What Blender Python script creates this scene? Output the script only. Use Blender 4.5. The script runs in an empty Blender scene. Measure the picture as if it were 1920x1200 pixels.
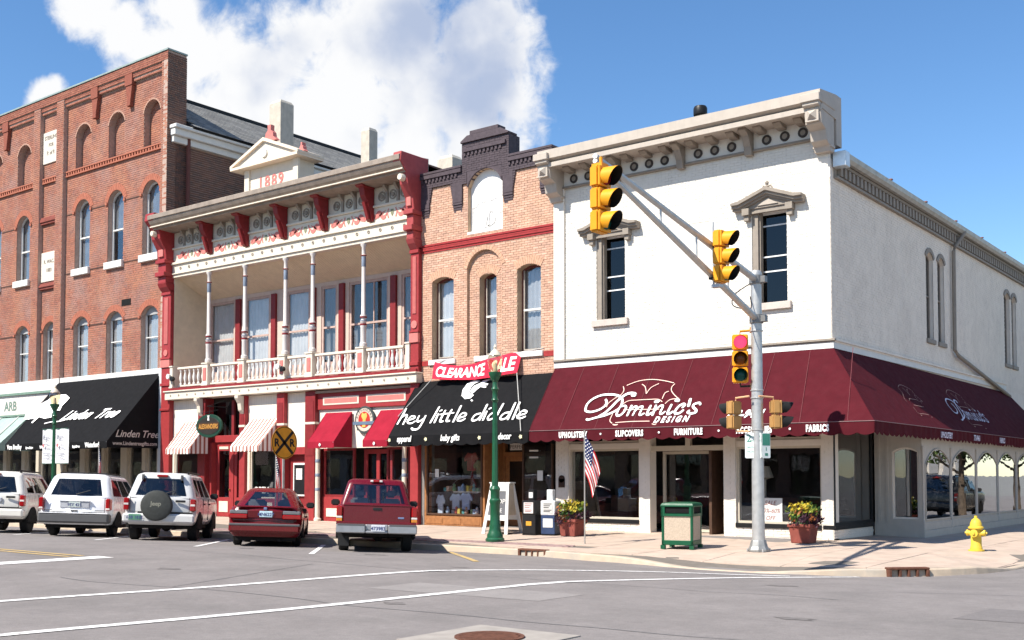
import bpy, bmesh, math, random
from mathutils import Vector, Matrix
R = math.radians
rnd = random.Random(7)
SC = bpy.context.scene
COL = SC.collection

# ---------------------------------------------------------------- camera
cam_data = bpy.data.cameras.new('camera')
cam = bpy.data.objects.new('camera', cam_data)
COL.objects.link(cam)
cam.location = (10.22, -26.31, 1.62)
cam.rotation_euler = (R(90 + 2.48), 0, R(37.7))
cam_data.sensor_width = 36.0
cam_data.lens = 2040 / 1920 * 36.0
cam_data.shift_y = 202 / 1920
cam_data.clip_end = 3000
SC.camera = cam

# ---------------------------------------------------------------- light
SUN_AZ, SUN_EL = 17.0, 48.5          # the sun stands to the left, 17 degrees off the facade normal
SKY_STRENGTH = 0.105
sx, sy, sz = -math.sin(R(SUN_AZ)) * math.cos(R(SUN_EL)), -math.cos(R(SUN_AZ)) * math.cos(R(SUN_EL)), math.sin(R(SUN_EL))
sun_data = bpy.data.lights.new('sun', 'SUN')
sun_data.energy = 4.8
sun_data.angle = R(0.53)
sun_data.color = (1.0, 0.945, 0.85)
sun = bpy.data.objects.new('sun', sun_data)
COL.objects.link(sun)
sun.location = (-20, -60, 60)
sun.rotation_euler = Vector((sx, sy, sz)).to_track_quat('Z', 'Y').to_euler()
SC.view_settings.view_transform = 'Standard'
SC.view_settings.look = 'None'
SC.view_settings.gamma = 1
SC.view_settings.use_curve_mapping = False
SC.view_settings.exposure = 0.85

world = bpy.data.worlds.new('World')
SC.world = world
world.use_nodes = True
wn, wl = world.node_tree.nodes, world.node_tree.links
wn.clear()
def wnode(t, **kw):
    n = wn.new(t)
    for k, v in kw.items():
        setattr(n, k, v)
    return n
def wmath(op, a, b=None, clamp=False):
    n = wnode('ShaderNodeMath', operation=op, use_clamp=clamp)
    for i, s in enumerate((a, b)):
        if s is None: continue
        if isinstance(s, (int, float)): n.inputs[i].default_value = s
        else: wl.new(s, n.inputs[i])
    return n.outputs[0]
sky = wnode('ShaderNodeTexSky', sky_type='NISHITA', sun_disc=False)
sky.sun_elevation = R(SUN_EL)
sky.sun_rotation = R(180 + SUN_AZ)
sky.altitude = 600
sky.air_density = 1.0
sky.dust_density = 0.1
sky.ozone_density = 3.0
tc = wnode('ShaderNodeTexCoord')
# cumulus clouds: (direction, angular radius), the big bank over the roofs and others all round the sky
CLOUDS = [(-0.800,0.468,0.375,0.029),(-0.793,0.494,0.358,0.025),(-0.781,0.530,0.330,0.047),(-0.759,0.550,0.349,0.054),(-0.736,0.587,0.337,0.074),(-0.701,0.610,0.368,0.059),(-0.689,0.648,0.325,0.083),(-0.645,0.669,0.368,0.069),(-0.625,0.709,0.328,0.083),(-0.589,0.717,0.374,0.059),(-0.586,0.739,0.333,0.042),(-0.606,0.738,0.298,0.049),(-0.651,0.703,0.284,0.069),(-0.700,0.660,0.273,0.069),(-0.741,0.609,0.283,0.069),(-0.563,0.724,0.398,0.034),(-0.835,0.454,0.311,0.017),(-0.810,0.455,0.369,0.017),(-0.533,0.785,0.315,0.007),(-0.759,0.534,0.371,0.027),(-0.764,0.571,0.301,0.054)]
crnd = random.Random(3)
for k in range(14):
    a = R(crnd.uniform(100, 350))
    el = R(crnd.uniform(10, 40))
    for j in range(3):
        aa, ee = a + crnd.uniform(-.12, .12), el + crnd.uniform(-.05, .05)
        CLOUDS.append((-math.sin(aa) * math.cos(ee), math.cos(aa) * math.cos(ee), math.sin(ee), crnd.uniform(.05, .12)))
def cloud_density(vec):
    warp = wnode('ShaderNodeTexNoise')
    warp.inputs['Scale'].default_value = 7; warp.inputs['Detail'].default_value = 3
    wl.new(vec, warp.inputs['Vector'])
    sub = wnode('ShaderNodeVectorMath', operation='SUBTRACT'); wl.new(warp.outputs['Color'], sub.inputs[0]); sub.inputs[1].default_value = (.5, .5, .5)
    scl = wnode('ShaderNodeVectorMath', operation='SCALE'); wl.new(sub.outputs[0], scl.inputs[0]); scl.inputs['Scale'].default_value = .055
    add = wnode('ShaderNodeVectorMath', operation='ADD'); wl.new(vec, add.inputs[0]); wl.new(scl.outputs[0], add.inputs[1])
    acc = None
    for (x, y, z, r) in CLOUDS:
        d = wnode('ShaderNodeVectorMath', operation='DISTANCE')
        wl.new(add.outputs[0], d.inputs[0]); d.inputs[1].default_value = (x, y, z)
        q = wmath('MULTIPLY_ADD', d.outputs['Value'], -1.0 / r); q.node.inputs[2].default_value = 1.0
        acc = q if acc is None else wmath('SMOOTH_MAX', acc, q)
        if acc is not q: acc.node.inputs[2].default_value = .25
    nz = wnode('ShaderNodeTexNoise')
    nz.inputs['Scale'].default_value = 11; nz.inputs['Detail'].default_value = 8; nz.inputs['Roughness'].default_value = .58
    wl.new(vec, nz.inputs['Vector'])
    nf = wnode('ShaderNodeTexNoise')
    nf.inputs['Scale'].default_value = 34; nf.inputs['Detail'].default_value = 7; nf.inputs['Roughness'].default_value = .6; nf.inputs['Distortion'].default_value = .6
    wl.new(vec, nf.inputs['Vector'])
    acc = wmath('ADD', acc, wmath('MULTIPLY', wmath('SUBTRACT', nf.outputs['Fac'], .5), 1.0))
    return wmath('ADD', acc, wmath('MULTIPLY', wmath('SUBTRACT', nz.outputs['Fac'], .5), 2.0))
dens = cloud_density(tc.outputs['Generated'])
offs = wnode('ShaderNodeVectorMath', operation='ADD'); wl.new(tc.outputs['Generated'], offs.inputs[0]); offs.inputs[1].default_value = (sx * .035, sy * .035, sz * .035)
cover = wnode('ShaderNodeMapRange', interpolation_type='SMOOTHSTEP'); wl.new(dens, cover.inputs['Value'])
cover.inputs['From Min'].default_value = -.05; cover.inputs['From Max'].default_value = .50
cover.inputs['To Max'].default_value = .97
nz2 = wnode('ShaderNodeTexNoise'); nz2.inputs['Scale'].default_value = 6.5; nz2.inputs['Detail'].default_value = 5
wl.new(offs.outputs[0], nz2.inputs['Vector'])
core = None                                    # thick, grey-bottomed parts of the bank
for (x, y, z, r) in [(-0.607,0.706,0.364,0.098),(-0.623,0.686,0.375,0.074),(-0.598,0.727,0.337,0.059)]:
    d = wnode('ShaderNodeVectorMath', operation='DISTANCE'); wl.new(tc.outputs['Generated'], d.inputs[0]); d.inputs[1].default_value = (x, y, z)
    q = wmath('MULTIPLY_ADD', d.outputs['Value'], -1.0 / r, True); q.node.inputs[2].default_value = 1.0
    core = q if core is None else wmath('MAXIMUM', core, q)
def relief_noise(vec):
    q = wnode('ShaderNodeTexNoise'); q.inputs['Scale'].default_value = 13; q.inputs['Detail'].default_value = 6; q.inputs['Roughness'].default_value = .5; wl.new(vec, q.inputs['Vector']); return q.outputs['Fac']
billow = wmath('SUBTRACT', relief_noise(offs.outputs[0]), relief_noise(tc.outputs['Generated']))
thick = wmath('ADD', wmath('MULTIPLY', core, 1.05), wmath('ADD', wmath('MULTIPLY', wmath('SUBTRACT', nz2.outputs['Fac'], .52), .5), wmath('MULTIPLY', billow, 1.3)))
shade = wnode('ShaderNodeMapRange', interpolation_type='SMOOTHSTEP'); wl.new(thick, shade.inputs['Value']); shade.inputs['From Min'].default_value = .05; shade.inputs['From Max'].default_value = .95
ccol = wnode('ShaderNodeMix', data_type='RGBA'); wl.new(shade.outputs[0], ccol.inputs['Factor'])
ccol.inputs['A'].default_value = (1, 1, 1, 1); ccol.inputs['B'].default_value = (.48, .56, .74, 1)
bg_sky, bg_cloud = wnode('ShaderNodeBackground'), wnode('ShaderNodeBackground')
hs = wnode('ShaderNodeHueSaturation'); hs.inputs['Saturation'].default_value = 1.16; wl.new(sky.outputs[0], hs.inputs['Color'])
wl.new(hs.outputs[0], bg_sky.inputs['Color']); bg_sky.inputs['Strength'].default_value = SKY_STRENGTH
wl.new(ccol.outputs['Result'], bg_cloud.inputs['Color']); bg_cloud.inputs['Strength'].default_value = .56
wmix, wout = wnode('ShaderNodeMixShader'), wnode('ShaderNodeOutputWorld')
wl.new(cover.outputs[0], wmix.inputs[0]); wl.new(bg_sky.outputs[0], wmix.inputs[1]); wl.new(bg_cloud.outputs[0], wmix.inputs[2])
wl.new(wmix.outputs[0], wout.inputs['Surface'])

# ---------------------------------------------------------------- materials
MATS = {}
def mat(name, col, rough=.6, metal=0, var=.12, scale=5, bump=0, bscale=80, streak=0, col2=None, spec=.25, coat=0, island=None, emit=None, stripes=None, speck=0, wrinkle=0, weather=()):
    """principled material: noise-varied colour, optional streaks (dirt), relief, per-piece colour, woven stripes"""
    if name in MATS: return MATS[name]
    m = bpy.data.materials.new(name); m.use_nodes = True; MATS[name] = m
    n, l = m.node_tree.nodes, m.node_tree.links
    b = n['Principled BSDF']
    b.inputs['Roughness'].default_value = rough; b.inputs['Metallic'].default_value = metal
    b.inputs['Specular IOR Level'].default_value = spec; b.inputs['Coat Weight'].default_value = coat
    b.inputs['Coat Roughness'].default_value = .08
    geo = n.new('ShaderNodeNewGeometry')
    def noise(sc, det, vec=None, rough_=.55):
        t = n.new('ShaderNodeTexNoise'); t.inputs['Scale'].default_value = sc; t.inputs['Detail'].default_value = det
        t.inputs['Roughness'].default_value = rough_
        l.new(vec or geo.outputs['Position'], t.inputs['Vector']); return t.outputs['Fac']
    def mix(f, a, c, mode='MIX'):
        x = n.new('ShaderNodeMix'); x.data_type = 'RGBA'; x.blend_type = mode
        for s, v in (('Factor', f), ('A', a), ('B', c)):
            if isinstance(v, (int, float)): x.inputs[s].default_value = v
            elif isinstance(v, tuple): x.inputs[s].default_value = (*v[:3], 1)
            else: l.new(v, x.inputs[s])
        return x.outputs['Result']
    def ramp(f, lo, hi, a=0., c=1.):
        x = n.new('ShaderNodeMapRange'); l.new(f, x.inputs['Value'])
        for k, v in zip(('From Min', 'From Max', 'To Min', 'To Max'), (lo, hi, a, c)): x.inputs[k].default_value = v
        return x.outputs[0]
    dk = tuple(c * (1 - var) for c in col); lt = tuple(min(1, c * (1 + var)) for c in col)
    out = mix(ramp(noise(scale, 6), .3, .7), dk, lt)
    if island:
        cr = n.new('ShaderNodeValToRGB'); cr.color_ramp.interpolation = 'CONSTANT'
        e = cr.color_ramp.elements
        e[0].color = (*island[0], 1); e[1].color = (*island[-1], 1); e[1].position = 1 - 1 / len(island)
        for i, c in enumerate(island[1:-1]): e.new((i + 1) / len(island)).color = (*c, 1)
        l.new(geo.outputs['Random Per Island'], cr.inputs[0])
        out = mix(ramp(noise(scale, 5), .25, .75, .7, 1.15), (0, 0, 0), cr.outputs[0])
        out = mix(.25, out, mix(ramp(noise(1.1, 4), .3, .7), dk, lt))
    for k_, (wc, ws, amt) in enumerate(weather):                     # soot, bleaching and repairs in large patches
        mp_ = n.new('ShaderNodeMapping'); mp_.inputs['Location'].default_value = (7.3 * k_, 3.1 * k_, 5.7 * k_); l.new(geo.outputs['Position'], mp_.inputs[0])
        out = mix(ramp(noise(ws, 6, mp_.outputs[0], .68), .46, .66, 0, amt), out, wc)
    if stripes:
        axis, period, c2, duty = stripes
        sp = n.new('ShaderNodeSeparateXYZ'); l.new(geo.outputs['Position'], sp.inputs[0])
        mo = n.new('ShaderNodeMath'); mo.operation = 'FLOORED_MODULO'; l.new(sp.outputs[axis], mo.inputs[0]); mo.inputs[1].default_value = period
        gt = n.new('ShaderNodeMath'); gt.operation = 'LESS_THAN'; l.new(mo.outputs[0], gt.inputs[0]); gt.inputs[1].default_value = period * duty
        out = mix(gt.outputs[0], out, c2)
    if col2:
        out = mix(ramp(noise(scale * .35, 5, None, .65), .5, .68), out, col2)
    if speck:
        out = mix(1.0, out, mix(ramp(noise(55, 3, None, .8), .25, .75), (1 - speck,) * 3, (1 + speck,) * 3), 'MULTIPLY')
        out = mix(1.0, out, mix(ramp(noise(9, 5, None, .75), .28, .72), (1 - speck * .45,) * 3, (1 + speck * .45,) * 3), 'MULTIPLY')
    if streak:
        mp = n.new('ShaderNodeMapping'); mp.inputs['Scale'].default_value = (5, 5, .35); l.new(geo.outputs['Position'], mp.inputs[0])
        out = mix(ramp(noise(1.6, 6, mp.outputs[0], .7), .52, .8, 0, streak), out, tuple(c * .45 for c in col))
    l.new(out, b.inputs['Base Color'])
    if rough > .15:
        l.new(ramp(noise(scale * 2.3, 4), .2, .8, max(.03, rough - .1), min(1, rough + .1)), b.inputs['Roughness'])
    if wrinkle:
        wb_ = n.new('ShaderNodeBump'); wb_.inputs['Strength'].default_value = wrinkle; wb_.inputs['Distance'].default_value = .05
        l.new(noise(2.6, 2), wb_.inputs['Height']); l.new(wb_.outputs[0], b.inputs['Normal'])
    elif bump:
        bp = n.new('ShaderNodeBump'); bp.inputs['Strength'].default_value = bump; bp.inputs['Distance'].default_value = .01
        l.new(noise(bscale, 5), bp.inputs['Height']); l.new(bp.outputs[0], b.inputs['Normal'])
    if emit:
        b.inputs['Emission Color'].default_value = (*emit[0], 1); b.inputs['Emission Strength'].default_value = emit[1]
    return m
def glass_mat(name, tint, refl, gain=1.4, rough=.01):
    """window pane: tinted see-through, mirror-like at grazing angles"""
    if name in MATS: return MATS[name]
    m = bpy.data.materials.new(name); m.use_nodes = True; MATS[name] = m
    n, l = m.node_tree.nodes, m.node_tree.links
    n.remove(n['Principled BSDF'])
    tr = n.new('ShaderNodeBsdfTransparent'); tr.inputs[0].default_value = (*tint, 1)
    gl = n.new('ShaderNodeBsdfGlossy'); gl.inputs['Roughness'].default_value = rough; gl.inputs['Color'].default_value = (.95, .97, 1, 1)
    fr = n.new('ShaderNodeLayerWeight'); fr.inputs['Blend'].default_value = .5
    pw = n.new('ShaderNodeMath'); pw.operation = 'POWER'; pw.inputs[1].default_value = 4.5; l.new(fr.outputs['Facing'], pw.inputs[0])
    ad = n.new('ShaderNodeMath'); ad.operation = 'MULTIPLY_ADD'; ad.use_clamp = True
    ad.inputs[1].default_value = min(1, .75 * gain); ad.inputs[2].default_value = refl + .035 * gain
    geo = n.new('ShaderNodeNewGeometry')
    nz = n.new('ShaderNodeTexNoise'); nz.inputs['Scale'].default_value = 2.2; nz.inputs['Detail'].default_value = 1
    l.new(geo.outputs['Position'], nz.inputs['Vector'])
    bp = n.new('ShaderNodeBump'); bp.inputs['Strength'].default_value = .05; bp.inputs['Distance'].default_value = .02
    l.new(nz.outputs['Fac'], bp.inputs['Height']); l.new(bp.outputs[0], gl.inputs['Normal'])
    l.new(pw.outputs[0], ad.inputs[0])
    mx = n.new('ShaderNodeMixShader'); l.new(ad.outputs[0], mx.inputs[0]); l.new(tr.outputs[0], mx.inputs[1]); l.new(gl.outputs[0], mx.inputs[2])
    l.new(mx.outputs[0], n['Material Output'].inputs['Surface'])
    return m

# ---------------------------------------------------------------- mesh helpers
class MB:
    """collects simple shapes; tf maps (along, outward, up) to the world"""
    def __init__(s, tf=None): s.v, s.f, s.tf = [], [], tf
    def add(s, vs, fs):
        k = len(s.v)
        s.v += [s.tf(*p) for p in vs] if s.tf else [tuple(p) for p in vs]
        s.f += [tuple(i + k for i in f) for f in fs]
        return s
    def box(s, x0, x1, y0, y1, z0, z1):
        return s.add([(x0, y0, z0), (x1, y0, z0), (x1, y1, z0), (x0, y1, z0), (x0, y0, z1), (x1, y0, z1), (x1, y1, z1), (x0, y1, z1)],
              [(3, 2, 1, 0), (4, 5, 6, 7), (0, 1, 5, 4), (1, 2, 6, 5), (2, 3, 7, 6), (3, 0, 4, 7)])
    def prism(s, poly, axis, a, b):
        n = len(poly)
        m = {'x': lambda p, t: (t, p[0], p[1]), 'y': lambda p, t: (p[0], t, p[1]), 'z': lambda p, t: (p[0], p[1], t)}[axis]
        vs = [m(p, a) for p in poly] + [m(p, b) for p in poly]
        return s.add(vs, [tuple(range(n))[::-1], tuple(range(n, 2 * n))] + [(i, (i + 1) % n, (i + 1) % n + n, i + n) for i in range(n)])
    def loft(s, rings, cap=True, close=True):
        n = len(rings[0]); vs = [p for r in rings for p in r]; fs = []
        for j in range(len(rings) - 1):
            for i in range(n if close else n - 1):
                k = (i + 1) % n
                fs.append((j * n + i, j * n + k, (j + 1) * n + k, (j + 1) * n + i))
        if cap: fs += [tuple(range(n))[::-1], tuple(range((len(rings) - 1) * n, len(rings) * n))]
        return s.add(vs, fs)
    def lathe(s, prof, c=(0, 0, 0), n=14, axis='z'):
        rings = []
        for r, h in prof:
            ring = []
            for i in range(n):
                a = 2 * math.pi * i / n; u, w = max(r, .0005) * math.cos(a), max(r, .0005) * math.sin(a)
                ring.append({'z': (c[0] + u, c[1] + w, c[2] + h), 'y': (c[0] + u, c[1] + h, c[2] + w), 'x': (c[0] + h, c[1] + u, c[2] + w)}[axis])
            rings.append(ring)
        return s.loft(rings)
    def tube(s, pts, r, n=8, cap=True):
        pts = [Vector(p) for p in pts]; rings = []
        for i, p in enumerate(pts):
            d = (pts[min(i + 1, len(pts) - 1)] - pts[max(i - 1, 0)]).normalized()
            ref = Vector((0, 0, 1)) if abs(d.z) < .95 else Vector((1, 0, 0))
            u = d.cross(ref).normalized(); w = d.cross(u)
            rr = r[i] if isinstance(r, (list, tuple)) else r
            rings.append([tuple(p + rr * (math.cos(2 * math.pi * k / n) * u + math.sin(2 * math.pi * k / n) * w)) for k in range(n)])
        return s.loft(rings, cap)
    def quad(s, a, b, c, d): return s.add([a, b, c, d], [(0, 1, 2, 3)])
    def mesh(s, name, mats, org=(0, 0, 0), smooth=False, bev=0, recalc=True, segs=1):
        me = bpy.data.meshes.new(name)
        me.from_pydata([(x - org[0], y - org[1], z - org[2]) for x, y, z in s.v], [], s.f)
        if recalc or bev:
            bm = bmesh.new(); bm.from_mesh(me)
            bmesh.ops.recalc_face_normals(bm, faces=bm.faces)
            if bev:
                es = [e for e in bm.edges if len(e.link_faces) == 2 and e.calc_face_angle(0) > .5]
                bmesh.ops.bevel(bm, geom=es, offset=bev, segments=segs, affect='EDGES', clamp_overlap=True)
            bm.to_mesh(me); bm.free()
        for m in (mats if isinstance(mats, (list, tuple)) else [mats]): me.materials.append(m)
        if smooth:
            me.polygons.foreach_set('use_smooth', [True] * len(me.polygons))
            me.set_sharp_from_angle(angle=R(smooth if smooth is not True else 40))
        return me
ORG = {}
def tag(o, label=None, cat=None, group=None, kind=None):
    if label: o['label'] = label
    if cat: o['category'] = cat
    if group: o['group'] = group
    if kind: o['kind'] = kind
    return o
def thing(name, label, cat, loc=(0, 0, 0), rz=0, group=None, local=False):
    o = bpy.data.objects.new(name, None); COL.objects.link(o)
    o.empty_display_size = .2; o.location = loc; o.rotation_euler = (0, 0, rz)
    ORG[o] = (0, 0, 0) if local else tuple(loc)
    return tag(o, label, cat, group)
def part(name, mb, m, parent=None, label=None, kind=None, **kw):
    org = ORG.get(parent, (0, 0, 0))
    me = mb if isinstance(mb, bpy.types.Mesh) else mb.mesh(name, m, org, **kw)
    o = bpy.data.objects.new(name, me); COL.objects.link(o)
    o.parent = parent; ORG[o] = org
    return tag(o, label, None, None, kind)
def single(name, mb, m, label, cat, loc, group=None, **kw):
    o = bpy.data.objects.new(name, mb.mesh(name, m, loc, **kw)); COL.objects.link(o); o.location = loc; ORG[o] = tuple(loc)
    return tag(o, label, cat, group)
def inst(name, me, parent, loc, rz=0, scale=(1, 1, 1), rot=None):
    o = bpy.data.objects.new(name, me); COL.objects.link(o); o.parent = parent
    g = ORG.get(parent, (0, 0, 0)); o.location = (loc[0] - g[0], loc[1] - g[1], loc[2] - g[2])
    o.rotation_euler = rot or (0, 0, rz); o.scale = scale
    return o
def front(y0): return lambda a, n, z: (a, y0 - n, z)          # facade facing the main street
def side(x0): return lambda a, n, z: (x0 + n, a, z)           # facade facing the side street
def lerp(a, b, t): return a + (b - a) * t

def wall_cells(mb, a0, a1, z0, z1, n0, n1, holes):
    """a wall slab n0..n1 with rectangular openings (a0,a1,z0,z1)"""
    zs = sorted({z0, z1, *[h[2] for h in holes if z0 < h[2] < z1], *[h[3] for h in holes if z0 < h[3] < z1]})
    for zb, zt in zip(zs, zs[1:]):
        zm = (zb + zt) / 2
        cut = sorted((h[0], h[1]) for h in holes if h[2] < zm < h[3])
        a = a0
        for c0, c1 in cut:
            if c0 > a: mb.box(a, c0, n0, n1, zb, zt)
            a = max(a, c1)
        if a < a1: mb.box(a, a1, n0, n1, zb, zt)
    return mb
class Arch:
    """opening: straight jambs up to zs, circular arc up to zt"""
    def __init__(s, a0, a1, z0, zt, rise):
        s.a0, s.a1, s.z0, s.zt, s.zs = a0, a1, z0, zt, zt - rise
        h = (a1 - a0) / 2
        s.r = (h * h + rise * rise) / (2 * rise) if rise > 1e-6 else 0
        s.rect = (a0, a1, z0, zt)
    def top(s, a):
        if not s.r: return s.zt
        c = (s.a0 + s.a1) / 2
        return s.zt - s.r + math.sqrt(max(0, s.r ** 2 - (a - c) ** 2))
    def span(s, z):
        if z <= s.z0 or z >= s.zt: return None
        if z < s.zs or not s.r: return (s.a0, s.a1)
        c = (s.a0 + s.a1) / 2; d = z - (s.zt - s.r); h = math.sqrt(max(0, s.r ** 2 - d * d))
        return (c - h, c + h)
    def fill(s, mb, n0, n1, seg=10, inset=0):
        """the masonry between the arc and the square head of the opening"""
        for i in range(seg):
            p, q = lerp(s.a0, s.a1, i / seg), lerp(s.a0, s.a1, (i + 1) / seg)
            mb.prism([(p, s.top(p) - inset), (q, s.top(q) - inset), (q, s.zt + .001), (p, s.zt + .001)], 'y', n0, n1)
    def ring(s, w, n0, n1, mb, seg=12):
        """arch band of width w round the head, as separate voussoirs"""
        c = (s.a0 + s.a1) / 2; cz = s.zt - s.r
        t0 = math.acos(max(-1, min(1, (s.a1 - c) / s.r))) if s.r else 0
        for i in range(seg):
            u, v = lerp(t0, math.pi - t0, (i + .04) / seg), lerp(t0, math.pi - t0, (i + .96) / seg)
            f = lambda t, r: (c + r * math.cos(t), cz + r * math.sin(t))
            mb.prism([f(u, s.r), f(u, s.r + w), f(v, s.r + w), f(v, s.r)], 'y', n0, n1)
def bricks(mb, a0, a1, z0, z1, n, openings=(), bl=.215, bh=.066, j=.012, proud=.012, seed=1, jv=None):
    """running-bond courses, each brick its own box, set proud of the mortar"""
    r = random.Random(seed); tf = mb.tf; row = 0; z = z0
    V, F = mb.v, mb.f; jv = j if jv is None else jv
    while z + bh <= z1 + 1e-6:
        zm = z + bh / 2
        cuts = sorted(c for c in [o.span(zm) for o in openings] if c)
        iv = []; a = a0
        for c0, c1 in cuts:
            if c0 > a: iv.append((a, c0))
            a = max(a, c1)
        if a < a1: iv.append((a, a1))
        off = (row % 2) * (bl + jv) / 2
        for i0, i1 in iv:
            k = math.floor((i0 - a0 - off) / (bl + jv)); x = a0 + off + k * (bl + jv)
            while x < i1:
                p, q = max(x, i0), min(x + bl, i1)
                if q - p > .03:
                    m = n + proud + r.uniform(-.003, .003); b = len(V)
                    zz = z + r.uniform(-.002, .002)
                    for aa, nn, z_ in ((p, n - .01, zz), (q, n - .01, zz), (q, n - .01, zz + bh), (p, n - .01, zz + bh), (p, m, zz), (q, m, zz), (q, m, zz + bh), (p, m, zz + bh)):
                        V.append(tf(aa, nn, z_))
                    F.extend(((b + 7, b + 6, b + 5, b + 4), (b, b + 1, b + 5, b + 4)[::-1], (b + 1, b + 2, b + 6, b + 5)[::-1], (b + 2, b + 3, b + 7, b + 6)[::-1], (b + 3, b, b + 4, b + 7)[::-1]))
                x += bl + jv
        row += 1; z += bh + j
    return mb
def smooth_line(pts, sub=5):
    """Catmull-Rom through the given points"""
    out = []
    n = len(pts)
    for i in range(n - 1):
        p0, p1, p2, p3 = pts[max(i - 1, 0)], pts[i], pts[i + 1], pts[min(i + 2, n - 1)]
        for k in range(sub):
            t = k / sub
            out.append(tuple(.5 * ((2 * b) + (-a + c) * t + (2 * a - 5 * b + 4 * c - d) * t * t + (-a + 3 * b - 3 * c + d) * t ** 3) for a, b, c, d in zip(p0, p1, p2, p3)))
    out.append(tuple(pts[-1]))
    return out
def ribbon(mb, pts, w, n0, n1, to3d):
    """a painted stroke of width w: a thin raised band laid on a surface by to3d(u, v, n)"""
    L = len(pts); left, right = [], []
    for i, p in enumerate(pts):
        a, b = pts[max(i - 1, 0)], pts[min(i + 1, L - 1)]
        dx, dy = b[0] - a[0], b[1] - a[1]; d = math.hypot(dx, dy) or 1
        ww = (w[min(len(w) - 1, int(i / max(1, L - 1) * (len(w) - 1) + .5))] if isinstance(w, (list, tuple)) else w) / 2
        left.append((p[0] - dy / d * ww, p[1] + dx / d * ww)); right.append((p[0] + dy / d * ww, p[1] - dx / d * ww))
    for i in range(L - 1):
        q = [left[i], right[i], right[i + 1], left[i + 1]]
        mb.add([to3d(u, v, n1) for u, v in q] , [(0, 1, 2, 3)])
    return mb
def text_mesh(body, size, shear=0, bold=0, spacing=1.0, xs=1.0, align='CENTER'):
    """outlines of the built-in typeface as flat (u, v) faces"""
    cu = bpy.data.curves.new('txt', 'FONT'); cu.body = body; cu.size = size; cu.shear = shear; cu.offset = bold
    cu.space_character = spacing; cu.align_x = align; cu.resolution_u = 3
    o = bpy.data.objects.new('txt', cu); COL.objects.link(o)
    me = bpy.data.meshes.new_from_object(o)
    vs = [(v.co.x * xs, v.co.y) for v in me.vertices]; fs = [tuple(p.vertices) for p in me.polygons]
    bpy.data.objects.remove(o); bpy.data.curves.remove(cu); bpy.data.meshes.remove(me)
    return vs, fs
def put_text(mb, body, u, v, size, to3d, n=.004, **kw):
    vs, fs = text_mesh(body, size, **kw)
    mb.add([to3d(u + a, v + b, n) for a, b in vs], fs)
    return mb
def text_part(parent, name, body, u, v, size, pf, n, m, **kw):
    return part(name, put_text(MB(), body, u, v, size, pf, n, **kw), m, parent, recalc=False)
def plane(o, ud, vd):
    """surface frame: origin, unit directions along and up the surface"""
    o, ud, vd = Vector(o), Vector(ud).normalized(), Vector(vd).normalized(); nn = ud.cross(vd)
    return lambda u, v, n=0: tuple(o + ud * u + vd * v + nn * n)

# ================================================================ THE SETTING
ASPHALT = mat('asphalt', (.205, .185, .177), .9, var=.10, scale=1.3, bump=.5, bscale=140, col2=(.17, .155, .148), speck=.26)
CONCRETE = mat('concrete', (.48, .37, .305), .85, var=.10, scale=2.2, bump=.25, bscale=60, col2=(.42, .34, .27), island=[(.49, .385, .315), (.46, .36, .295), (.48, .375, .30), (.44, .345, .285)])
KERB_M = mat('kerb concrete', (.46, .37, .28), .85, var=.14, scale=3, bump=.3, bscale=60, col2=(.36, .32, .27))
JOINT = mat('joint', (.16, .14, .12), .95)
PAVER = mat('clay paver', (.30, .20, .19), .85, var=.15, island=[(.33, .21, .20), (.28, .19, .19), (.36, .26, .24)])
PAINT_W = mat('road paint white', (.72, .70, .68), .8, var=.10, scale=24, col2=(.33, .31, .30), speck=.15)
PAINT_Y = mat('road paint yellow', (.50, .35, .14), .8, var=.15, scale=22, col2=(.25, .21, .17), speck=.2)
RUST = mat('rusty iron', (.13, .055, .035), .75, metal=.2, var=.3, scale=14, bump=.3)
DARK = mat('dark void', (.006, .006, .006), .9)
CEMENT = mat('pale cement', (.31, .28, .25), .85, var=.12, scale=4, bump=.25)
GROUND_M = mat('ground soil', (.22, .21, .19), .95, var=.15, scale=.4)

def kerb_curve():
    ctrl = [(-60, -6.0), (-30, -6.0), (-10, -6.0), (-5.2, -6.02), (-3.1, -6.3), (-.2, -6.86), (1.94, -6.68), (3.6, -5.78), (4.65, -4.25), (4.95, -1.6), (5.0, 3), (5.0, 10), (5.0, 40)]
    return smooth_line(ctrl, 6)
KERB = kerb_curve()
def kerb_dist(x, y):
    best = 1e9
    for (ax, ay), (bx, by) in zip(KERB, KERB[1:]):
        dx, dy = bx - ax, by - ay; t = max(0, min(1, ((x - ax) * dx + (y - ay) * dy) / (dx * dx + dy * dy)))
        d = math.hypot(x - ax - t * dx, y - ay - t * dy)
        if d < best: best = d
    return best
def z_road(x, y): return -.27 + .045 * min(6.0, kerb_dist(x, y))
def z_walk(x, y):
    d = math.hypot(max(x, 0), max(-y, 0)); z = -.02 * d
    for cx, cy, rr in ((.35, -6.9, 1.5), (4.9, -2.6, 1.2)):          # dropped kerbs for the crossings
        q = math.hypot(x - cx, y - cy) / rr
        if q < 1.6: z -= .115 * (1 - min(1, max(0, (q - .5) / 1.1)))
    return z

g = MB()
g.box(-1800, 1800, -1800, 1800, -.9, -.45)
tag(part('ground', g, GROUND_M), kind='structure')

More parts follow.
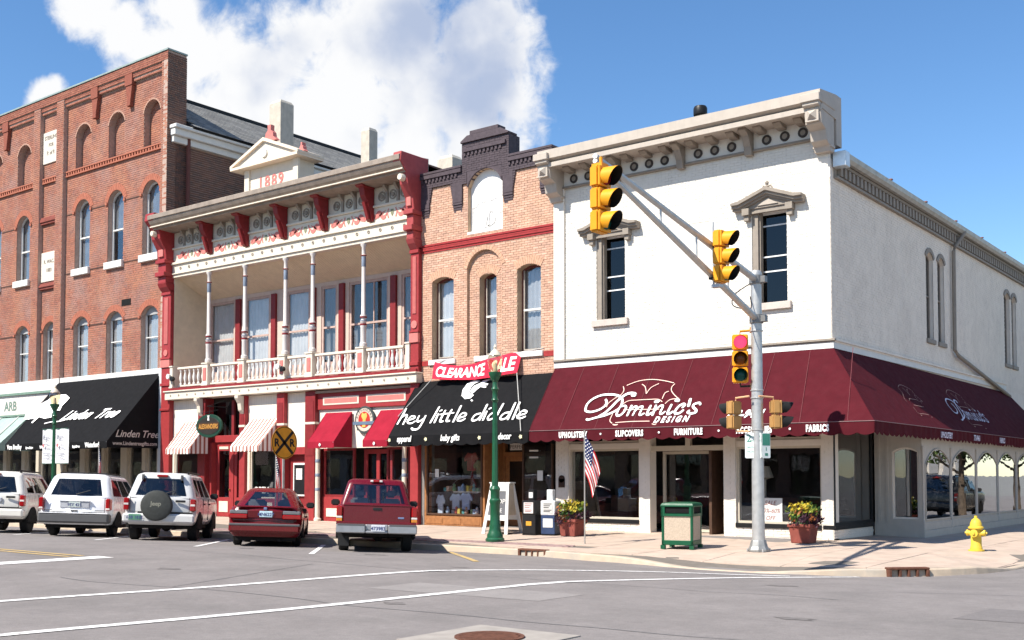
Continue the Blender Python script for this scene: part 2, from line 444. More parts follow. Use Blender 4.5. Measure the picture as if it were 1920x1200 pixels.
def sheet(name, xs, ys, zf, m):
    b = MB(); n = len(ys)
    b.add([(x, y, zf(x, y)) for x in xs for y in ys], [(i * n + j, (i + 1) * n + j, (i + 1) * n + j + 1, i * n + j + 1) for i in range(len(xs) - 1) for j in range(n - 1)])
    o = part(name, b, m, smooth=True); o['kind'] = 'structure'; return o
xs = [-90 + 6 * i for i in range(6)] + [-54 + 1.0 * i for i in range(80)] + [26 + 6 * i for i in range(9)]
ys = [-70 + 5 * i for i in range(9)] + [-25 + .75 * i for i in range(44)] + [8.5 + 5 * i for i in range(12)]
sheet('road', xs, ys, lambda x, y: z_road(x, y), ASPHALT)

# pavement: a bedding sheet and separate slabs, clipped by the kerb line
INNER = []
for i, (x, y) in enumerate(KERB):
    a, b = KERB[max(i - 1, 0)], KERB[min(i + 1, len(KERB) - 1)]
    dx, dy = b[0] - a[0], b[1] - a[1]; d = math.hypot(dx, dy); INNER.append((x - dy / d * .17, y + dx / d * .17))
walk = MB()
ring = [(x, y) for x, y in INNER]
for (p, q) in zip(ring, ring[1:]):
    k = 5
    for j in range(k):
        def ip(w, t):
            tx, ty = min(w[0], -.0), max(w[1], .3) if w[0] > 0 else .3
            return (lerp(w[0], tx, t), lerp(w[1], ty, t))
        pts = [ip(p, j / k), ip(q, j / k), ip(q, (j + 1) / k), ip(p, (j + 1) / k)]
        walk.add([(x, y, z_walk(x, y) - .018) for x, y in pts], [(0, 1, 2, 3)])
pavement = part('pavement', walk, JOINT); pavement['kind'] = 'structure'
def clip(poly, line):
    for (ax, ay), (bx, by) in zip(line, line[1:]):
        out = []
        s = lambda p: (bx - ax) * (p[1] - ay) - (by - ay) * (p[0] - ax)
        for i, p in enumerate(poly):
            q = poly[(i + 1) % len(poly)]; sp, sq = s(p), s(q)
            if sp >= 0: out.append(p)
            if sp * sq < 0: t = sp / (sp - sq); out.append((lerp(p[0], q[0], t), lerp(p[1], q[1], t)))
        poly = out
        if len(poly) < 3: return []
    return poly
HULL = [(-60, -5.83), (-5.2, -5.85), (-3.1, -6.12), (-.2, -6.68), (1.84, -6.52), (3.48, -5.66), (4.5, -4.2), (4.79, -1.6), (4.83, 3), (4.83, 40)]
def slab(x0, x1, y0, y1, m=CONCRETE, name='slab', lift=0, jt=.008):
    poly = clip([(x0 + jt, y0 + jt), (x1 - jt, y0 + jt), (x1 - jt, y1 - jt), (x0 + jt, y1 - jt)], HULL)
    if len(poly) < 3: return
    dz = rnd.uniform(-.003, .003) + lift; n = len(poly); b = MB()
    b.add([(x, y, z_walk(x, y) + dz) for x, y in poly] + [(x, y, z_walk(x, y) - .12) for x, y in poly], [tuple(range(n)), tuple(range(2 * n - 1, n - 1, -1))] + [(i, i + n, (i + 1) % n + n, (i + 1) % n) for i in range(n)])
    part(name, b, m, pavement)
x = -47.0
while x < 4.9:
    x1 = x + 1.72
    for y0, y1 in ((-2.1, .25), (-4.35, -2.1)): 
        if x < 1.0 or y1 <= -2.1 or x > 0: slab(x, x1, y0, y1)
    if x < -4.6:
        slab(x, x1, -5.9, -4.95)
    else:
        slab(x, x1, -5.6, -4.35); slab(x, x1, -7.2, -5.6)
    x = x1
for i in range(14):
    y0 = .25 + 1.72 * i
    for x0, x1 in ((0, 1.7), (1.7, 3.3), (3.3, 5)): slab(x0, x1, y0, y0 + 1.72)
pv = MB()
for i in range(195):                       # the darker band of clay pavers along the front pavement
    for j in range(5):
        x0 = -46.5 + i * .215 + (j % 2) * .1; y0 = -4.94 + j * .116
        if x0 > -4.8: continue
        pv.box(x0, x0 + .205, y0, y0 + .108, -.25, z_walk(x0, y0) + rnd.uniform(-.002, .002))
part('paver_band', pv, PAVER, pavement, kind='stuff')
# kerb stones
kerb = MB()
acc, cur = 0, []
def kerb_stone(pts):
    rings = []
    for (x, y), (ix, iy) in pts:
        zt, zb = z_walk(ix, iy) + .004, -.40
        ex, ey = lerp(x, ix, -.12), lerp(y, iy, -.12)
        rings.append([(ix, iy, zb), (ix, iy, zt), (lerp(x, ix, .1), lerp(y, iy, .1), zt), (x, y, zt - .02), (ex, ey, min(zt - .03, -.30)), (ex, ey, zb)])
    part('kerb_stone', MB().loft(rings), KERB_M, kerb_o)
kerb_o = part('kerb', MB().box(-47, -46.9, -6.0, -5.85, -.4, -.13), KERB_M); kerb_o['kind'] = 'structure'
dens = []
for (p, pi), (q, qi) in zip(zip(KERB, INNER), zip(KERB[1:], INNER[1:])):
    L = math.hypot(q[0] - p[0], q[1] - p[1]); n = max(1, int(L / .4))
    for j in range(n):
        t = j / n; dens.append(((lerp(p[0], q[0], t), lerp(p[1], q[1], t)), (lerp(pi[0], qi[0], t), lerp(pi[1], qi[1], t))))
dens = [d for d in dens if d[0][0] > -47 and d[0][1] < 26]
i = 0
while i < len(dens) - 1:
    seg = dens[i:i + 7]
    if len(seg) > 1: kerb_stone(seg)
    i += 6

def ground_line(name, pts, w, m, lift=.004, parent=None):
    b = MB(); pts = smooth_line(pts, 6) if len(pts) > 2 else [(lerp(pts[0][0], pts[1][0], t / 12), lerp(pts[0][1], pts[1][1], t / 12)) for t in range(13)]
    ribbon(b, pts, w, 0, 0, lambda u, v, n: (u, v, z_road(u, v) + lift + .004))
    o = part(name, b, m); o['kind'] = 'structure'; return o
ground_line('crosswalk_line', [(-4.3, -24), (-3.52, -19.23), (-2.9, -16.59), (-2.4, -13.46), (-1.6, -10.6), (-.33, -8.7), (.9, -7.9), (2.0, -7.35)], .19, PAINT_W)
ground_line('crosswalk_line', [(-1.3, -25), (-.62, -20.72), (.03, -17.53), (.68, -12.63), (1.54, -9.21), (2.3, -7.6), (2.75, -6.9), (3.0, -6.6)], .19, PAINT_W)
ground_line('stop_line', [(-9.3, -14.15), (-9.5, -21)], .6, PAINT_W)
for dy in (0, .28): ground_line('centre_line', [(-9.9, -14.3 - dy), (-80, -14.3 - dy)], .12, PAINT_Y)
for kx in (-11.9, -15.9, -20.1, -24.2, -28.3): ground_line('stall_line', [(kx + .3, -6.3), (kx + 4.6, -10.6)], .12, PAINT_W)
ground_line('no_parking_line', [(-7.3, -6.15), (-3.82, -9.32)], .13, PAINT_Y)
ground_line('crosswalk_line', [(6.2, 2.0), (9.5, 2.2), (14, 2.3)], .18, PAINT_W)
# patches, tyre tracks and stains of older and newer asphalt
def patch(pts, m, lift=.003):
    b = MB(); n = len(pts); b.add([(x, y, z_road(x, y) + lift) for x, y in pts], [tuple(range(n))]); o = part('asphalt_patch', b, m); o['kind'] = 'structure'
PATCH1 = mat('newer asphalt', (.165, .15, .145), .9, var=.08, scale=2, speck=.25); PATCH2 = mat('older asphalt', (.235, .215, .205), .9, var=.08, scale=2, speck=.2)
patch([(-1.0, -15.2), (1.9, -15.0), (1.95, -14.0), (-.95, -14.15)], PATCH2); patch([(6.6, -13.5), (10.5, -13.2), (10.6, -11.9), (6.7, -12.3)], PATCH1, .0035)
OIL = mat('oil stain', (.155, .14, .133), .75, var=.2, scale=9)
for cx, cy, rr in ((-6.7, -9.3, .22), (-10.3, -9.9, .16), (-2.6, -11.2, .14), (3.2, -10.4, .2), (.6, -16.3, .12), (-6.0, -15.0, .18), (5.2, -14.6, .15)):
    k_ = 14; patch([(cx + rr * (1 + .35 * math.sin(i * 2.1 + cx)) * 1.4 * math.cos(i * 2 * math.pi / k_), cy + rr * (1 + .35 * math.sin(i * 1.7 + cy)) * .8 * math.sin(i * 2 * math.pi / k_)) for i in range(k_)], OIL, .0042)
# tar-sealed cracks wandering over the carriageway
CRACK = mat('crack sealer', (.15, .145, .145), .8, var=.1)
for k, (p0, dx, dy, n) in enumerate([((-14, -12.2), 1.0, .02, 22), ((-6, -17.0), 1.0, .05, 14), ((4.4, -10.6), 1.0, .1, 8), ((7.5, -18), .3, 1.0, 9), ((-4.8, -12.8), .4, -1.0, 5)]):
    pts = []; px, py = p0
    for j in range(n):
        pts.append((px, py)); px += dx * .9; py += dy * .9 + rnd.uniform(-.16, .16)
    ground_line('sealed_crack', pts, .022, CRACK, .001)

# round storm grate in a concrete collar, nearest thing in the road
t = thing('storm_grate', 'round rusty slotted storm grate set in a pale concrete square in the road', 'storm grate', (3.4, -17.85, 0))
b = MB(); b.prism([(2.75, -18.5), (4.05, -18.5), (4.05, -17.2), (2.75, -17.2)], 'z', -.2, .012); part('collar', b, CEMENT, t)
b = MB(); b.lathe([(.30, .005), (.35, .005), (.35, .026), (.30, .026), (.30, .005)], (3.4, -17.85, 0), 32); part('rim', b, RUST, t)
b = MB(); b.lathe([(.30, .0135), (.30, .016)], (3.4, -17.85, 0), 28); part('pit', b, DARK, t)
for k in range(-4, 5):
    h = math.sqrt(max(.01, .09 - (k * .065) ** 2)); b = MB(); b.box(3.4 - h, 3.4 + h, -17.85 + k * .065 - .02, -17.85 + k * .065 + .02, .017, .028); part('bar', b, RUST, t)
def kerb_inlet(label, c, rz, n=4):
    t = thing('kerb_inlet', label, 'storm drain', (c[0], c[1], -.30), rz, group='cast iron kerb inlets', local=True)
    b = MB(); b.box(-.40, .40, -.05, .13, 0, .03); b.box(-.40, .40, -.02, .16, .165, .205); b.box(-.40, -.34, -.02, .13, .03, .165); b.box(.34, .40, -.02, .13, .03, .165); part('frame', b, RUST, t, bev=.008)
    b = MB(); b.box(-.34, .34, .11, .13, .03, .165); part('throat', b, DARK, t)
    for k in range(1, n): part('bar', MB().box(-.34 + .68 * k / n - .022, -.34 + .68 * k / n + .022, -.015, .1, .03, .165), RUST, t, bev=.006)
kerb_inlet('rust-red kerb inlet in front of the green lamp post', (-4.85, -6.06), 0)
kerb_inlet('dark iron kerb inlet at the rounded street corner', (3.66, -5.80), R(45))

# ================================================================ BUILDINGS
MORTAR = mat('mortar', (.40, .29, .24), .95, var=.15, scale=8)
BRICK_RED = mat('red brick', (.30, .12, .075), .9, var=.2, scale=6, bump=.3, island=[(.38, .145, .098), (.34, .13, .088), (.41, .175, .12), (.37, .15, .10), (.29, .12, .09), (.39, .165, .11), (.37, .14, .095)], weather=[((.33, .215, .19), .7, .6), ((.46, .21, .12), 1.1, .45), ((.20, .12, .10), 1.9, .4)])
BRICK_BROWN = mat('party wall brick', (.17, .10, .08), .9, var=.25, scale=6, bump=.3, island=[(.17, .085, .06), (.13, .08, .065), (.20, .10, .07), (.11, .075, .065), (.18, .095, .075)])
BRICK_TAN = mat('tan brick', (.52, .30, .17), .9, var=.2, scale=5, bump=.3, island=[(.64, .40, .30), (.60, .37, .28), (.68, .45, .35), (.56, .34, .255), (.63, .39, .295), (.49, .30, .235), (.66, .43, .33)], weather=[((.50, .30, .20), .9, .55), ((.38, .24, .19), 2.0, .4)])
ARCH_RED = mat('rubbed red brick', (.35, .12, .075), .85, var=.15, scale=9)
PURPLE = mat('plum paint', (.070, .052, .060), .6, var=.2, scale=9, bump=.2)
BAND_RED = mat('band red paint', (.30, .03, .03), .6, var=.15, scale=9)
WHITE_BRICK = mat('white painted brick', (.71, .665, .595), .75, var=.03, scale=3, bump=.25, bscale=40, streak=.22)
WHITE_SIDE = mat('shade-toned white brick', (.80, .715, .62), .8, var=.05, scale=3, bump=.25, bscale=40, streak=.30, weather=[((.66, .58, .50), .8, .5)])  # same white paint as the front, its tone reset for the shaded side
CREAM = mat('cream paint', (.64, .57, .47), .6, var=.05, scale=4, streak=.12)
CREAM_D = mat('yellowed cream boards', (.66, .57, .41), .65, var=.07, scale=4)
WHITE = mat('white paint', (.68, .665, .63), .55, var=.04, scale=5, streak=.1)
STONE = mat('limestone', (.60, .55, .48), .85, var=.1, scale=5, bump=.2, streak=.2)
TAUPE = mat('taupe trim paint', (.27, .23, .19), .65, var=.1, scale=6, streak=.2)
TAUPE_L = mat('pale cornice metal', (.43, .375, .32), .6, var=.07, scale=4, streak=.25)
RED = mat('brick-red paint', (.29, .034, .036), .5, var=.12, scale=6, streak=.15)
RED_D = mat('oxblood paint', (.20, .022, .024), .45, var=.12, scale=6)
PINK = mat('faded rose paint', (.52, .17, .15), .6, var=.1, scale=6)
BLUEGREY = mat('blue grey paint', (.20, .24, .31), .5)
PALEGREY = mat('pale post paint', (.60, .56, .53), .55, var=.05)
SHINGLE = mat('grey shingle', (.22, .215, .205), .95, var=.2, scale=20, bump=.5, bscale=30, island=[(.24, .235, .22), (.20, .195, .185), (.27, .26, .245), (.18, .175, .17)])
STUCCO = mat('stucco', (.50, .45, .38), .9, var=.12, scale=5, bump=.3, streak=.3)
BLACK = mat('black metal', (.012, .012, .013), .45, var=.2)
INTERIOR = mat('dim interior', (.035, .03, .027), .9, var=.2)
DARKBROWN = mat('dark wood', (.075, .04, .025), .6, var=.2)
WOOD = mat('varnished wood', (.30, .13, .05), .5, var=.2, scale=8)
CLOTH_W = mat('net curtain', (.50, .50, .49), .9, var=.1, scale=3)
BLIND_G = mat('grey blind', (.34, .34, .34), .8, var=.12, scale=2)
BLIND_D = mat('dim blind', (.15, .16, .17), .8, var=.2, scale=2)
GREYPAINT = mat('grey paint', (.20, .19, .18), .6, var=.1)
PIPE_R = mat('brown downpipe', (.13, .045, .035), .6)
GLASS = glass_mat('window glass', (.92, .93, .94), .03, 1.2)
GLASS_UP = glass_mat('old window glass', (.95, .96, .97), .045, 1.0)
GLASS_PORCH = glass_mat('porch glass', (.95, .96, .97), .02, .9)
GLASS_BLK = glass_mat('screened glass', (.22, .23, .23), .012, .8)
GLASS_DARK = glass_mat('tinted glass', (.30, .31, .32), .05)
GLASS_MIR = glass_mat('reflecting glass', (.30, .31, .32), .26)

def strip_frame(op, mb, fw, n0, n1, seg=10):
    for i in range(seg):
        p, q = lerp(op.a0, op.a1, i / seg), lerp(op.a0, op.a1, (i + 1) / seg)
        tp, tq = op.top(p), op.top(q)
        mb.prism([(p, max(op.zs - .01, tp - fw)), (q, max(op.zs - .01, tq - fw)), (q, tq), (p, tp)], 'y', n0, n1)
def window(parent, tf, op, depth, fm, gm, fw=.075, rail=.5, muntin=(), sill=None, blind=None, head_panel=None, fd=.07, name='window', vert=()):
    """sash window in opening op: frame (the part), panes, sill and blind (its sub-parts)"""
    n1, n0 = -depth, -depth - fd
    b = MB(tf)
    b.box(op.a0, op.a0 + fw, n0, n1, op.z0, op.zs if op.r else op.zt); b.box(op.a1 - fw, op.a1, n0, n1, op.z0, op.zs if op.r else op.zt)
    b.box(op.a0 + fw, op.a1 - fw, n0, n1, op.z0, op.z0 + fw)
    if op.r: strip_frame(op, b, fw, n0, n1)
    else: b.box(op.a0 + fw, op.a1 - fw, n0, n1, op.zt - fw, op.zt)
    zr = lerp(op.z0, op.zt, rail) if rail else None
    if zr: b.box(op.a0 + fw, op.a1 - fw, n0 + .01, n1 + .012, zr - fw * .35, zr + fw * .35)
    for m in muntin: zz = lerp(op.z0, op.zt, m); b.box(op.a0 + fw, op.a1 - fw, n0 + .015, n1 - .01, zz - .018, zz + .018)
    for m in vert: aa = lerp(op.a0, op.a1, m); b.box(aa - .02, aa + .02, n0 + .015, n1 - .01, op.z0 + fw, op.zs - .02)
    w = part(name, b, fm, parent)
    g = (n0 + n1) / 2
    def pane(z0, z1, arc):
        q = MB(tf); i0, i1 = op.a0 + fw * .6, op.a1 - fw * .6
        if arc and op.r:
            pts = [(i0, z0), (i1, z0)] + [(lerp(i1, i0, k / 8), op.top(lerp(i1, i0, k / 8)) - fw * .6) for k in range(9)]
        else: pts = [(i0, z0), (i1, z0), (i1, z1), (i0, z1)]
        q.prism(pts, 'y', g - .003, g + .003); part('pane', q, gm, w)
    if zr: pane(op.z0 + fw * .6, zr, False); pane(zr, op.zt - fw * .6, True)
    else: pane(op.z0 + fw * .6, op.zt - fw * .6, True)
    if head_panel:
        q = MB(tf); pts = [(op.a0, op.zs), (op.a1, op.zs)] + [(lerp(op.a1, op.a0, k / 8), op.top(lerp(op.a1, op.a0, k / 8))) for k in range(1, 8)]
        q.prism(pts, 'y', n1, n1 + .02); part('head_panel', q, head_panel, w)
    if sill: 
        sm, h, ext, pr = sill
        part('sill', MB(tf).box(op.a0 - ext, op.a1 + ext, -depth, pr, op.z0 - h, op.z0), sm, w, bev=.01)
    if blind:
        for bm_, f0, f1 in blind:
            q = MB(tf); k = max(6, int((op.a1 - op.a0) / .09)); z0, z1 = lerp(op.z0, op.zt, f0), lerp(op.z0, op.zt - (.12 if op.r else .02), f1)
            pts = [(lerp(op.a0 + .03, op.a1 - .03, i / k), n0 - .06 + (.015 if i % 2 else -.015)) for i in range(k + 1)]
            q.add([(a, n, z0) for a, n in pts] + [(a, n, z1) for a, n in pts], [(i, i + 1, i + k + 2, i + k + 1) for i in range(k)]); part('blind', q, bm_, w)
    return w
def glazed(parent, tf, a0, a1, z0, z1, n, gm, fm=None, fw=.05, name='shop_window'):
    """a large shop pane with its own frame"""
    b = MB(tf); b.box(a0, a0 + fw, n - .05, n + .03, z0, z1); b.box(a1 - fw, a1, n - .05, n + .03, z0, z1); b.box(a0 + fw, a1 - fw, n - .05, n + .03, z0, z0 + fw); b.box(a0 + fw, a1 - fw, n - .05, n + .03, z1 - fw, z1)
    w = part(name, b, fm or BLACK, parent); part('pane', MB(tf).box(a0 + fw * .5, a1 - fw * .5, n - .012, n - .004, z0 + fw * .5, z1 - fw * .5), gm, w)
    return w
def disc(mb, a, z, r, n0, n1, k=12, hole=0):
    ring = lambda q, nn: [(a + q * math.cos(2 * math.pi * i / k), nn, z + q * math.sin(2 * math.pi * i / k)) for i in range(k)]
    if hole: mb.loft([ring(hole, n0), ring(r, n0), ring(r, n1), ring(hole, n1), ring(hole, n0)], cap=False)
    else: mb.loft([ring(r, n0), ring(r, n1)])
    return mb

# ---------------------------------------------------------------- A: tall red brick block
F0 = front(0); FW = front(.09)
A = thing('brick_building', 'tall red brick commercial block with arched windows and blind arches at the left', 'building', (-36, 0, 0))
a_up = [Arch(*w, 10.86, 14.0, .46) for w in ((-35.26, -34.05), (-32.63, -31.44), (-30.03, -28.82), (-40.4, -39.19), (-43.1, -41.9))]
a_lo = [Arch(*w, 5.98, 8.70, .36) for w in ((-35.26, -34.05), (-32.63, -31.40), (-30.03, -28.80), (-40.34, -39.13), (-37.84, -36.62), (-43.1, -41.9))]
a_bl = [Arch(*w, 15.28, 17.43, .5) for w in ((-35.3, -34.06), (-32.66, -31.44), (-30.02, -28.84), (-40.45, -39.21), (-43.1, -41.9))]
AX0, AX1 = -45.0, -28.05
b = MB(FW); wall_cells(b, AX0, AX1 - .03, 5.76, 18.45, -.42, -.13, [o.rect for o in a_up + a_lo + a_bl])
for o in a_up + a_lo + a_bl: o.fill(b, -.42, -.13)
for o in a_bl: b.box(o.a0 - .1, o.a1 + .1, -.6, -.43, o.z0 - .1, o.zt + .1)
part('wall', b, MORTAR, A)
b = MB(FW); bricks(b, AX0, -28.5, 5.98, 18.45, -.13, a_up + a_lo + a_bl, bl=.225, bh=.072, j=.020, jv=.007, seed=2, proud=.014)
part('brickwork', b, BRICK_RED, A, kind='stuff', recalc=False)
# piers, parapet band and corbels stand proud of the wall plane
for p0, p1 in ((-28.48, AX1 - .016), (-36.62, -36.02), (-38.62, -38.05)):
    b = MB(F0); b.box(p0, p1, -.40, -.014, 5.76, 18.8); part('pier', b, MORTAR, A)
    b = MB(F0); bricks(b, p0 + .002, p1 - .002, 5.98, 18.8, -.014, (), bl=.225, bh=.072, j=.020, jv=.007, seed=int(-p0), proud=.014); part('pier_brickwork', b, BRICK_RED, A, kind='stuff', recalc=False)
b = MB(F0); b.box(AX0, AX1 - .016, -.9, .0, 18.8, 19.16); b.box(AX0, -28.47, -.40, -.06, 18.6, 18.8); b.box(AX0, -28.47, -.40, -.10, 18.45, 18.6); part('parapet', b, MORTAR, A)
b = MB(F0); bricks(b, AX0, AX1, 18.8, 19.16, 0, (), bl=.225, bh=.072, j=.020, jv=.007, seed=5); bricks(b, AX0, -28.5, 18.6, 18.8, -.06, (), bl=.225, bh=.072, j=.020, jv=.007, seed=6); bricks(b, AX0, -28.5, 18.45, 18.6, -.1, (), bl=.225, bh=.072, j=.020, jv=.007, seed=6)
part('parapet_brickwork', b, mat('parapet brick', (.30, .11, .075), .9, island=[(.30, .105, .07), (.25, .09, .06), (.33, .13, .085)]), A, kind='stuff', recalc=False)
part('coping', MB(F0).box(AX0, AX1 + .03, -.93, .05, 19.172, 19.24), mat('sheet metal coping', (.30, .36, .33), .5, metal=.3), A)
for cx in (-33.56, -30.92, -41.35):
    b = MB(F0); b.box(cx - .27, cx + .27, -.218, .0, 18.3, 18.8); b.prism([(cx - .24, 18.3), (cx + .24, 18.3), (cx + .10, 17.5), (cx - .10, 17.5)], 'y', -.218, -.03); b.box(cx - .13, cx + .13, -.218, -.015, 17.42, 17.6)
    part('corbel', b, mat('moulded red brick', (.24, .075, .05), .85, var=.2, scale=12), A, bev=.01)
for x0, x1 in ((-36.0, -28.5), (-38.03, -36.64), (AX0, -38.64)):
    b = MB(FW); b.box(x0, x1, -.128, -.03, 15.19, 15.25); b.box(x0, x1, -.128, -.03, 15.39, 15.45)
    k = int((x1 - x0) / .2)
    for i in range(k): b.box(x0 + i * .2, x0 + i * .2 + .1, -.128, -.05, 15.25, 15.39)
    part('string_course', b, ARCH_RED, A)
for k, o in enumerate(a_bl):
    b = MB(FW); bricks(b, o.a0 - .05, o.a1 + .05, o.z0 - .05, o.zt, -.43, (), bl=.225, bh=.072, j=.020, jv=.007, seed=31 + k, proud=.012)
    part('blind_arch', b, BRICK_RED, A, recalc=False, kind='stuff')
    b = MB(FW); o.ring(.07, -.13, -.10, b, 14); part('arch_ring', b, mat('pale ring brick', (.40, .24, .18), .9), A)
    b = MB(FW); b.box(o.a0 + .01, o.a1 - .01, -.42, -.10, o.z0, o.z0 + .05); part('blind_sill', b, mat('soot brick', (.10, .06, .05), .9), A)
for k, o in enumerate(a_up + a_lo):
    up = k < len(a_up)
    b = MB(FW); o.ring(.27, -.14, -.102, b, 15); part('arch_ring', b, ARCH_RED, A)
    gz = (BLIND_D, .0, 1.0) if up else (CLOTH_W if k == len(a_up) + 4 else BLIND_G, .0, 1.0)
    w = window(A, FW, o, .34, WHITE, GLASS_UP, .09 if up else .06, .46 if up else .52, sill=(WHITE, .3, .08, .02) if up else None, blind=[gz] if k != 1 else [(BLIND_D, .45, 1)], head_panel=None if up else BLIND_G)
    if o.a1 > -41.9:                                           # impost blocks and the thin dark courses between them
        for s_ in (o.a0 - .16, o.a1 + .03): part('impost', MB(FW).box(s_, s_ + .13, -.128, -.06, o.zs - .13, o.zs - .02), ARCH_RED, A)
DKC = mat('dark course', (.09, .05, .04), .9)
for z in (13.42, 8.22, 10.72):
    for x0, x1 in ((-34.0 + (.1 if z != 10.72 else 0), -32.75), (-31.35, -30.15), (-28.72, -28.5), (-36.0, -35.36), (-38.64, -39.05), (-40.5, -41.8)):
        part('dark_course', MB(FW).box(min(x0, x1), max(x0, x1), -.128, -.095, z, z + .05), DKC, A)
for (x0, x1, z0, z1, txt) in ((-38.04, -36.63, 16.13, 17.62, (('STERLING', .25, 1.12), ('FOR', .22, .78), ('P. of P.', .25, .40))), (-38.04, -36.63, 10.57, 11.95, (('R. WAC.', .24, .85), ('1883', .24, .45)))):
    st = part('date_stone', MB(FW).box(x0, x1, -.13, -.06, z0, z1), STONE, A, bev=.012, label='carved pale stone panel between the narrow brick piers')
    b = MB(); pf = plane(((x0 + x1) / 2, .149, z0), (1, 0, 0), (0, 0, 1))
    for s_, sz_, v_ in txt: text_part(st, 'lettering', s_, 0, v_, sz_, pf, .004, mat('carved shadow', (.16, .13, .10), .9), bold=.006)
for z0, z1 in ((13.25, 13.6), (10.2, 10.5)):
    b = MB(FW); b.box(-38.04, -36.63, -.13, .0, z0, z1); b.box(-38.04, -36.63, -.13, .05, z0 + .1, z1 - .1); part('moulded_lintel', b, mat('terracotta', (.22, .06, .045), .8, var=.2), A, bev=.02)
part('vent', MB(FW).box(-31.47, -30.78, -.14, -.105, 8.86, 9.14), DARK, A)
for x0, x1, h in ((-35.9, -28.1, .22), (-45, -36.0, .55)):
    k = max(1, int((x1 - x0) / 1.6))
    for i in range(k): part('stone_band', MB(F0).box(lerp(x0, x1, i / k) + .006, lerp(x0, x1, (i + 1) / k) - .006, -.4, .03, 5.98 - h, 5.98), WHITE, A, bev=.012)
# party wall towards B, its eave, roof and downpipe
FS = side(AX1)
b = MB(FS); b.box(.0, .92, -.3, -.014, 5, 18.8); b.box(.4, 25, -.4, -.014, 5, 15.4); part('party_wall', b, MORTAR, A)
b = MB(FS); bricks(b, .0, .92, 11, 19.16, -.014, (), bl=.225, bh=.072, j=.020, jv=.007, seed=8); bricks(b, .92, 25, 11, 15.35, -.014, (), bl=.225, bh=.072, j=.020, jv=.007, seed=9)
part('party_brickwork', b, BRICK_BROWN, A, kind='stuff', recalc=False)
b = MB(FS); b.box(.2, 25, -.1, .16, 15.35, 15.62); b.box(.15, 25, -.1, .32, 15.62, 15.9); b.box(.1, 25, -.1, .45, 15.9, 16.05); part('eave', b, WHITE, A, bev=.02)
b = MB()
rows = 17
for i in range(rows):                                           # shingle courses up the roof slope
    t0, t1 = i / rows, (i + 1) / rows
    for k in range(60):
        y0 = .93 + k * .42 + (i % 2) * .2
        p = lambda t, e: (lerp(AX1 + .5, AX1 - 3.0, t), lerp(16.10, 18.44, t) + e)
        (xa, za), (xb, zb) = p(t0, .03), p(t1, .012)
        b.add([(xa, y0, za), (xa, y0 + .41, za), (xb, y0 + .41, zb), (xb, y0, zb), (xa, y0, za - .03), (xa, y0 + .41, za - .03)], [(0, 1, 2, 3), (4, 5, 1, 0)])
rf = part('roof', MB().prism([(AX1 + .45, 16.0), (AX1 + .5, 16.06), (AX1 - 3.0, 18.42), (-34.5, 16.06), (-34.5, 16)], 'y', .93, 26), BLACK, A)
part('shingles', b, SHINGLE, rf, kind='stuff', recalc=False)
part('ridge', MB().box(AX1 - 3.2, AX1 - 2.85, .93, 26, 18.40, 18.52), BLACK, rf)
part('downpipe', MB().tube([(AX1 + .12, .95, 15.7), (AX1 + .12, .95, 11.5)], .09, 8), PIPE_R, A)
b = MB(FS); o = Arch(4.1, 5.3, 11, 13.1, .35); disc(b, 4.7, 12.75, .62, -.02, .06, 20, hole=.45); part('side_arch_window', b, WHITE, A)
b = MB(FS); disc(b, 4.7, 12.75, .45, -.02, .02, 20); part('side_glass', b, BLACK, A)
part('interior', MB(F0).box(AX0, AX1 - .4, -6, -1.0, 0, 15), INTERIOR, A)
b = MB(F0); b.box(AX0, AX1, -1.0, -.42, 5.2, 5.76); part('lintel', b, INTERIOR, A)
# ground floor shop fronts under the block
POST = mat('shop post paint', (.52, .46, .37), .6, var=.06, streak=.15)
for x0, w in ((-28.55, .32), (-29.6, .25), (-31.15, .45), (-32.6, .2), (-34.3, .4), (-36.2, .5), (-38.0, .25), (-39.3, .3), (-41.0, .3), (-43, .3)):
    part('shop_post', MB(F0).box(x0, x0 + w, -.35, -.05, 0, 5.2), POST, A, bev=.015)
gx = [(-43.0 + .3, -41.0), (-40.7, -39.3), (-39.0, -38.0), (-37.75, -36.2), (-35.7, -34.3), (-33.9, -32.6), (-32.4, -31.15), (-30.7, -29.6), (-29.35, -28.55)]
for x0, x1 in gx:
    glazed(A, F0, x0, x1, .55, 2.95, -.22, GLASS, POST, .06)
    part('stall_riser', MB(F0).box(x0, x1, -.30, -.16, .0, .55), mat('riser paint', (.24, .20, .16), .6, var=.1), A)
    part('transom', MB(F0).box(x0, x1, -.30, -.18, 2.95, 5.2), POST, A)
part('trim_post', MB(F0).box(-28.28, -28.06, -.1, .10, 0, 5.98), mat('pale trim', (.55, .56, .56), .5), A, bev=.01)
for k in range(9):                                              # goods behind the glass
    x = -42.4 + k * 1.62; b = MB()
    b.box(x - .3, x + .3, .9, 1.3, 0, rnd.uniform(.7, 1.0)); b.lathe([(.09, 0), (.16, .12), (.14, .3), (.05, .42), (.07, .5)], (x - .1, 1.1, 1.0), 10); b.box(x + .05, x + .25, 1.0, 1.2, 1.0, rnd.uniform(1.1, 1.5))
    part('shop_display', b, [POST, WOOD, BLUEGREY, CLOTH_W][k % 4], A)
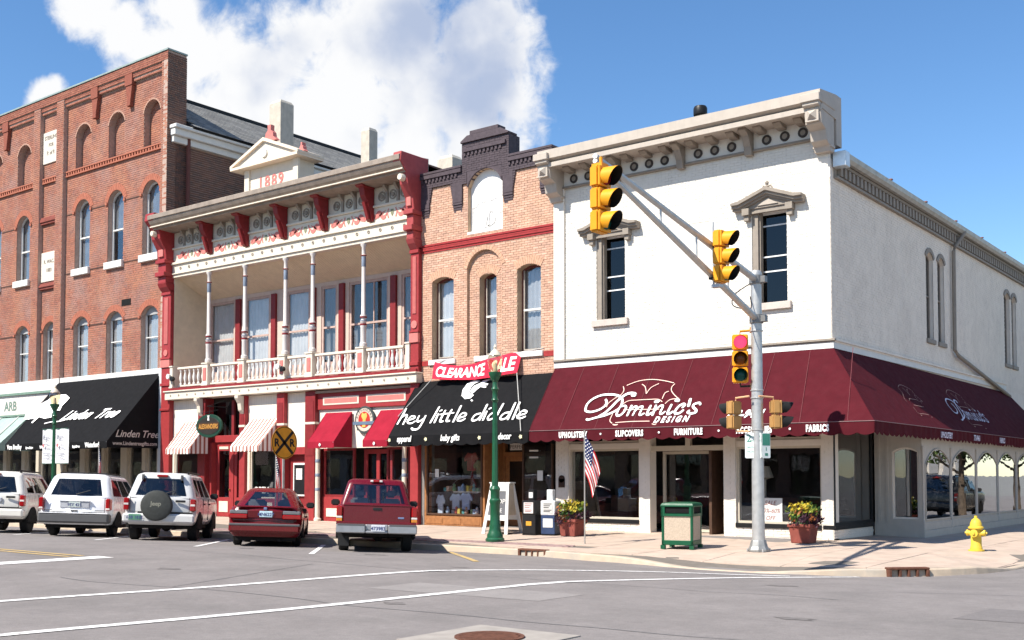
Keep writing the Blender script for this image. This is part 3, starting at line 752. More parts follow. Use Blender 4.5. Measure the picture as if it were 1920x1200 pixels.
# fascia of the neighbouring shop
b = MB(F0); b.box(-45, -36.05, -.05, .07, 4.45, 5.43); fas = part('fascia', b, mat('pale boards', (.66, .60, .56), .6, stripes=(0, .17, (.55, .49, .46), .08)), A)
part('fascia_moulding', MB(F0).box(-45, -36.05, -.05, .16, 5.36, 5.47).box(-45, -38.6, -.05, .14, 4.36, 4.45), mat('sage trim', (.16, .24, .19), .6), fas)
b = MB(); put_text(b, 'ARB', -40.15, 4.66, .62, plane((0, -.075, 0), (1, 0, 0), (0, 0, 1)), bold=.012); part('lettering', b, mat('sage letters', (.13, .20, .16), .6), fas)

# ---------------------------------------------------------------- B: red and cream balcony building
B = thing('balcony_building', 'red and cream Victorian building with a balcony and the date 1889 on its gable', 'building', (-21, 0, 0))
BX0, BX1 = -28.02, -13.98
part('core', MB().box(BX0, BX1, 1.9, 24, 0, 11.4), INTERIOR, B)
part('roof', MB().prism([(.3, 11.5), (.3, 11.95), (24, 11.2), (24, 10.9)], 'x', BX0, BX1), mat('tar roof', (.06, .06, .06), .9), B)
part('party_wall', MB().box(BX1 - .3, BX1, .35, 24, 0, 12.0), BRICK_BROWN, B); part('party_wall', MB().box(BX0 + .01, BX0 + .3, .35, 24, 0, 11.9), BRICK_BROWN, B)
# entablature
b = MB(F0)
for (n0, n1, z0, z1) in ((-.3, .08, 9.58, 9.70), (-.3, .14, 9.70, 9.76), (-.3, .08, 9.76, 10.10), (-.3, .16, 10.10, 10.19), (-.3, .05, 10.19, 10.72), (-.3, .12, 10.72, 10.80), (-.3, .02, 10.80, 11.42)):
    b.box(-27.45, -14.2, n0, n1, z0, z1)
ent = part('entablature', b, CREAM, B, bev=.012)
bm_ = MB(F0); disc(bm_, 0, 0, .06, 0, .02, 10, hole=.03); boss = bm_.mesh('boss', TAUPE)
for i in range(23): inst('boss', boss, ent, (-26.9 + i * .56, -.08, 9.93))
b = MB(); b.prism([(-.28, 11.42), (-.80, 11.45), (-.80, 11.52), (-.90, 11.54), (-.90, 11.60), (-.97, 11.66), (-1.03, 11.76), (-1.03, 11.80), (-1.08, 11.82), (-1.08, 11.97), (-1.02, 12.01), (.35, 12.14), (.35, 11.42)], 'x', -27.75, -13.9)
part('cornice', b, mat('weathered cornice', (.27, .22, .18), .6, var=.2, scale=3, streak=.4), B)
part('gutter_lip', MB().box(-27.78, -13.88, -.94, -.90, 11.53, 11.57), CREAM, B)
posts = (-25.1, -22.9, -20.58, -19.11, -16.54)
brk = (-24.98, -22.78, -20.59, -18.41, -16.14)
BM = MB(); BM.prism([(0, 1.4), (-.60, 1.4), (-.62, 1.24), (-.52, 1.12), (-.46, .85), (-.30, .62), (-.22, .40), (-.13, .05), (-.10, 0), (0, 0)], 'x', -.12, .12)
BM.box(-.17, .17, -.66, 0, 1.36, 1.44); BM.box(-.15, .15, -.56, 0, 1.1, 1.16); BM.prism([(0, .62), (-.42, .62), (-.2, .05), (0, .0)], 'x', -.07, .07); BM.lathe([(.09, -.17), (.09, .17)], (0, -.56, 1.2), 10, 'x')
bracket_me = BM.mesh('bracket', RED_D, bev=.008)
for x in brk: inst('bracket', bracket_me, B, (x, -.06, 10.26))
# frieze ornaments: round panels above, rose scrollwork below
om = MB(F0); disc(om, 0, 0, .17, 0, .03, 14, hole=.12); disc(om, 0, 0, .08, 0, .04, 10); orn = om.mesh('frieze_ring', TAUPE)
vm = MB(); vm.prism([(0, .3), (-.22, .3), (-.2, .22), (-.06, .08), (-.05, -.3), (0, -.3)], 'x', -.055, .055); vol = vm.mesh('modillion', TAUPE)
edges = [-27.45] + list(brk) + [-14.2]
for e0, e1 in zip(edges, edges[1:]):
    n = max(2, round((e1 - e0 - .4) / .56))
    for i in range(n):
        x = lerp(e0 + .2, e1 - .2, (i + .5) / n); inst('frieze_ring', orn, ent, (x, -.02, 11.08))
        if i: inst('modillion', vol, ent, (lerp(e0 + .2, e1 - .2, i / n), -.02, 11.12))
    c = (e0 + e1) / 2; pf = plane((c, -.052, 10.45), (1, 0, 0), (0, 0, 1)); hw = (e1 - e0) / 2 - .25
    for s in (-1, 1):
        b = MB(); ribbon(b, smooth_line([(s * .16, .16), (s * .22, 0), (s * .16, -.16)]), .045, 0, .012, pf)
        ribbon(b, smooth_line([(s * .24, .02), (s * .42, -.12), (s * .6, .08), (s * .78, -.06), (s * max(.85, hw), .06)]), [.05, .13, .16, .14, .04], 0, .012, pf)
        ribbon(b, smooth_line([(s * .3, .12), (s * .5, .02), (s * .68, -.1)]), [.03, .07, .03], 0, .012, pf); part('scrollwork', b, PINK, ent)
    b = MB(); b.add([pf(u, v, .014) for u, v in ((-.07, .12), (.07, .12), (.06, -.03), (0, -.12), (-.06, -.03))], [(0, 1, 2, 3, 4)]); part('shield', b, mat('drab green', (.22, .22, .14), .6), ent)
# end pilasters, stacked blocks as on the photograph
for s, x0, x1 in ((-1, -28.0, -27.42), (1, -14.22, -13.86)):
    pil = part('pilaster', MB().box(x0, x1, -.16, .35, 0, 9.1), RED, B, bev=.012)
    b = MB(); c = (x0 + x1) / 2; w = (x1 - x0) / 2
    b.prism([(.3, 12.1), (-1.0, 12.1), (-1.05, 11.8), (-.75, 11.45), (-.70, 11.1), (-.45, 10.7), (-.4, 10.3), (.3, 10.3)], 'x', c - w, c + w)
    b.box(c - w - .03, c + w + .03, -.5, .3, 10.15, 10.3); b.box(c - w + .03, c + w - .03, -.4, .3, 9.8, 10.15); b.box(c - w - .02, c + w + .02, -.52, .3, 9.62, 9.8); b.box(c - w + .03, c + w - .03, -.4, .3, 9.36, 9.62)
    b.prism([(.3, 9.36), (-.42, 9.36), (-.34, 9.2), (-.2, 9.02), (.3, 9.02)], 'x', c - w, c + w)
    part('end_bracket', b, RED if s < 0 else mat('rose red paint', (.34, .060, .060), .55, var=.12), B, bev=.015)
    b = MB(); b.box(c - w * .55, c + w * .55, -.475, -.40, 10.42, 10.72); part('end_panel', b, PINK, B, bev=.012)
    b = MB(); b.lathe([(.0, -.2), (.1, -.2), (.13, -.05), (.13, 0)], (c, -.70, 11.3), 12, 'y'); part('end_rosette', b, CREAM, B)
    for z, h in ((8.9, .12), (6.25, .1), (5.95, .35), (5.2, .12), (4.2, .1), (.0, .45)): part('pilaster_block', MB().box(x0 - .02, x1 + .02, -.21, -.1, z, z + h), PINK if z in (5.95,) else RED, pil, bev=.012)
    b = MB(F0); disc(b, c, 6.55, .13, .155, .19, 14); part('pilaster_disc', b, PINK, pil)
    part('pilaster_strip', MB().box(c - w * .45, c + w * .45, -.185, -.15, 6.9, 8.8), mat('rose strip', (.42, .11, .10), .55), pil, bev=.01)
# gable with the date
gb = MB(); gb.box(-23.15, -20.35, .25, 1.1, 12.05, 13.42); gable = part('gable', gb, CREAM, B)
b = MB(); b.prism([(-23.75, 13.42), (-20.0, 13.42), (-20.0, 13.52), (-21.87, 14.28), (-23.75, 13.52)], 'y', .0, 1.2); part('pediment', b, CREAM, gable)
b = MB()
for s in (-1, 1): b.prism([(-21.87, 14.3), (-21.87 + s * 1.95, 13.5), (-21.87 + s * 1.95, 13.40), (-21.87, 14.17)], 'y', -.10, 1.2)
b.box(-23.8, -19.94, -.10, 1.2, 13.32, 13.42); part('raking_moulding', b, mat('pale peach paint', (.72, .60, .47), .6, var=.06), gable)
for x in (-23.15, -20.35): part('gable_pilaster', MB().box(x - .14, x + .14, .18, .3, 12.05, 13.32), CREAM, gable, bev=.01)
part('gable_base', MB().box(-23.4, -20.1, .15, 1.15, 12.03, 12.2), WHITE, gable, bev=.012)
b = MB(F0); disc(b, -21.87, 13.72, .16, .0, .06, 14); part('gable_rosette', b, WHITE, gable)
b = MB(); put_text(b, '1889', -21.8, 12.5, .62, plane((0, .245, 0), (1, 0, 0), (0, 0, 1)), bold=.012, spacing=1.25, n=.01); part('date', b, PINK, gable)
def crest(x, z, h, w, y=.2):
    b = MB(); b.prism([(x - w, z), (x + w, z), (x + w * .55, z + h * .25), (x + w * .5, z + h * .5), (x + w * .2, z + h * .68), (x + w * .22, z + h), (x - w * .22, z + h), (x - w * .2, z + h * .68), (x - w * .5, z + h * .5), (x - w * .55, z + h * .25)], 'y', y, y + .18); part('crest', b, PINK, gable)
crest(-21.87, 14.22, .62, .42); crest(-23.75, 13.5, .28, .16); crest(-20.05, 13.5, .34, .18)
# porch: boarded ceiling and side wall, back wall with windows
b = MB()
for i in range(112):
    x0 = -27.42 + i * .1195
    b.add([(x0, .1, 9.62), (x0 + .112, .1, 9.62), (x0 + .112, 1.62, 8.87), (x0, 1.62, 8.87), (x0, .1, 9.70), (x0 + .112, .1, 9.70), (x0 + .112, 1.62, 8.95), (x0, 1.62, 8.95)], [(0, 1, 2, 3), (4, 5, 6, 7), (0, 1, 5, 4), (1, 2, 6, 5), (2, 3, 7, 6), (3, 0, 4, 7)])
part('ceiling_boards', b, CREAM_D, B, kind='stuff')
part('ceiling_void', MB().prism([(.1, 9.72), (1.7, 8.98), (1.9, 11.4), (.1, 11.4)], 'x', -27.42, -14.2), INTERIOR, B)
b = MB()
for i in range(38): b.box(-27.44, -27.40, .0 + i * .0435, .0 + i * .0435 + .040, 5.1, 9.65)
part('side_boards', b, CREAM_D, B, kind='stuff'); part('side_backing', MB().box(-27.5, -27.441, -.0, 1.7, 5.1, 9.65), CREAM_D, B); part('side_backing', MB().box(-14.2, -14.1, 0, 1.7, 5.1, 9.65), CREAM_D, B)
bw = [(-27.2, -25.6), (-24.93, -23.42), (-22.42, -21.1), (-20.45, -19.6), (-18.96, -16.95), (-16.3, -15.0)]
FB = front(1.6)
b = MB(FB); wall_cells(b, -27.4, -14.2, 5.1, 8.87, -.3, 0, [(x0, x1, 5.75, 8.72) for x0, x1 in bw]); part('porch_wall', b, mat('dusty cream', (.55, .43, .36), .65, var=.06), B)
for k, (x0, x1) in enumerate(bw):
    o = Arch(x0, x1, 5.75, 8.72, 0); 
    window(B, FB, o, .03, mat('dusty rose trim', (.46, .33, .28), .6), GLASS_PORCH, .10, .47, blind=[(CLOTH_W, 0, 1)] if k < 3 else [(BLIND_D, 0, 1)] if k != 4 else [(BLIND_D, 0, .44)], vert=(.62,) if k == 4 else ())
for x0, x1 in ((-25.45, -25.15), (-23.25, -22.98), (-20.95, -20.72), (-19.42, -19.15), (-16.78, -16.5)):
    part('porch_pilaster', MB(FB).box(x0, x1, -.02, .10, 5.1, 8.72), RED_D, B, bev=.01)
# balcony
bal = part('balcony_floor', MB().box(-27.5, -13.9, -.22, 1.7, 4.98, 5.09), RED_D, B)
part('soffit', MB().box(-27.5, -13.9, -.15, 1.9, 4.9, 4.975), INTERIOR, B)
b = MB(); b.box(-27.55, -13.82, -.30, .3, 4.62, 4.92); b.box(-27.6, -13.8, -.36, .3, 4.92, 4.975); beam = part('beam', b, CREAM, B, bev=.015)
dm = MB(F0); disc(dm, 0, 0, .05, 0, .012, 4); dot = dm.mesh('stud', TAUPE)
for i in range(25): inst('stud', dot, beam, (-27.15 + i * .54, -.301, 4.78))
pm = MB(); pm.box(-.17, .17, -.17, .17, 0, .84); pm.box(-.20, .20, -.20, .20, .84, .9); pm.box(-.2, .2, -.2, .2, 0, .06); ped = pm.mesh('pedestal', CREAM, bev=.01)
im = MB(); im.box(-.10, .10, -.012, 0, 0, .5); im.box(-.075, .075, -.016, 0, .025, .475); insm = im.mesh('pedestal_panel', PINK)
pcm = MB(); pcm.lathe([(.13, 0), (.13, .1), (.10, .14), (.10, .65), (.115, .7), (.09, .78), (.12, .86), (.085, .92), (.08, .95), (.115, 1.02), (.115, 1.06), (.075, 1.12), (.07, 3.1), (.10, 3.14), (.07, 3.18), (.07, 3.42), (.12, 3.5), (.12, 3.54)], n=12); post_me = pcm.mesh('porch_post', PALEGREY, smooth=35)
bands = [(MB().lathe(pr, n=12).mesh('post_band', m_, smooth=True)) for pr, m_ in (([(.118, .72), (.122, .75), (.118, .78)], RED_D), ([(.118, .98), (.122, 1.0), (.118, 1.03)], RED_D), ([(.095, 3.12), (.106, 3.14), (.095, 3.16)], RED_D), ([(.118, .86), (.122, .88), (.118, .9)], BLUEGREY), ([(.075, 2.75), (.078, 2.76), (.078, 3.08), (.075, 3.1)], BLUEGREY))]
for x in posts:
    inst('pedestal', ped, B, (x, -.03, 5.09)); 
    p_ = inst('porch_post', post_me, B, (x, -.03, 6.02)); ORG[p_] = (x, -.03, 6.02)
    for bm2 in bands: inst('post_band', bm2, p_, (x, -.03, 6.02))
    inst('pedestal_panel', insm, B, (x, -.202, 5.29))
for x in (-27.28, -14.32): inst('pedestal', ped, B, (x, -.03, 5.09), scale=(.55, 1, 1))
blm = MB(); blm.lathe([(.055, 0), (.055, .05), (.03, .08), (.06, .22), (.065, .3), (.035, .46), (.03, .52), (.05, .56), (.05, .6)], n=8); blme = blm.mesh('baluster', WHITE, smooth=True)
xs_ = [-27.18] + list(posts) + [-14.42]
for e0, e1, n in zip(xs_, xs_[1:], (6, 6, 8, 4, 8, 8)):
    a, c = e0 + .18, e1 - .18
    part('rail', MB().box(a, c, -.11, .05, 5.83, 5.92), CREAM, B, bev=.012); part('rail', MB().box(a, c, -.09, .03, 5.13, 5.20), CREAM, B, bev=.01)
    for i in range(n): inst('baluster', blme, B, (lerp(a, c, (i + .5) / n), -.03, 5.21))
# ground floor
FG = front(.05)
bays = part('shopfront_backing', MB().box(-27.45, -14.2, 1.5, 1.6, 0, 4.6).box(-27.45, -14.2, .35, 1.6, 4.45, 4.62), INTERIOR, B)
BOARD = mat('cream boarding', (.70, .645, .55), .65, var=.04, stripes=(0, .14, (.56, .50, .42), .07))
def column(x0, x1, z1=4.6, m=RED, y0=-.12):
    c = part('column', MB().box(x0, x1, y0, .3, 0, z1), m, B, bev=.012)
    part('column_panel', MB().box(x0 + .07, x1 - .07, y0 - .012, y0 + .01, 2.3, z1 - .35), RED_D, c); part('column_base', MB().box(x0 - .03, x1 + .03, y0 - .05, .3, 0, .5), RED, c, bev=.012); part('column_band', MB().box(x0 - .01, x1 + .01, y0 - .02, .1, 3.42, 3.5), CREAM, c)
for x0, x1 in ((-25.6, -25.15), (-23.05, -22.72), (-20.92, -20.50), (-19.38, -18.85)): column(x0, x1, m=RED if x0 in (-23.05, -20.92) else RED_D)
for x in (-25.38, -22.88): 
    b = MB(); b.prism([(-.12, 4.6), (-.42, 4.6), (-.42, 4.5), (-.28, 4.3), (-.24, 4.05), (-.12, 3.9)], 'x', x - .1, x + .1); part('small_bracket', b, CREAM, B, bev=.01)
for x0, x1, zl in ((-27.42, -25.6, 3.0), (-22.72, -20.92, 3.0)):
    part('bay_panel', MB(FG).box(x0, x1, -.05, .0, zl, 4.6), BOARD, B)
    for q0, q1 in ((x0, x0 + .16), (x1 - .16, x1)): part('bay_stile', MB(FG).box(q0, q1, -.05, .05, .0, 3.0), CREAM, B, bev=.01)
    glazed(B, FG, x0 + .16, x1 - .16, .75, 3.0, -.03, GLASS, CREAM, .05)
    part('bay_riser', MB(FG).box(x0 + .16, x1 - .16, -.05, .02, 0, .75), RED, B); part('bay_riser_panel', MB(FG).box(x0 + .35, x1 - .35, .02, .04, .2, .6), CREAM, B)
# entrance: pair of red doors below a dark transom
part('transom_window', MB(FG).box(-25.15, -23.05, -.35, -.33, 3.15, 4.5), GLASS_DARK, B)
part('transom_bar', MB(FG).box(-25.15, -23.05, -.38, -.2, 2.88, 3.15), RED, B, bev=.012); part('transom_mullion', MB(FG).box(-24.05, -23.9, -.38, -.25, 3.15, 4.5), RED_D, B)
for x0, x1 in ((-25.0, -24.05), (-23.9, -23.1)):
    b = MB(FG); b.box(x0, x0 + .16, -.36, -.28, 0, 2.88); b.box(x1 - .16, x1, -.36, -.28, 0, 2.88); b.box(x0 + .16, x1 - .16, -.36, -.28, 0, .75); b.box(x0 + .16, x1 - .16, -.36, -.28, 2.55, 2.88)
    d = part('door', b, RED, B, bev=.008); part('pane', MB(FG).box(x0 + .14, x1 - .14, -.33, -.325, .74, 2.56), GLASS_DARK, d); part('door_panel', MB(FG).box(x0 + .2, x1 - .2, -.28, -.262, .18, .6), CREAM, d, bev=.006)
    part('door_arch', MB(FG).box(x0 + .2, x1 - .2, -.28, -.262, 2.62, 2.72), CREAM, d); part('handle', MB(FG).lathe([(.03, 0), (.04, .03), (.03, .06)], (x1 - .08, -.28, 1.05), 8, 'y'), mat('brass', (.5, .36, .12), .3, metal=1), d)
part('jamb', MB(FG).box(-25.15, -25.0, -.38, -.05, 0, 2.88).box(-24.05, -23.9, -.38, -.25, 0, 2.88), RED, B)
# boarded bay with the menu case
part('bay_panel', MB(FG).box(-20.5, -19.38, -.05, .0, 2.62, 4.6), BOARD, B); part('red_band', MB(FG).box(-20.5, -19.38, -.05, .12, 2.35, 2.62), RED, B, bev=.01)
part('red_wall', MB(FG).box(-20.5, -19.38, -.3, -.1, 0, 2.35), RED_D, B)
mc = part('menu_case', MB(FG).box(-20.2, -19.5, -.1, -.02, .85, 2.05), WHITE, B, bev=.01); part('menu_glass', MB(FG).box(-20.13, -19.57, -.02, -.012, .92, 1.98), BLACK, mc)
b = MB(FG); b.box(-20.02, -19.70, -.012, -.006, 1.45, 1.85); part('menu_sheet', b, WHITE, mc)
# bay with the two red awnings
part('header', MB(FG).box(-18.85, -14.2, -.1, .06, 3.92, 4.5), RED, B, bev=.012)
for x0, x1 in ((-18.55, -16.75), (-16.4, -14.55)):
    h = part('header_panel', MB(FG).box(x0, x1, .06, .075, 4.07, 4.36), CREAM, B, bev=.01); part('header_line', MB(FG).box(x0 + .08, x1 - .08, .075, .079, 4.13, 4.30), PINK, h)
part('header_cap', MB(FG).box(-18.95, -14.1, -.1, .16, 4.5, 4.58), TAUPE, B)
part('bay_panel', MB(FG).box(-18.85, -14.2, -.12, -.03, 2.55, 3.92), mat('plain cream board', (.72, .66, .57), .65, var=.03), B)
for x0, x1 in ((-18.6, -17.05), (-15.5, -14.45)):
    glazed(B, FG, x0, x1, .85, 2.55, -.06, GLASS, RED_D, .08)
    part('bay_riser', MB(FG).box(x0, x1, -.12, .0, 0, .85), RED, B); part('bay_riser_panel', MB(FG).box(x0 + .2, x1 - .2, 0, .02, .16, .45), CREAM, B)
dr = part('door', MB(FG).box(-16.95, -16.8, -.5, -.4, 0, 2.5).box(-15.75, -15.6, -.5, -.4, 0, 2.5).box(-16.8, -15.75, -.5, -.4, 2.35, 2.5).box(-16.8, -15.75, -.5, -.4, 0, .4).box(-16.35, -16.2, -.5, -.4, .4, 2.35), RED, B); part('pane', MB(FG).box(-16.82, -15.73, -.455, -.45, .38, 2.37), GLASS_DARK, dr)
for x in (-18.68, -14.5):
    b = MB(); b.lathe([(.13, 0), (.13, .08), (.09, .12), (.08, 2.55), (.12, 2.6)], (x, -.12, 0), 12); pp = part('slim_post', b, CREAM, B, smooth=35)
    for z in (1.05, 1.55, 2.05): b = MB(); b.lathe([(.083, 0), (.092, .02), (.092, .10), (.083, .12)], (x, -.12, z), 12); part('post_band', b, BLUEGREY, pp, smooth=True)
for k in range(6):
    x = -26.8 + k * 2.25
    if k == 1: continue
    b = MB(); b.box(x - .3, x + .3, .7, 1.1, 0, .9); b.lathe([(.12, 0), (.18, .2), (.1, .4)], (x, .9, .95), 10); part('shop_display', b, [WOOD, CLOTH_W, GREYPAINT][k % 3], B)
b = MB(); put_text(b, 'OPEN', -21.9, .95, .32, plane((0, .028, 0), (1, 0, 0), (0, 0, 1)), bold=.01); part('window_lettering', b, WHITE, B)

# chimneys behind the balcony building
def chimney(x, y, z0, z1, w, d, label):
    t = thing('chimney', label, 'chimney', (x, y, z0), group='stucco chimneys over the roofs')
    b = MB(); b.loft([[(x - w, y - d, z), (x + w, y - d, z), (x + w, y + d, z), (x - w, y + d, z)] for z in (z0, z1 - .12)] + [[(x - w * .8, y - d * .8, z1), (x + w * .8, y - d * .8, z1), (x + w * .8, y + d * .8, z1), (x - w * .8, y + d * .8, z1)]]); part('stack', b, STUCCO, t)
    part('flue', MB().lathe([(w * .45, -.1), (w * .45, .03)], (x, y, z1), 10), BLACK, t)
chimney(-25.9, 4.2, 11.6, 17.65, .36, .36, 'tallest stucco chimney rising behind the dated gable')
chimney(-23.4, 7.0, 11.5, 16.7, .25, .25, 'slimmer stucco chimney right of the dated gable')
chimney(-17.0, 5.0, 11.6, 13.85, .38, .3, 'short chimney peeping over the roof beside the plum parapet')

# ---------------------------------------------------------------- C: tan brick building with plum parapet
C = thing('tan_brick_building', 'narrow tan brick building with a plum painted parapet and white arched panel', 'building', (-11.25, 0, 0))
CX0, CX1 = -13.97, -8.52
c_win = [Arch(-13.41, -12.48, 5.34, 8.02, .13), Arch(-11.49, -10.80, 5.34, 7.96, .12), Arch(-9.92, -9.02, 5.36, 8.04, .13)]
FC = front(.0)
niche = Arch(-11.92, -10.52, 5.34, 8.70, .55)
panel = Arch(-11.89, -10.49, 9.31, 11.27, .5)
b = MB(FC); wall_cells(b, CX0, CX1, 4.62, 11.0, -.35, -.012, [o.rect for o in c_win[::2]] + [niche.rect, panel.rect])
for o in c_win[::2] + [niche, panel]: o.fill(b, -.35, -.012)
wall_cells(b, niche.a0, niche.a1, 5.2, 8.75, -.5, -.11, [c_win[1].rect]); c_win[1].fill(b, -.5, -.11)
part('wall', b, mat('tan mortar', (.46, .33, .22), .95, var=.15), C)
b = MB(FC); bricks(b, CX0, CX1, 4.62, 10.98, -.012, c_win[::2] + [niche, panel], bl=.2, bh=.062, seed=21)
bricks(b, niche.a0, niche.a1, 5.34, 8.7, -.11, [c_win[1]], bl=.2, bh=.062, seed=22)
part('brickwork', b, BRICK_TAN, C, kind='stuff', recalc=False)
for o in c_win: 
    b = MB(FC); n = -.1 if o is c_win[1] else 0; o.ring(.26, n - .005, n + .012, b, 13); part('arch_ring', b, mat('pinkish arch brick', (.50, .30, .20), .9, var=.2, scale=10), C)
b = MB(FC); niche.ring(.14, -.005, .016, b, 18); part('arch_ring', b, mat('pinkish arch brick', (.5, .3, .2)), C)
for k, o in enumerate(c_win):
    n = .26 if k != 1 else .36
    window(C, FC, o, n, mat('brown sash', (.16, .045, .035), .5), GLASS_UP, .07, .49, blind=[((CLOTH_W, BLIND_G, BLIND_G)[k], 0, 1)], sill=(WHITE, .17, .10, .07))
    b = MB(FC); b.box(o.a0 + .07, o.a1 - .07, -n - .05, -n + .015, lerp(o.z0, o.zt, .49) - .03, lerp(o.z0, o.zt, .49) + .03); part('meeting_rail', b, WHITE, C)
    part('storm_frame', MB(FC).box(o.a0 + .07, o.a0 + .10, -n - .03, -n + .012, o.z0 + .07, o.zs).box(o.a1 - .10, o.a1 - .07, -n - .03, -n + .012, o.z0 + .07, o.zs).box(o.a0 + .1, o.a1 - .1, -n - .03, -n + .012, o.z0 + .07, o.z0 + .11), TAUPE_L, C)
for i, (z, n) in enumerate(((8.87, .02), (8.945, .045), (9.02, .03), (9.085, .05))):
    part('red_course', MB(FC).box(CX0, CX1, -.01, n, z, z + .062), BAND_RED, C)
part('sill_course', MB(FC).box(CX0, -13.5, -.01, .02, 5.17, 5.33), BAND_RED, C); part('sill_course', MB(FC).box(-8.9, CX1, -.01, .02, 5.17, 5.33), BAND_RED, C)
# white arched panel with the carved monogram
pm_ = MB(FC); pts = [(panel.a0, panel.z0), (panel.a1, panel.z0)] + [(lerp(panel.a1, panel.a0, k / 12), panel.top(lerp(panel.a1, panel.a0, k / 12))) for k in range(13)]
pm_.prism(pts, 'y', -.35, -.16); pan = part('white_panel', pm_, mat('panel white', (.78, .76, .73), .7, var=.03), C)
part('panel_foot', MB(FC).box(panel.a0 - .02, panel.a1 + .02, -.16, .01, 9.25, 9.33), WHITE, pan)
b = MB(); pf = plane((-11.19, .158, 9.35), (1, 0, 0), (0, 0, 1))
for s_ in ([(-.16, .12), (.1, .12)], [(-.1, .14), (-.02, .48)], [(.02, .02), (.06, .55), (.2, .56)], [(.06, .14), (.24, .2), (.28, .36), (.2, .38)]): ribbon(b, smooth_line(s_) if len(s_) > 2 else s_, .05, 0, .022, pf)
for s_ in ([(-.62, .0), (-.62, .78)], [(-.62, .78), (-.5, .8), (-.32, .96), (-.18, .9), (-.02, 1.03), (.14, .92), (.3, .99), (.44, .9)]): ribbon(b, s_, .03, 0, .02, pf)
for i, ch in enumerate('CLAUTERS'):
    a = math.pi * (.95 - i * .13); vs, fs = text_mesh(ch, .2); ca, sa = math.cos(a - math.pi / 2), math.sin(a - math.pi / 2)
    b.add([pf(.05 + .46 * math.cos(a) + u * ca - v * sa, .22 + .46 * math.sin(a) + u * sa + v * ca, .018) for u, v in vs], fs)
part('monogram', b, mat('panel relief', (.60, .58, .56), .7), pan)
# plum parapet, stepped and corbelled
b = MB(FC)
def plum(x0, x1, z0, z1, n=.06, seed=1):
    b.box(x0, x1, -.35, n - .012, z0, z1); bricks(b, x0, x1, z0, z1, n - .012, (), bl=.2, bh=.062, seed=seed, j=.009)
plum(CX0, -12.1, 11.0, 11.42); plum(-10.2, CX1, 11.0, 11.42); plum(-12.1, -11.9, 10.9, 12.2); plum(-10.48, -10.2, 10.9, 12.2); plum(-11.9, -10.48, 11.28, 12.2)
for k in range(12):
    p, q = lerp(panel.a0, panel.a1, k / 12), lerp(panel.a0, panel.a1, (k + 1) / 12); b.prism([(p, panel.top(p)), (q, panel.top(q)), (q, 11.3), (p, 11.3)], 'y', -.16, .05)
for x0, x1 in ((-13.87, -13.5), (-12.5, -12.1), (-10.45, -10.05), (-9.02, -8.62)):
    b.box(x0, x1, -.2, .055, 10.35, 11.0)
    for i in range(5): b.box(x0 + .012 * i, x1 - .012 * i, -.2, .055 - .018 * i if i else .06, 10.27 - i * .078, 10.335 - i * .078)
for i in range(6): 
    for x0, s in ((-13.5, 1), (-12.5, -1), (-10.05, 1), (-9.02, -1)): b.box(min(x0, x0 + s * (.10 - .016 * i)), max(x0, x0 + s * (.10 - .016 * i)), -.2, .05, 10.92 - i * .08, 10.985 - i * .08)
par = part('parapet', b, PURPLE, C, recalc=False)
dn = MB(FC); dn.box(0, .08, .055, .10, 0, .12); dne = dn.mesh('dentil', PURPLE)
for x0, x1, z in ((CX0, -12.1, 11.18), (-10.2, CX1, 11.18), (-12.0, -10.3, 11.78)):
    k = int((x1 - x0) / .16)
    for i in range(k): inst('dentil', dne, C, (x0 + i * .16, 0, z))
    part('dentil_band', MB(FC).box(x0, x1, .04, .13, z + .12, z + .24), PURPLE, C)
b = MB(FC); b.box(CX0, -12.1, -.4, .12, 11.44, 11.52); b.box(-10.2, CX1, -.4, .12, 11.44, 11.52); b.prism([(-12.12, 12.2), (-10.18, 12.2), (-10.18, 12.26), (-10.5, 12.42), (-11.85, 12.42), (-12.12, 12.26)], 'y', -.35, .12); b.prism([(-11.75, 12.42), (-10.6, 12.42), (-10.6, 12.55), (-11.75, 12.55)], 'y', -.3, .10); part('coping', b, PURPLE, C, bev=.01)
part('parapet_back', MB(FC).box(CX0, CX1, -.5, -.36, 8, 11.4).box(-12.1, -10.2, -.5, -.36, 11.3, 12.2), PURPLE, C)
part('core', MB().box(CX0, CX1, 2.2, 22, 0, 10.6).box(CX0, CX1, .5, 2.2, 8.3, 10.6).box(CX0, CX1, 1.0, 2.2, 4.4, 8.3), INTERIOR, C)
# ground floor of C
part('lintel', MB(FC).box(CX0, CX1, -.9, -.05, 3.05, 4.62), DARKBROWN, C)
part('left_pier', MB(FC).box(CX0, -13.72, -.5, .0, 0, 3.05), GREYPAINT, C, bev=.012)
b = MB(FC); b.box(-13.7, -11.3, -.25, .02, 0, .30); b.box(-13.7, -13.62, -.25, .02, .3, 3.0); part('display_base', b, WOOD, C, bev=.01)
for i in range(3): part('base_panel', MB(FC).box(-13.62 + i * .78, -12.92 + i * .78, .02, .035, .05, .25), WOOD, C, bev=.006)
glazed(C, FC, -13.62, -11.3, .34, 2.95, -.02, GLASS, DARKBROWN, .05)
b = MB(); b.box(-11.28, -11.2, .02, 1.2, 0, 3.0); part('return_frame', b, WOOD, C); part('return_pane', MB().box(-11.24, -11.235, .06, 1.2, .35, 2.9), GLASS, C)
dr = part('door', MB(front(1.0)).box(-11.15, -11.0, -.05, 0, 0, 2.2).box(-10.1, -9.95, -.05, 0, 0, 2.2).box(-11.0, -10.1, -.05, 0, 0, .45).box(-11.0, -10.1, -.05, 0, 2.05, 2.2), WOOD, C, bev=.01); part('pane', MB(front(1.0)).box(-11.0, -10.1, -.03, -.025, .45, 2.05), GLASS_DARK, dr)
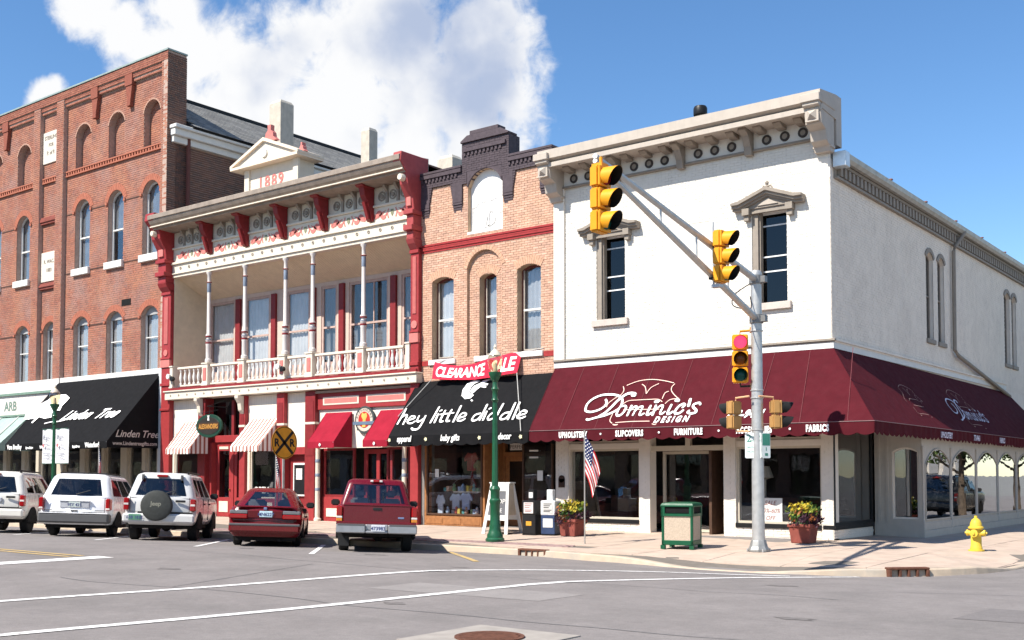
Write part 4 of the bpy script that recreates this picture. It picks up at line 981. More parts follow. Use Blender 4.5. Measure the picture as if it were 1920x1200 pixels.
part('door_frame', MB(front(1.0)).box(-11.25, -11.15, -.05, .04, 0, 2.9).box(-9.95, -9.85, -.05, .04, 0, 2.9).box(-11.15, -9.95, -.05, .04, 2.2, 2.34), WOOD, C)
tr_ = part('transom_sign', MB(front(1.0)).box(-10.95, -10.1, .0, .02, 2.4, 2.62), WHITE, C); b = MB(); put_text(b, 'PERFECTLY', -10.52, 2.45, .17, plane((0, .979, 0), (1, 0, 0), (0, 0, 1)), n=.003); part('lettering', b, BLACK, tr_)
glazed(C, FC, -9.75, -8.62, .34, 2.95, -.06, GLASS, DARKBROWN, .05); part('right_base', MB(FC).box(-9.75, -8.55, -.25, -.02, 0, .34), DARKBROWN, C)
b = MB(); b.box(-9.78, -9.72, .1, 1.2, 0, 3.0); part('return_frame', b, DARKBROWN, C)
for x, z, s in ((-13.25, 1.55, (.16, .26)), (-9.15, 1.45, (.2, .3))): part('notice', MB(FC).box(x, x + s[0], -.0, .004, z, z + s[1]), WHITE, C)
for z in (2.32, 2.12): part('notice', MB(FC).box(-9.45, -9.12, .0, .004, z, z + .05), WHITE, C)
# goods in the children's shop window
part('display_floor', MB().box(-13.6, -11.3, .05, 1.2, .3, .36), WOOD, C); part('display_back', MB().box(-13.6, -11.3, 1.2, 1.25, .3, 1.5), DARKBROWN, C)
b = MB(); b.box(-12.95, -11.9, .55, .8, 1.05, 1.09); part('display_shelf', b, WHITE, C)
PAL = [(.42, .55, .72), (.62, .64, .68), (.30, .42, .62), (.55, .13, .10), (.62, .50, .12), (.12, .36, .36), (.55, .38, .28), (.20, .35, .18)]
def garment(x, y, z, w, h, m):
    b = MB(); b.prism([(x - w * .35, z), (x + w * .35, z), (x + w * .36, z + h * .6), (x + w * .55, z + h * .5), (x + w * .62, z + h * .68), (x + w * .3, z + h), (x + w * .1, z + h * .94), (x - w * .1, z + h * .94), (x - w * .3, z + h), (x - w * .62, z + h * .68), (x - w * .55, z + h * .5), (x - w * .36, z + h * .6)], 'y', y, y + .07); part('garment', b, m, C, bev=.015)
garment(-12.82, .5, .5, .42, .52, mat('pale blue cloth', (.42, .52, .66), .9)); garment(-12.35, .45, .5, .44, .55, mat('blue cloth', (.34, .45, .65), .9)); garment(-13.35, .35, .36, .3, .62, mat('white-blue cloth', (.60, .70, .82), .9)); garment(-12.5, .9, 1.75, .5, .6, mat('red check cloth', (.36, .09, .08), .9)); garment(-12.0, .8, 1.55, .55, .55, mat('khaki cloth', (.22, .20, .10), .9))
for k in range(26):
    c = PAL[k % len(PAL)]; x = -13.1 + (k % 13) * .135 + rnd.uniform(-.03, .03); z0 = .36 if k < 13 else 1.09; b = MB()
    if k % 3: b.box(x - .05, x + .05, .3 + rnd.uniform(0, .3), .48 + rnd.uniform(.12, .2), z0, z0 + rnd.uniform(.08, .2))
    else: b.lathe([(.04, 0), (.07, .05), (.06, .12), (.03, .15), (.045, .18), (.04, .22), (.0, .25)], (x, .45, z0), 8)
    part('toy', b, mat('toy%d' % (k % len(PAL)), c, .6), C)

# ---------------------------------------------------------------- D: white corner building
D = thing('white_corner_building', 'two-storey white painted brick corner building with a bracketed cornice', 'building', (0, 0, 0))
DX0 = -8.5
d_win = [Arch(-7.02, -6.05, 6.08, 8.52, 0), Arch(-2.14, -1.17, 6.08, 8.50, 0)]
mid = Arch(-4.77, -3.2, 5.95, 8.5, 0)
b = MB(FC); wall_cells(b, DX0, -.03, 4.75, 10.2, -.4, -.012, [o.rect for o in d_win]); part('wall', b, WHITE_BRICK, D)
b = MB(FC); bricks(b, DX0, .0, 4.95, 10.15, -.012, d_win + [mid], bl=.2, bh=.062, seed=41, j=.010, proud=.009); bricks(b, mid.a0 + .02, mid.a1 - .02, mid.z0 + .02, mid.zt - .02, -.022, (), bl=.2, bh=.062, seed=42, j=.009, proud=.009)
part('brickwork', b, WHITE_BRICK, D, kind='stuff', recalc=False)
part('corner_pilaster', MB(FC).box(DX0, -8.12, -.01, .07, 4.95, 10.12), WHITE_BRICK, D, bev=.012)
FD = side(0)
s_win = [Arch(7.68, 8.40, 5.80, 8.5, .2), Arch(8.86, 9.55, 5.80, 8.5, .2), Arch(17.15, 17.95, 5.80, 8.5, .2), Arch(18.25, 18.95, 5.8, 8.5, .2)]
b = MB(FD); wall_cells(b, .0, 34, 3.0, 9.6, -.4, -.012, [o.rect for o in s_win]); [o.fill(b, -.4, -.012) for o in s_win]; part('side_wall', b, WHITE_SIDE, D)
b = MB(FD); bricks(b, .0, 34, 4.8, 9.15, -.012, s_win, bl=.2, bh=.062, seed=44, j=.009, proud=.008); part('side_brickwork', b, WHITE_SIDE, D, kind='stuff', recalc=False)
for o in s_win:
    window(D, FD, o, .12, TAUPE, GLASS_DARK, .05, .5, sill=(TAUPE, .14, .05, .06), blind=[(BLIND_D, 0, 1)])
    b = MB(FD); o.ring(.14, -.0, .03, b, 9); part('arch_ring', b, TAUPE, D)
part('core', MB().box(DX0 + .05, -.6, 3.2, 34, 0, 9.5).box(DX0 + .05, -1.5, 1.2, 3.2, 4.9, 9.5).box(DX0 + .05, -1.6, .6, 3.2, 3.9, 4.9), INTERIOR, D)
part('roof', MB().prism([(DX0, 10.5), (DX0, 10.9), (0.2, 9.75), (0.2, 9.55)], 'y', .2, 34), mat('tar roof', (.06, .06, .06), .9), D)
# blocked window outline
for k, o in enumerate(d_win):
    fr_ = window(D, FC, o, .26, mat('storm window frame', (.72, .72, .71), .5), GLASS_BLK, .05, .52, muntin=(.86, .36), sill=(mat('pink sandstone', (.50, .43, .38), .85, var=.1), .19, .12, .10), fd=.06)
    part('casing', MB(FC).box(o.a0 - .05, o.a0 + .16, -.24, -.03, o.z0, o.zt).box(o.a0 + .1, o.a0 + .2, -.26, -.10, o.z0, o.zt), TAUPE, D)
    c = (o.a0 + o.a1) / 2 + .02; w = .98
    b = MB(FC)                                                  # pedimented hood
    for n1, dz in ((.30, 0), (.24, -.07), (.17, -.13)):
        pts = [(c - w, 8.70 + dz), (c - w + .22, 8.70 + dz), (c, 8.98 + dz), (c + w - .22, 8.70 + dz), (c + w, 8.70 + dz), (c + w, 8.77 + dz), (c + w - .22, 8.80 + dz), (c, 9.08 + dz), (c - w + .22, 8.80 + dz), (c - w, 8.77 + dz)]
        b.prism(pts, 'y', -.02, n1)
    b.prism([(c - w + .2, 8.58), (c + w - .2, 8.58), (c + w - .26, 8.66), (c, 8.90), (c - w + .26, 8.66)], 'y', -.02, .10)
    b.prism([(c - .5, 8.46), (c + .5, 8.46), (c + .5, 8.6), (c - .5, 8.6)], 'y', -.02, .06)
    for s_ in (-1, 1): b.box(c + s_ * .60 - .1, c + s_ * .60 + .1, -.02, .2, 8.42, 8.6); b.box(c + s_ * .60 - .07, c + s_ * .60 + .07, -.02, .14, 8.28, 8.42)
    hd = part('window_hood', b, TAUPE, D, bev=.008)
    b = MB(FC); b.prism([(c - .28, 8.64), (c + .28, 8.64), (c, 8.80)], 'y', .1, .13); part('hood_inset', b, TAUPE_L, hd)
    b = MB(); b.lathe([(.05, 0), (.07, .03), (.03, .07), (.055, .13), (.03, .18), (.01, .2)], (c, -.15, 9.06), 8); b.tube([(c - .16, -.15, 9.03), (c - .1, -.15, 9.12), (c - .02, -.15, 9.1)], .02, 6); b.tube([(c + .16, -.15, 9.03), (c + .1, -.15, 9.12), (c + .02, -.15, 9.1)], .02, 6); part('finial', b, TAUPE, hd)
# bracketed cornice
b = MB(); b.prism([(.3, 10.16), (-.10, 10.16), (-.12, 10.10), (.3, 10.06)], 'x', DX0 + .05, .02); part('architrave', b, TAUPE, D)
part('frieze', MB(FC).box(DX0 + .05, -.02, -.3, .02, 10.14, 10.62), mat('frieze paint', (.70, .66, .60), .6, var=.05), D)
b = MB(); b.prism([(.2, 10.60), (-.72, 10.66), (-.74, 10.60), (-.80, 10.60), (-.80, 10.72), (-.70, 10.78), (-.86, 10.84), (-.86, 11.10), (.2, 11.24)], 'x', DX0 - .02, .10)
part('cornice', b, TAUPE_L, D)
b = MB(); b.prism([(.2, 11.24), (.55, 11.24), (.55, 9.95), (.2, 9.95)], 'x', -.10, .10); part('cornice_return', b, TAUPE_L, D)
rm = MB(FC); disc(rm, 0, 0, .13, 0, .035, 16, hole=.075); rme = rm.mesh('roundel', mat('dark roundel', (.05, .04, .035), .6)); rm2 = MB(FC); disc(rm2, 0, 0, .078, 0, .02, 12); rme2 = rm2.mesh('roundel_eye', TAUPE)
for x in (-7.78, -7.27, -6.76, -5.71, -5.22, -4.72, -3.68, -3.18, -2.68, -1.68, -1.18, -.69):
    q = inst('roundel', rme, D, (x, -.02, 10.36)); ORG[q] = (x, -.02, 10.36); inst('roundel_eye', rme2, q, (x, -.02, 10.36))
cm = MB(); cm.prism([(0, .55), (-.55, .55), (-.55, .46), (-.34, .36), (-.2, .1), (-.16, -.12), (0, -.12)], 'x', -.10, .10); cme = cm.mesh('console', TAUPE, bev=.01)
dkm = MB(); dkm.prism([(-.16, .33), (-.36, .36), (-.26, .18), (-.18, .02)], 'x', -.135, -.101); dke = dkm.mesh('console_shadow', TAUPE)
for x in (-6.24, -4.17, -2.15): inst('console', cme, D, (x, -.02, 10.12))
mm_ = MB(); mm_.prism([(0, 0), (-.42, .04), (-.42, -.02), (-.3, -.10), (-.05, -.12), (0, -.12)], 'x', -.11, .11); mme = mm_.mesh('modillion', TAUPE, bev=.01)
for e0, e1 in ((-8.1, -6.34), (-6.14, -4.27), (-4.07, -2.25), (-2.05, -.4)):
    for i in range(3): inst('modillion', mme, D, (lerp(e0, e1, (i + .5) / 3), -.05, 10.63))
for x0, x1 in ((DX0 - .06, -8.14), (-.34, .08)):
    c, w = (x0 + x1) / 2, (x1 - x0) / 2
    b = MB(); b.prism([(.1, 10.95), (-.92, 10.95), (-.92, 10.72), (-.80, 10.68), (-.72, 10.3), (-.45, 10.2), (-.40, 9.95), (-.20, 9.85), (-.16, 9.72), (.1, 9.72)], 'x', x0, x1); b.box(x0 - .04, x1 + .04, -.97, .1, 10.80, 11.0); b.box(x0 - .03, x1 + .03, -.2, .1, 9.82, 9.9); eb = part('end_bracket', b, TAUPE_L, D, bev=.012)
    b = MB(); b.box(c - .17, c + .17, -.82, -.7, 10.34, 10.66); b.loft([[(c - .12, -.82, 10.38), (c + .12, -.82, 10.38), (c + .12, -.82, 10.62), (c - .12, -.82, 10.62)], [(c - .01, -.93, 10.49), (c + .01, -.93, 10.49), (c + .01, -.93, 10.51), (c - .01, -.93, 10.51)]]); part('bracket_block', b, TAUPE_L, eb)
# side eave with gutter and dentils
b = MB(FD); b.box(.25, 34, -.1, .10, 9.12, 9.18); b.box(.25, 34, -.1, .14, 9.46, 9.54); part('eave', b, TAUPE, D)
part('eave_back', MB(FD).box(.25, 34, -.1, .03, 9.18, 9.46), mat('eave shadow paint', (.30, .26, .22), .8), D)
dn = MB(FD); dn.box(0, .15, .03, .13, 9.2, 9.45); dne = dn.mesh('dentil', TAUPE)
for i in range(118): inst('dentil', dne, D, (0, .4 + i * .285, 0))
b = MB(FD); b.loft([[(y, n, z) for n, z in ((.10, 9.62), (.16, 9.54), (.26, 9.54), (.32, 9.62), (.34, 9.74), (.30, 9.74), (.24, 9.6), (.14, 9.6))] for y in (.3, 34)]); gut = part('gutter', b, mat('galvanised gutter', (.40, .38, .34), .5, metal=.3, var=.15, streak=.3), D)
part('gutter_box', MB(FD).box(.12, .42, .02, .36, 9.38, 9.76), mat('bright tin', (.62, .66, .68), .4, metal=.4), D, bev=.01)
for i in range(10): part('gutter_strap', MB(FD).box(3.5 + i * 3.1, 3.62 + i * 3.1, .08, .38, 9.74, 9.77), mat('rust red strap', (.22, .09, .07), .7), gut)
part('downpipe', MB().tube([(.3, 10.9, 9.6), (.12, 10.4, 9.05), (.10, 10.3, 8.9), (.10, 10.25, 5.65), (.12, 10.6, 5.5), (.12, 17.2, 4.55)], .065, 8), TAUPE, D)
# roof vent
vt = thing('roof_vent', 'black capped vent pipe on the white building roof', 'roof vent', (-5.2, 3.0, 10.4))
part('pipe', MB().lathe([(.12, 0), (.12, 2.25)], (-5.2, 3, 10.4), 12), TAUPE, vt); part('cap', MB().lathe([(.20, 2.13), (.21, 2.16), (.21, 2.34), (.18, 2.40), (.0, 2.41)], (-5.2, 3, 10.4), 16), BLACK, vt, smooth=35)
# string moulding and white trim over the awning
for z0, z1, n, m in ((4.93, 4.97, .06, TAUPE), (4.97, 5.02, .10, TAUPE), (4.78, 4.93, .05, WHITE)):
    part('trim', MB(FC).box(DX0, n, -.01, n, z0, z1), m, D); part('side_trim', MB(FD).box(-.0, 17, -.01, n - .002, z0 - .0, z1), WHITE if m is WHITE else WHITE_SIDE, D)
# ground floor of D
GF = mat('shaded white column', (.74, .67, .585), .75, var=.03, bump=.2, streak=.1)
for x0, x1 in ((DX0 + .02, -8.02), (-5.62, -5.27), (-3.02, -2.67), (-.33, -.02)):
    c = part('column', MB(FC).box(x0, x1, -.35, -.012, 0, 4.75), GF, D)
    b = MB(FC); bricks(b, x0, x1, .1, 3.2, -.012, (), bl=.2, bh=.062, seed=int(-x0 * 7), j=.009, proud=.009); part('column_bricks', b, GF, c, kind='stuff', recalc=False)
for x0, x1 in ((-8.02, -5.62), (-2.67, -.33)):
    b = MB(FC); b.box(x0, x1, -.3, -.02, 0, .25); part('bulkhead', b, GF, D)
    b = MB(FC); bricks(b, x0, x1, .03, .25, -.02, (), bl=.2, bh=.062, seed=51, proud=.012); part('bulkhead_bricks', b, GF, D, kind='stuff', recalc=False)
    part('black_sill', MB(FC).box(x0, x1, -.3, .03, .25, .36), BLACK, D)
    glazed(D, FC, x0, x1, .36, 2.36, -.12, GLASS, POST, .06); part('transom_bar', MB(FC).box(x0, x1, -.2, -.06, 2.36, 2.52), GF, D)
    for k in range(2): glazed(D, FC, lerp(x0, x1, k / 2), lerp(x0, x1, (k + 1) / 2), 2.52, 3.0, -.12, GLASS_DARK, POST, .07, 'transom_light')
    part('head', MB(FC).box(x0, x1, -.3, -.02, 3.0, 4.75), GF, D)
part('door_head', MB(FC).box(-5.27, -3.02, -.3, -.02, 2.75, 4.75), GF, D); part('door_transom', MB(FC).box(-5.27, -3.02, -.2, -.08, 2.28, 2.42), POST, D); part('door_mullion', MB(FC).box(-4.2, -4.05, -.2, -.08, 2.42, 2.75), POST, D)
for x0, x1 in ((-5.25, -3.55),):
    dr = glazed(D, front(.6), x0, x1, .04, 2.28, -.12, GLASS, POST, .08, 'door'); part('handle', MB().tube([(x1 - .2, .62, .9), (x1 - .2, .62, 1.3)], .02, 6), BLACK, dr)
part('entry_side', MB().box(-3.5, -3.42, .1, .8, 0, 2.4), DARKBROWN, D); part('entry_step', MB().box(-5.27, -3.02, .0, 1.5, -.1, .02), CONCRETE, D)
# side bay and arcaded sunroom
part('side_bulkhead', MB(FD).box(.0, 2.78, -.3, -.02, 0, .25), GF, D); b = MB(FD); bricks(b, .0, 2.78, .03, .25, -.02, (), bl=.2, bh=.062, seed=61); part('bulkhead_bricks', b, GF, D, kind='stuff', recalc=False)
part('black_sill', MB(FD).box(.0, 2.78, -.3, .03, .25, .36), BLACK, D); glazed(D, FD, .03, 2.76, .36, 3.0, -.03, glass_mat('corner glass', (.40, .42, .42), .10), BLACK, .07)
part('side_head', MB(FD).box(0, 2.8, -.3, -.02, 3.0, 4.75), GF, D)
SR = thing('sunroom', 'cream arcaded sunroom with arched windows along the side street', 'sunroom', (1.25, 3.0, 0))
SRM = mat('sunroom paint', (.47, .42, .36), .65, var=.06, streak=.2)
FF, FSR = front(2.9), side(1.25)
dwin = Arch(.46, 1.16, .45, 2.35, .12)
b = MB(FF); wall_cells(b, .0, 1.249, .0, 3.1, -.15, 0, [dwin.rect]); dwin.fill(b, -.15, 0); part('front_wall', b, SRM, SR)
window(SR, FF, dwin, .06, WHITE_SIDE, GLASS_MIR, .05, None)
for x in (.08, .3, .97): part('pilaster_strip', MB(FF).box(x, x + .07, 0, .02, 0, 3.0), SRM, SR) if x != .97 else None
ys_ = [2.9 + .18, 5.45, 8.05, 10.52, 12.95, 15.4, 17.9]
arcs = [Arch(y0 + .05, y1 - .05, .42, 2.34, .42) for y0, y1 in zip(ys_, ys_[1:])]
b = MB(FSR); wall_cells(b, 3.055, 18.2, .0, 3.1, -.2, 0, [o.rect for o in arcs]); [o.fill(b, -.2, 0) for o in arcs]; part('arcade', b, SRM, SR)
for o in arcs: window(SR, FSR, o, -.03, SRM, GLASS_MIR, .03, None, fd=.05)
for y in [2.92] + ys_[1:]: part('colonnette', MB().lathe([(.045, 0), (.045, .2), (.03, .25), (.03, 2.1), (.05, 2.2), (.05, 2.28)], (1.27, y, .1), 10), SRM, SR, smooth=40)
part('plinth', MB(FSR).box(3.01, 18.2, -.2, .06, -.12, .16).box(3.01, 18.2, -.2, .03, .16, .36), SRM, SR, bev=.012); part('front_plinth', MB(FF).box(0, 1.31, -.1, .05, -.1, .36), SRM, SR)
part('sunroom_floor', MB().box(.0, 1.24, 3, 18, -.05, .05), WOOD, SR); part('back_wall', MB().box(.02, .06, 3.0, 18, 0, 3.0), INTERIOR, SR)
for k in range(5): 
    y = 4 + k * 2.5; b = MB(); b.box(.25, .9, y, y + 1.2, .05, .5); b.box(.25, .4, y, y + 1.2, .5, .95); b.box(.25, .9, y - .12, y, .05, .7); b.box(.25, .9, y + 1.2, y + 1.32, .05, .7); part('sofa', b, [DARKBROWN, GREYPAINT, RED_D][k % 3], SR, bev=.04)
# furniture behind the front shop glass
for x, y in ((-7.2, 1.2), (-6.2, 1.6), (-2.0, 1.1), (-1.1, 1.7)):
    b = MB(); b.box(x - .5, x + .5, y, y + .7, .2, .55); b.box(x - .5, x + .5, y + .55, y + .75, .5, 1.0); b.box(x - .62, x - .5, y, y + .7, .2, .75); b.box(x + .5, x + .62, y, y + .7, .2, .75); part('armchair', b, mat('rust upholstery', (.14, .06, .04), .9), D, bev=.05)
b = MB(); b.lathe([(.12, 0), (.03, .04), (.03, .5), (.22, .55), (.12, .85)], (-2.2, .8, 1.0), 12); b.box(-2.5, -1.9, .6, 1.1, .3, 1.0); part('table_lamp', b, POST, D)
sg = MB(); sg.box(-2.08, -1.42, .10, .115, .40, 1.02)
SG = single('sale_sign', sg, WHITE, 'white SALE sign with dark red italic lettering in the corner shop window', 'sign', (-1.75, .1, .40))
b = MB()
for s_, v in (('SALE', .44), ('20%-60%', .24), ('OFF', .05)): text_part(SG, 'lettering', s_, -1.75, .40 + v, .165, plane((0, .098, 0), (1, 0, 0), (0, 0, 1)), .002, RED_D, shear=.3, xs=.9)
b = MB(front(-.0)); pq = MB(FC); disc(pq, -8.26, 1.5, .11, -.003, .02, 12); pq.box(-8.37, -8.15, -.003, .02, 1.25, 1.5); part('plaque', pq, mat('bronze plaque', (.07, .04, .03), .4, metal=.6), D)

# ================================================================ AWNINGS AND SIGNS ON THE FACADES
DOM_W = [(5, [(225, 101), (231, 92), (229, 78), (214, 66), (191, 60), (173, 64), (168, 73), (168, 90), (181, 107), (205, 118), (234, 119), (259, 114), (276, 103), (283, 87), (280, 70), (266, 57), (242, 46), (217, 40), (192, 33), (186, 35)]), (6, [(313, 112), (314, 117), (302, 120), (289, 118), (278, 110), (265, 95), (254, 76), (239, 55), (223, 43)]), (8, [(308, 113), (314, 112)]), (5, [(294, 77), (282, 73), (278, 56), (281, 45), (289, 43), (298, 52), (302, 67), (298, 75), (292, 77)]), (5, [(317, 75), (316, 59), (315, 43)]), (4, [(315, 55), (324, 68), (330, 73), (335, 69), (332, 43)]), (4, [(333, 54), (341, 67), (350, 72), (354, 68), (352, 47), (356, 42), (365, 47)]), (5, [(378, 72), (375, 47), (380, 42), (388, 48)]), (7, [(389, 86), (396, 86)]), (5, [(394, 72), (394, 57), (394, 41)]), (4, [(394, 51), (404, 67), (412, 72), (417, 68), (415, 47), (421, 43), (428, 50)]), (5, [(441, 72), (438, 47), (443, 42), (452, 49)]), (7, [(451, 87), (458, 86)]), (5, [(478, 63), (482, 70), (476, 74), (465, 66), (459, 50), (464, 42), (474, 44), (482, 52)]), (6, [(493, 88), (494, 67)]), (5, [(527, 70), (522, 75), (509, 71), (509, 62), (520, 52), (521, 44), (509, 41), (498, 45), (500, 50)])]
DOM_S = [(2, [(276, 149), (310, 162), (348, 165), (387, 159), (425, 148)]), (2, [(429, 145), (423, 134), (427, 120), (441, 105), (457, 92)]), (2, [(266, 146), (273, 131), (269, 117), (253, 105), (238, 89), (236, 75)]), (2, [(287, 84), (302, 94), (332, 95), (365, 95), (393, 94), (409, 85)]), (2, [(325, 150), (339, 139), (350, 115)]), (2, [(350, 115), (358, 136), (379, 149)]), (2, [(406, 95), (408, 114), (418, 120)]), (2, [(420, 78), (430, 90), (446, 93), (460, 90)]), (2, [(284, 20), (335, 22), (391, 21)]), (2, [(265, 52), (264, 28), (275, 18)]), (3, [(279, 14), (286, 12), (293, 13)]), (2, [(401, 12), (410, 9), (415, 12)]), (2, [(295, 63), (343, 62), (408, 60)])]
HLD_W = [(7, [(16, 109), (13, 49)]), (7, [(14, 72), (26, 84), (37, 78), (39, 47)]), (6, [(53, 62), (75, 69), (69, 77), (55, 76), (51, 60), (60, 50), (74, 49), (84, 56)]), (6, [(90, 77), (92, 60), (102, 54), (114, 65)]), (7, [(118, 76), (119, 48), (115, 26), (98, 22), (86, 28)]), (7, [(157, 110), (154, 49)]), (7, [(168, 82), (171, 49)]), (6, [(170, 95), (175, 97)]), (7, [(191, 94), (191, 55), (203, 51)]), (5, [(178, 80), (231, 84)]), (7, [(216, 96), (217, 56), (229, 52)]), (7, [(247, 110), (248, 49)]), (6, [(260, 62), (284, 69), (283, 78), (268, 81), (260, 65), (264, 53), (278, 51), (289, 58)]), (6, [(341, 77), (324, 72), (319, 56), (328, 49), (342, 55), (348, 71)]), (7, [(351, 110), (351, 52)]), (7, [(362, 83), (364, 51)]), (6, [(368, 94), (372, 96)]), (6, [(401, 79), (385, 74), (379, 59), (388, 50), (403, 57)]), (7, [(413, 110), (409, 56)]), (6, [(452, 76), (435, 73), (427, 58), (435, 50), (450, 54), (455, 69)]), (7, [(458, 111), (459, 50)]), (7, [(474, 112), (477, 50)]), (6, [(487, 62), (513, 68), (515, 77), (500, 80), (491, 65), (492, 55), (505, 51), (519, 57)])]
HLD_M = [(0, [(274, 212), (248, 217), (225, 204), (219, 178), (227, 154), (248, 139), (270, 141), (277, 154), (262, 158), (250, 170), (249, 186), (256, 202), (271, 208)]), (0, [(254, 180), (260, 193), (279, 202), (284, 211), (307, 217), (315, 213), (299, 206), (295, 202), (313, 198), (313, 191), (300, 192), (313, 184), (308, 181), (287, 186), (277, 173), (272, 164), (265, 158), (254, 171)]), (0, [(274, 132), (277, 136), (285, 132), (283, 127)])]
LEAF = [(0, [(-26, 148), (-44, 175), (-14, 210), (17, 246), (44, 260), (48, 281), (95, 290), (161, 287), (218, 263), (216, 245), (211, 214), (226, 188), (183, 189), (178, 173), (203, 149), (153, 143), (94, 155), (82, 119), (66, 124), (69, 149), (16, 144)])]
DOM_L = ((0, 3), (3, 4), (4, 7), (7, 9), (9, 11), (11, 13), (13, 14), (14, 15), (15, 16))
def fabric(name, col, **kw): return mat(name, col, .85, var=.10, scale=3, bump=.25, bscale=220, spec=.08, wrinkle=.35, streak=.12, **kw)
F_BURG = fabric('burgundy canvas', (.072, .009, .014)); F_BLACK = fabric('black canvas', (.010, .010, .011)); F_RED = fabric('red canvas', (.27, .014, .03))
F_STRIPE = fabric('striped canvas', (.74, .71, .66), stripes=(0, .20, (.33, .13, .10), .44)); F_STRIPE_S = fabric('striped canvas side', (.74, .71, .66), stripes=(1, .20, (.33, .13, .10), .44)); F_GREEN = fabric('faded green canvas', (.30, .40, .36))
LETTER = mat('white lettering', (.86, .85, .83), .7, var=.02); PEACH = mat('peach lettering', (.72, .50, .42), .7, var=.02)
STEEL = mat('brushed frame', (.45, .45, .45), .4, metal=.8)
def sag_sheet(corners, nu, nv, sag, th=.012):
    """canvas between four corners (bottom-left, bottom-right, top-right, top-left), pulled slightly in between its bars"""
    a, b_, c, d = [Vector(p) for p in corners]; nn = (b_ - a).cross(d - a).normalized(); m = MB(); pts = []
    for side_ in (0, 1):
        for j in range(nv + 1):
            for i in range(nu + 1):
                s, t = i / nu, j / nv
                p = (a * (1 - s) + b_ * s) * (1 - t) + (d * (1 - s) + c * s) * t
                p = p - nn * (sag * math.sin(math.pi * t) * (.55 + .45 * abs(math.sin(s * math.pi * max(1, nu // 3)))) + th * side_)
                pts.append(tuple(p))
    W = nu + 1; H = nv + 1; fs = []
    for j in range(nv):
        for i in range(nu):
            q = j * W + i; fs.append((q, q + 1, q + W + 1, q + W)); q += W * H; fs.append((q, q + W, q + W + 1, q + 1))
    border = [i for i in range(W)] + [j * W + nu for j in range(1, H)] + [nv * W + i for i in range(nu - 1, -1, -1)] + [j * W for j in range(nv - 1, 0, -1)]
    for i, q in enumerate(border): r_ = border[(i + 1) % len(border)]; fs.append((q, q + W * H, r_ + W * H, r_))
    return m.add(pts, fs)
def valance(p, q, h, n, th=.012, scallop=.05):
    """hanging strip from p to q with a scalloped lower edge"""
    p, q = Vector(p), Vector(q); d = (q - p).normalized(); out = d.cross(Vector((0, 0, 1))); m = MB(); k = n * 6; top, bot = [], []
    for i in range(k + 1):
        s = i / k; x = p + (q - p) * s; w = out * (.014 * math.sin(i * .9) + .01 * math.sin(i * .37))
        top.append(x); bot.append(x - Vector((0, 0, h - scallop + scallop * abs(math.sin(math.pi * s * n)))) + w)
    vs = [tuple(v) for v in top + bot] + [tuple(v - out * th) for v in top + bot]; N = k + 1; fs = []
    for i in range(k):
        fs += [(i, N + i, N + i + 1, i + 1), (2 * N + i, 2 * N + i + 1, 3 * N + i + 1, 3 * N + i), (N + i, 3 * N + i, 3 * N + i + 1, N + i + 1), (i, i + 1, 2 * N + i + 1, 2 * N + i)]
    return m.add(vs, fs)
def awning(name, label, x0, x1, zt, zb, p, m, vh=.30, nsc=None, y0=-.02, sides=(True, True), sag=.03, group=None, scallop=.05):
    t = thing(name, label, 'awning', ((x0 + x1) / 2, y0, zb), group=group)
    nu = max(3, int((x1 - x0) / .8)) * 3
    part('canopy', sag_sheet([(x0, y0 - p, zb), (x1, y0 - p, zb), (x1, y0, zt), (x0, y0, zt)], nu, 5, sag), m, t, smooth=60)
    part('valance', valance((x0, y0 - p, zb), (x1, y0 - p, zb), vh, nsc or max(3, int((x1 - x0) / .35)), scallop=scallop), m, t, smooth=50)
    for on, x in zip(sides, (x0, x1)):
        if on:
            e = .008 if x == x1 else -.008
            part('side_panel', MB().prism([(y0, zt), (y0 - p, zb), (y0 - p, zb - vh * .9), (y0, zb - vh * .9)], 'x', x - .005 + e, x + .005 + e), F_STRIPE_S if m is F_STRIPE else m, t)
    b = MB(); b.tube([(x0, y0 - p + .05, zb - .03), (x1, y0 - p + .05, zb - .03)], .018, 6)
    for x in (x0 + .03, (x0 + x1) / 2, x1 - .03): b.tube([(x, y0, zt - .16), (x, y0 - p + .05, zb - .04)], .015, 6); b.tube([(x, y0, zb - .02), (x, y0 - p, zb - .03)], .015, 6)
    part('frame', b, STEEL, t)
    return t
def strokes(parent, data, pf, m, n=.012, name='lettering', sc=1, off=(0, 0), fat=1.0):
    b = MB()
    for w, pts in data:
        q = [(x / 100 * sc + off[0], y / 100 * sc + off[1]) for x, y in pts]
        w *= fat; ribbon(b, smooth_line(q, 6) if len(q) > 2 else q, w / 100 * sc, 0, n, pf)
        if w > 3:
            for (u, v) in (q[0], q[-1]): b.add([pf(u + math.cos(k * .785) * w / 200 * sc, v + math.sin(k * .785) * w / 200 * sc, n) for k in range(8)], [tuple(range(8))])
    return part(name, b, m, parent, recalc=False)
def shapes(parent, data, pf, m, n=.012, name='emblem'):
    b = MB()
    for w, pts in data: q = [(x / 100, y / 100) for x, y in pts]; b.add([pf(u, v, n) for u, v in q], [tuple(range(len(q)))])
    return part(name, b, m, parent, recalc=False)

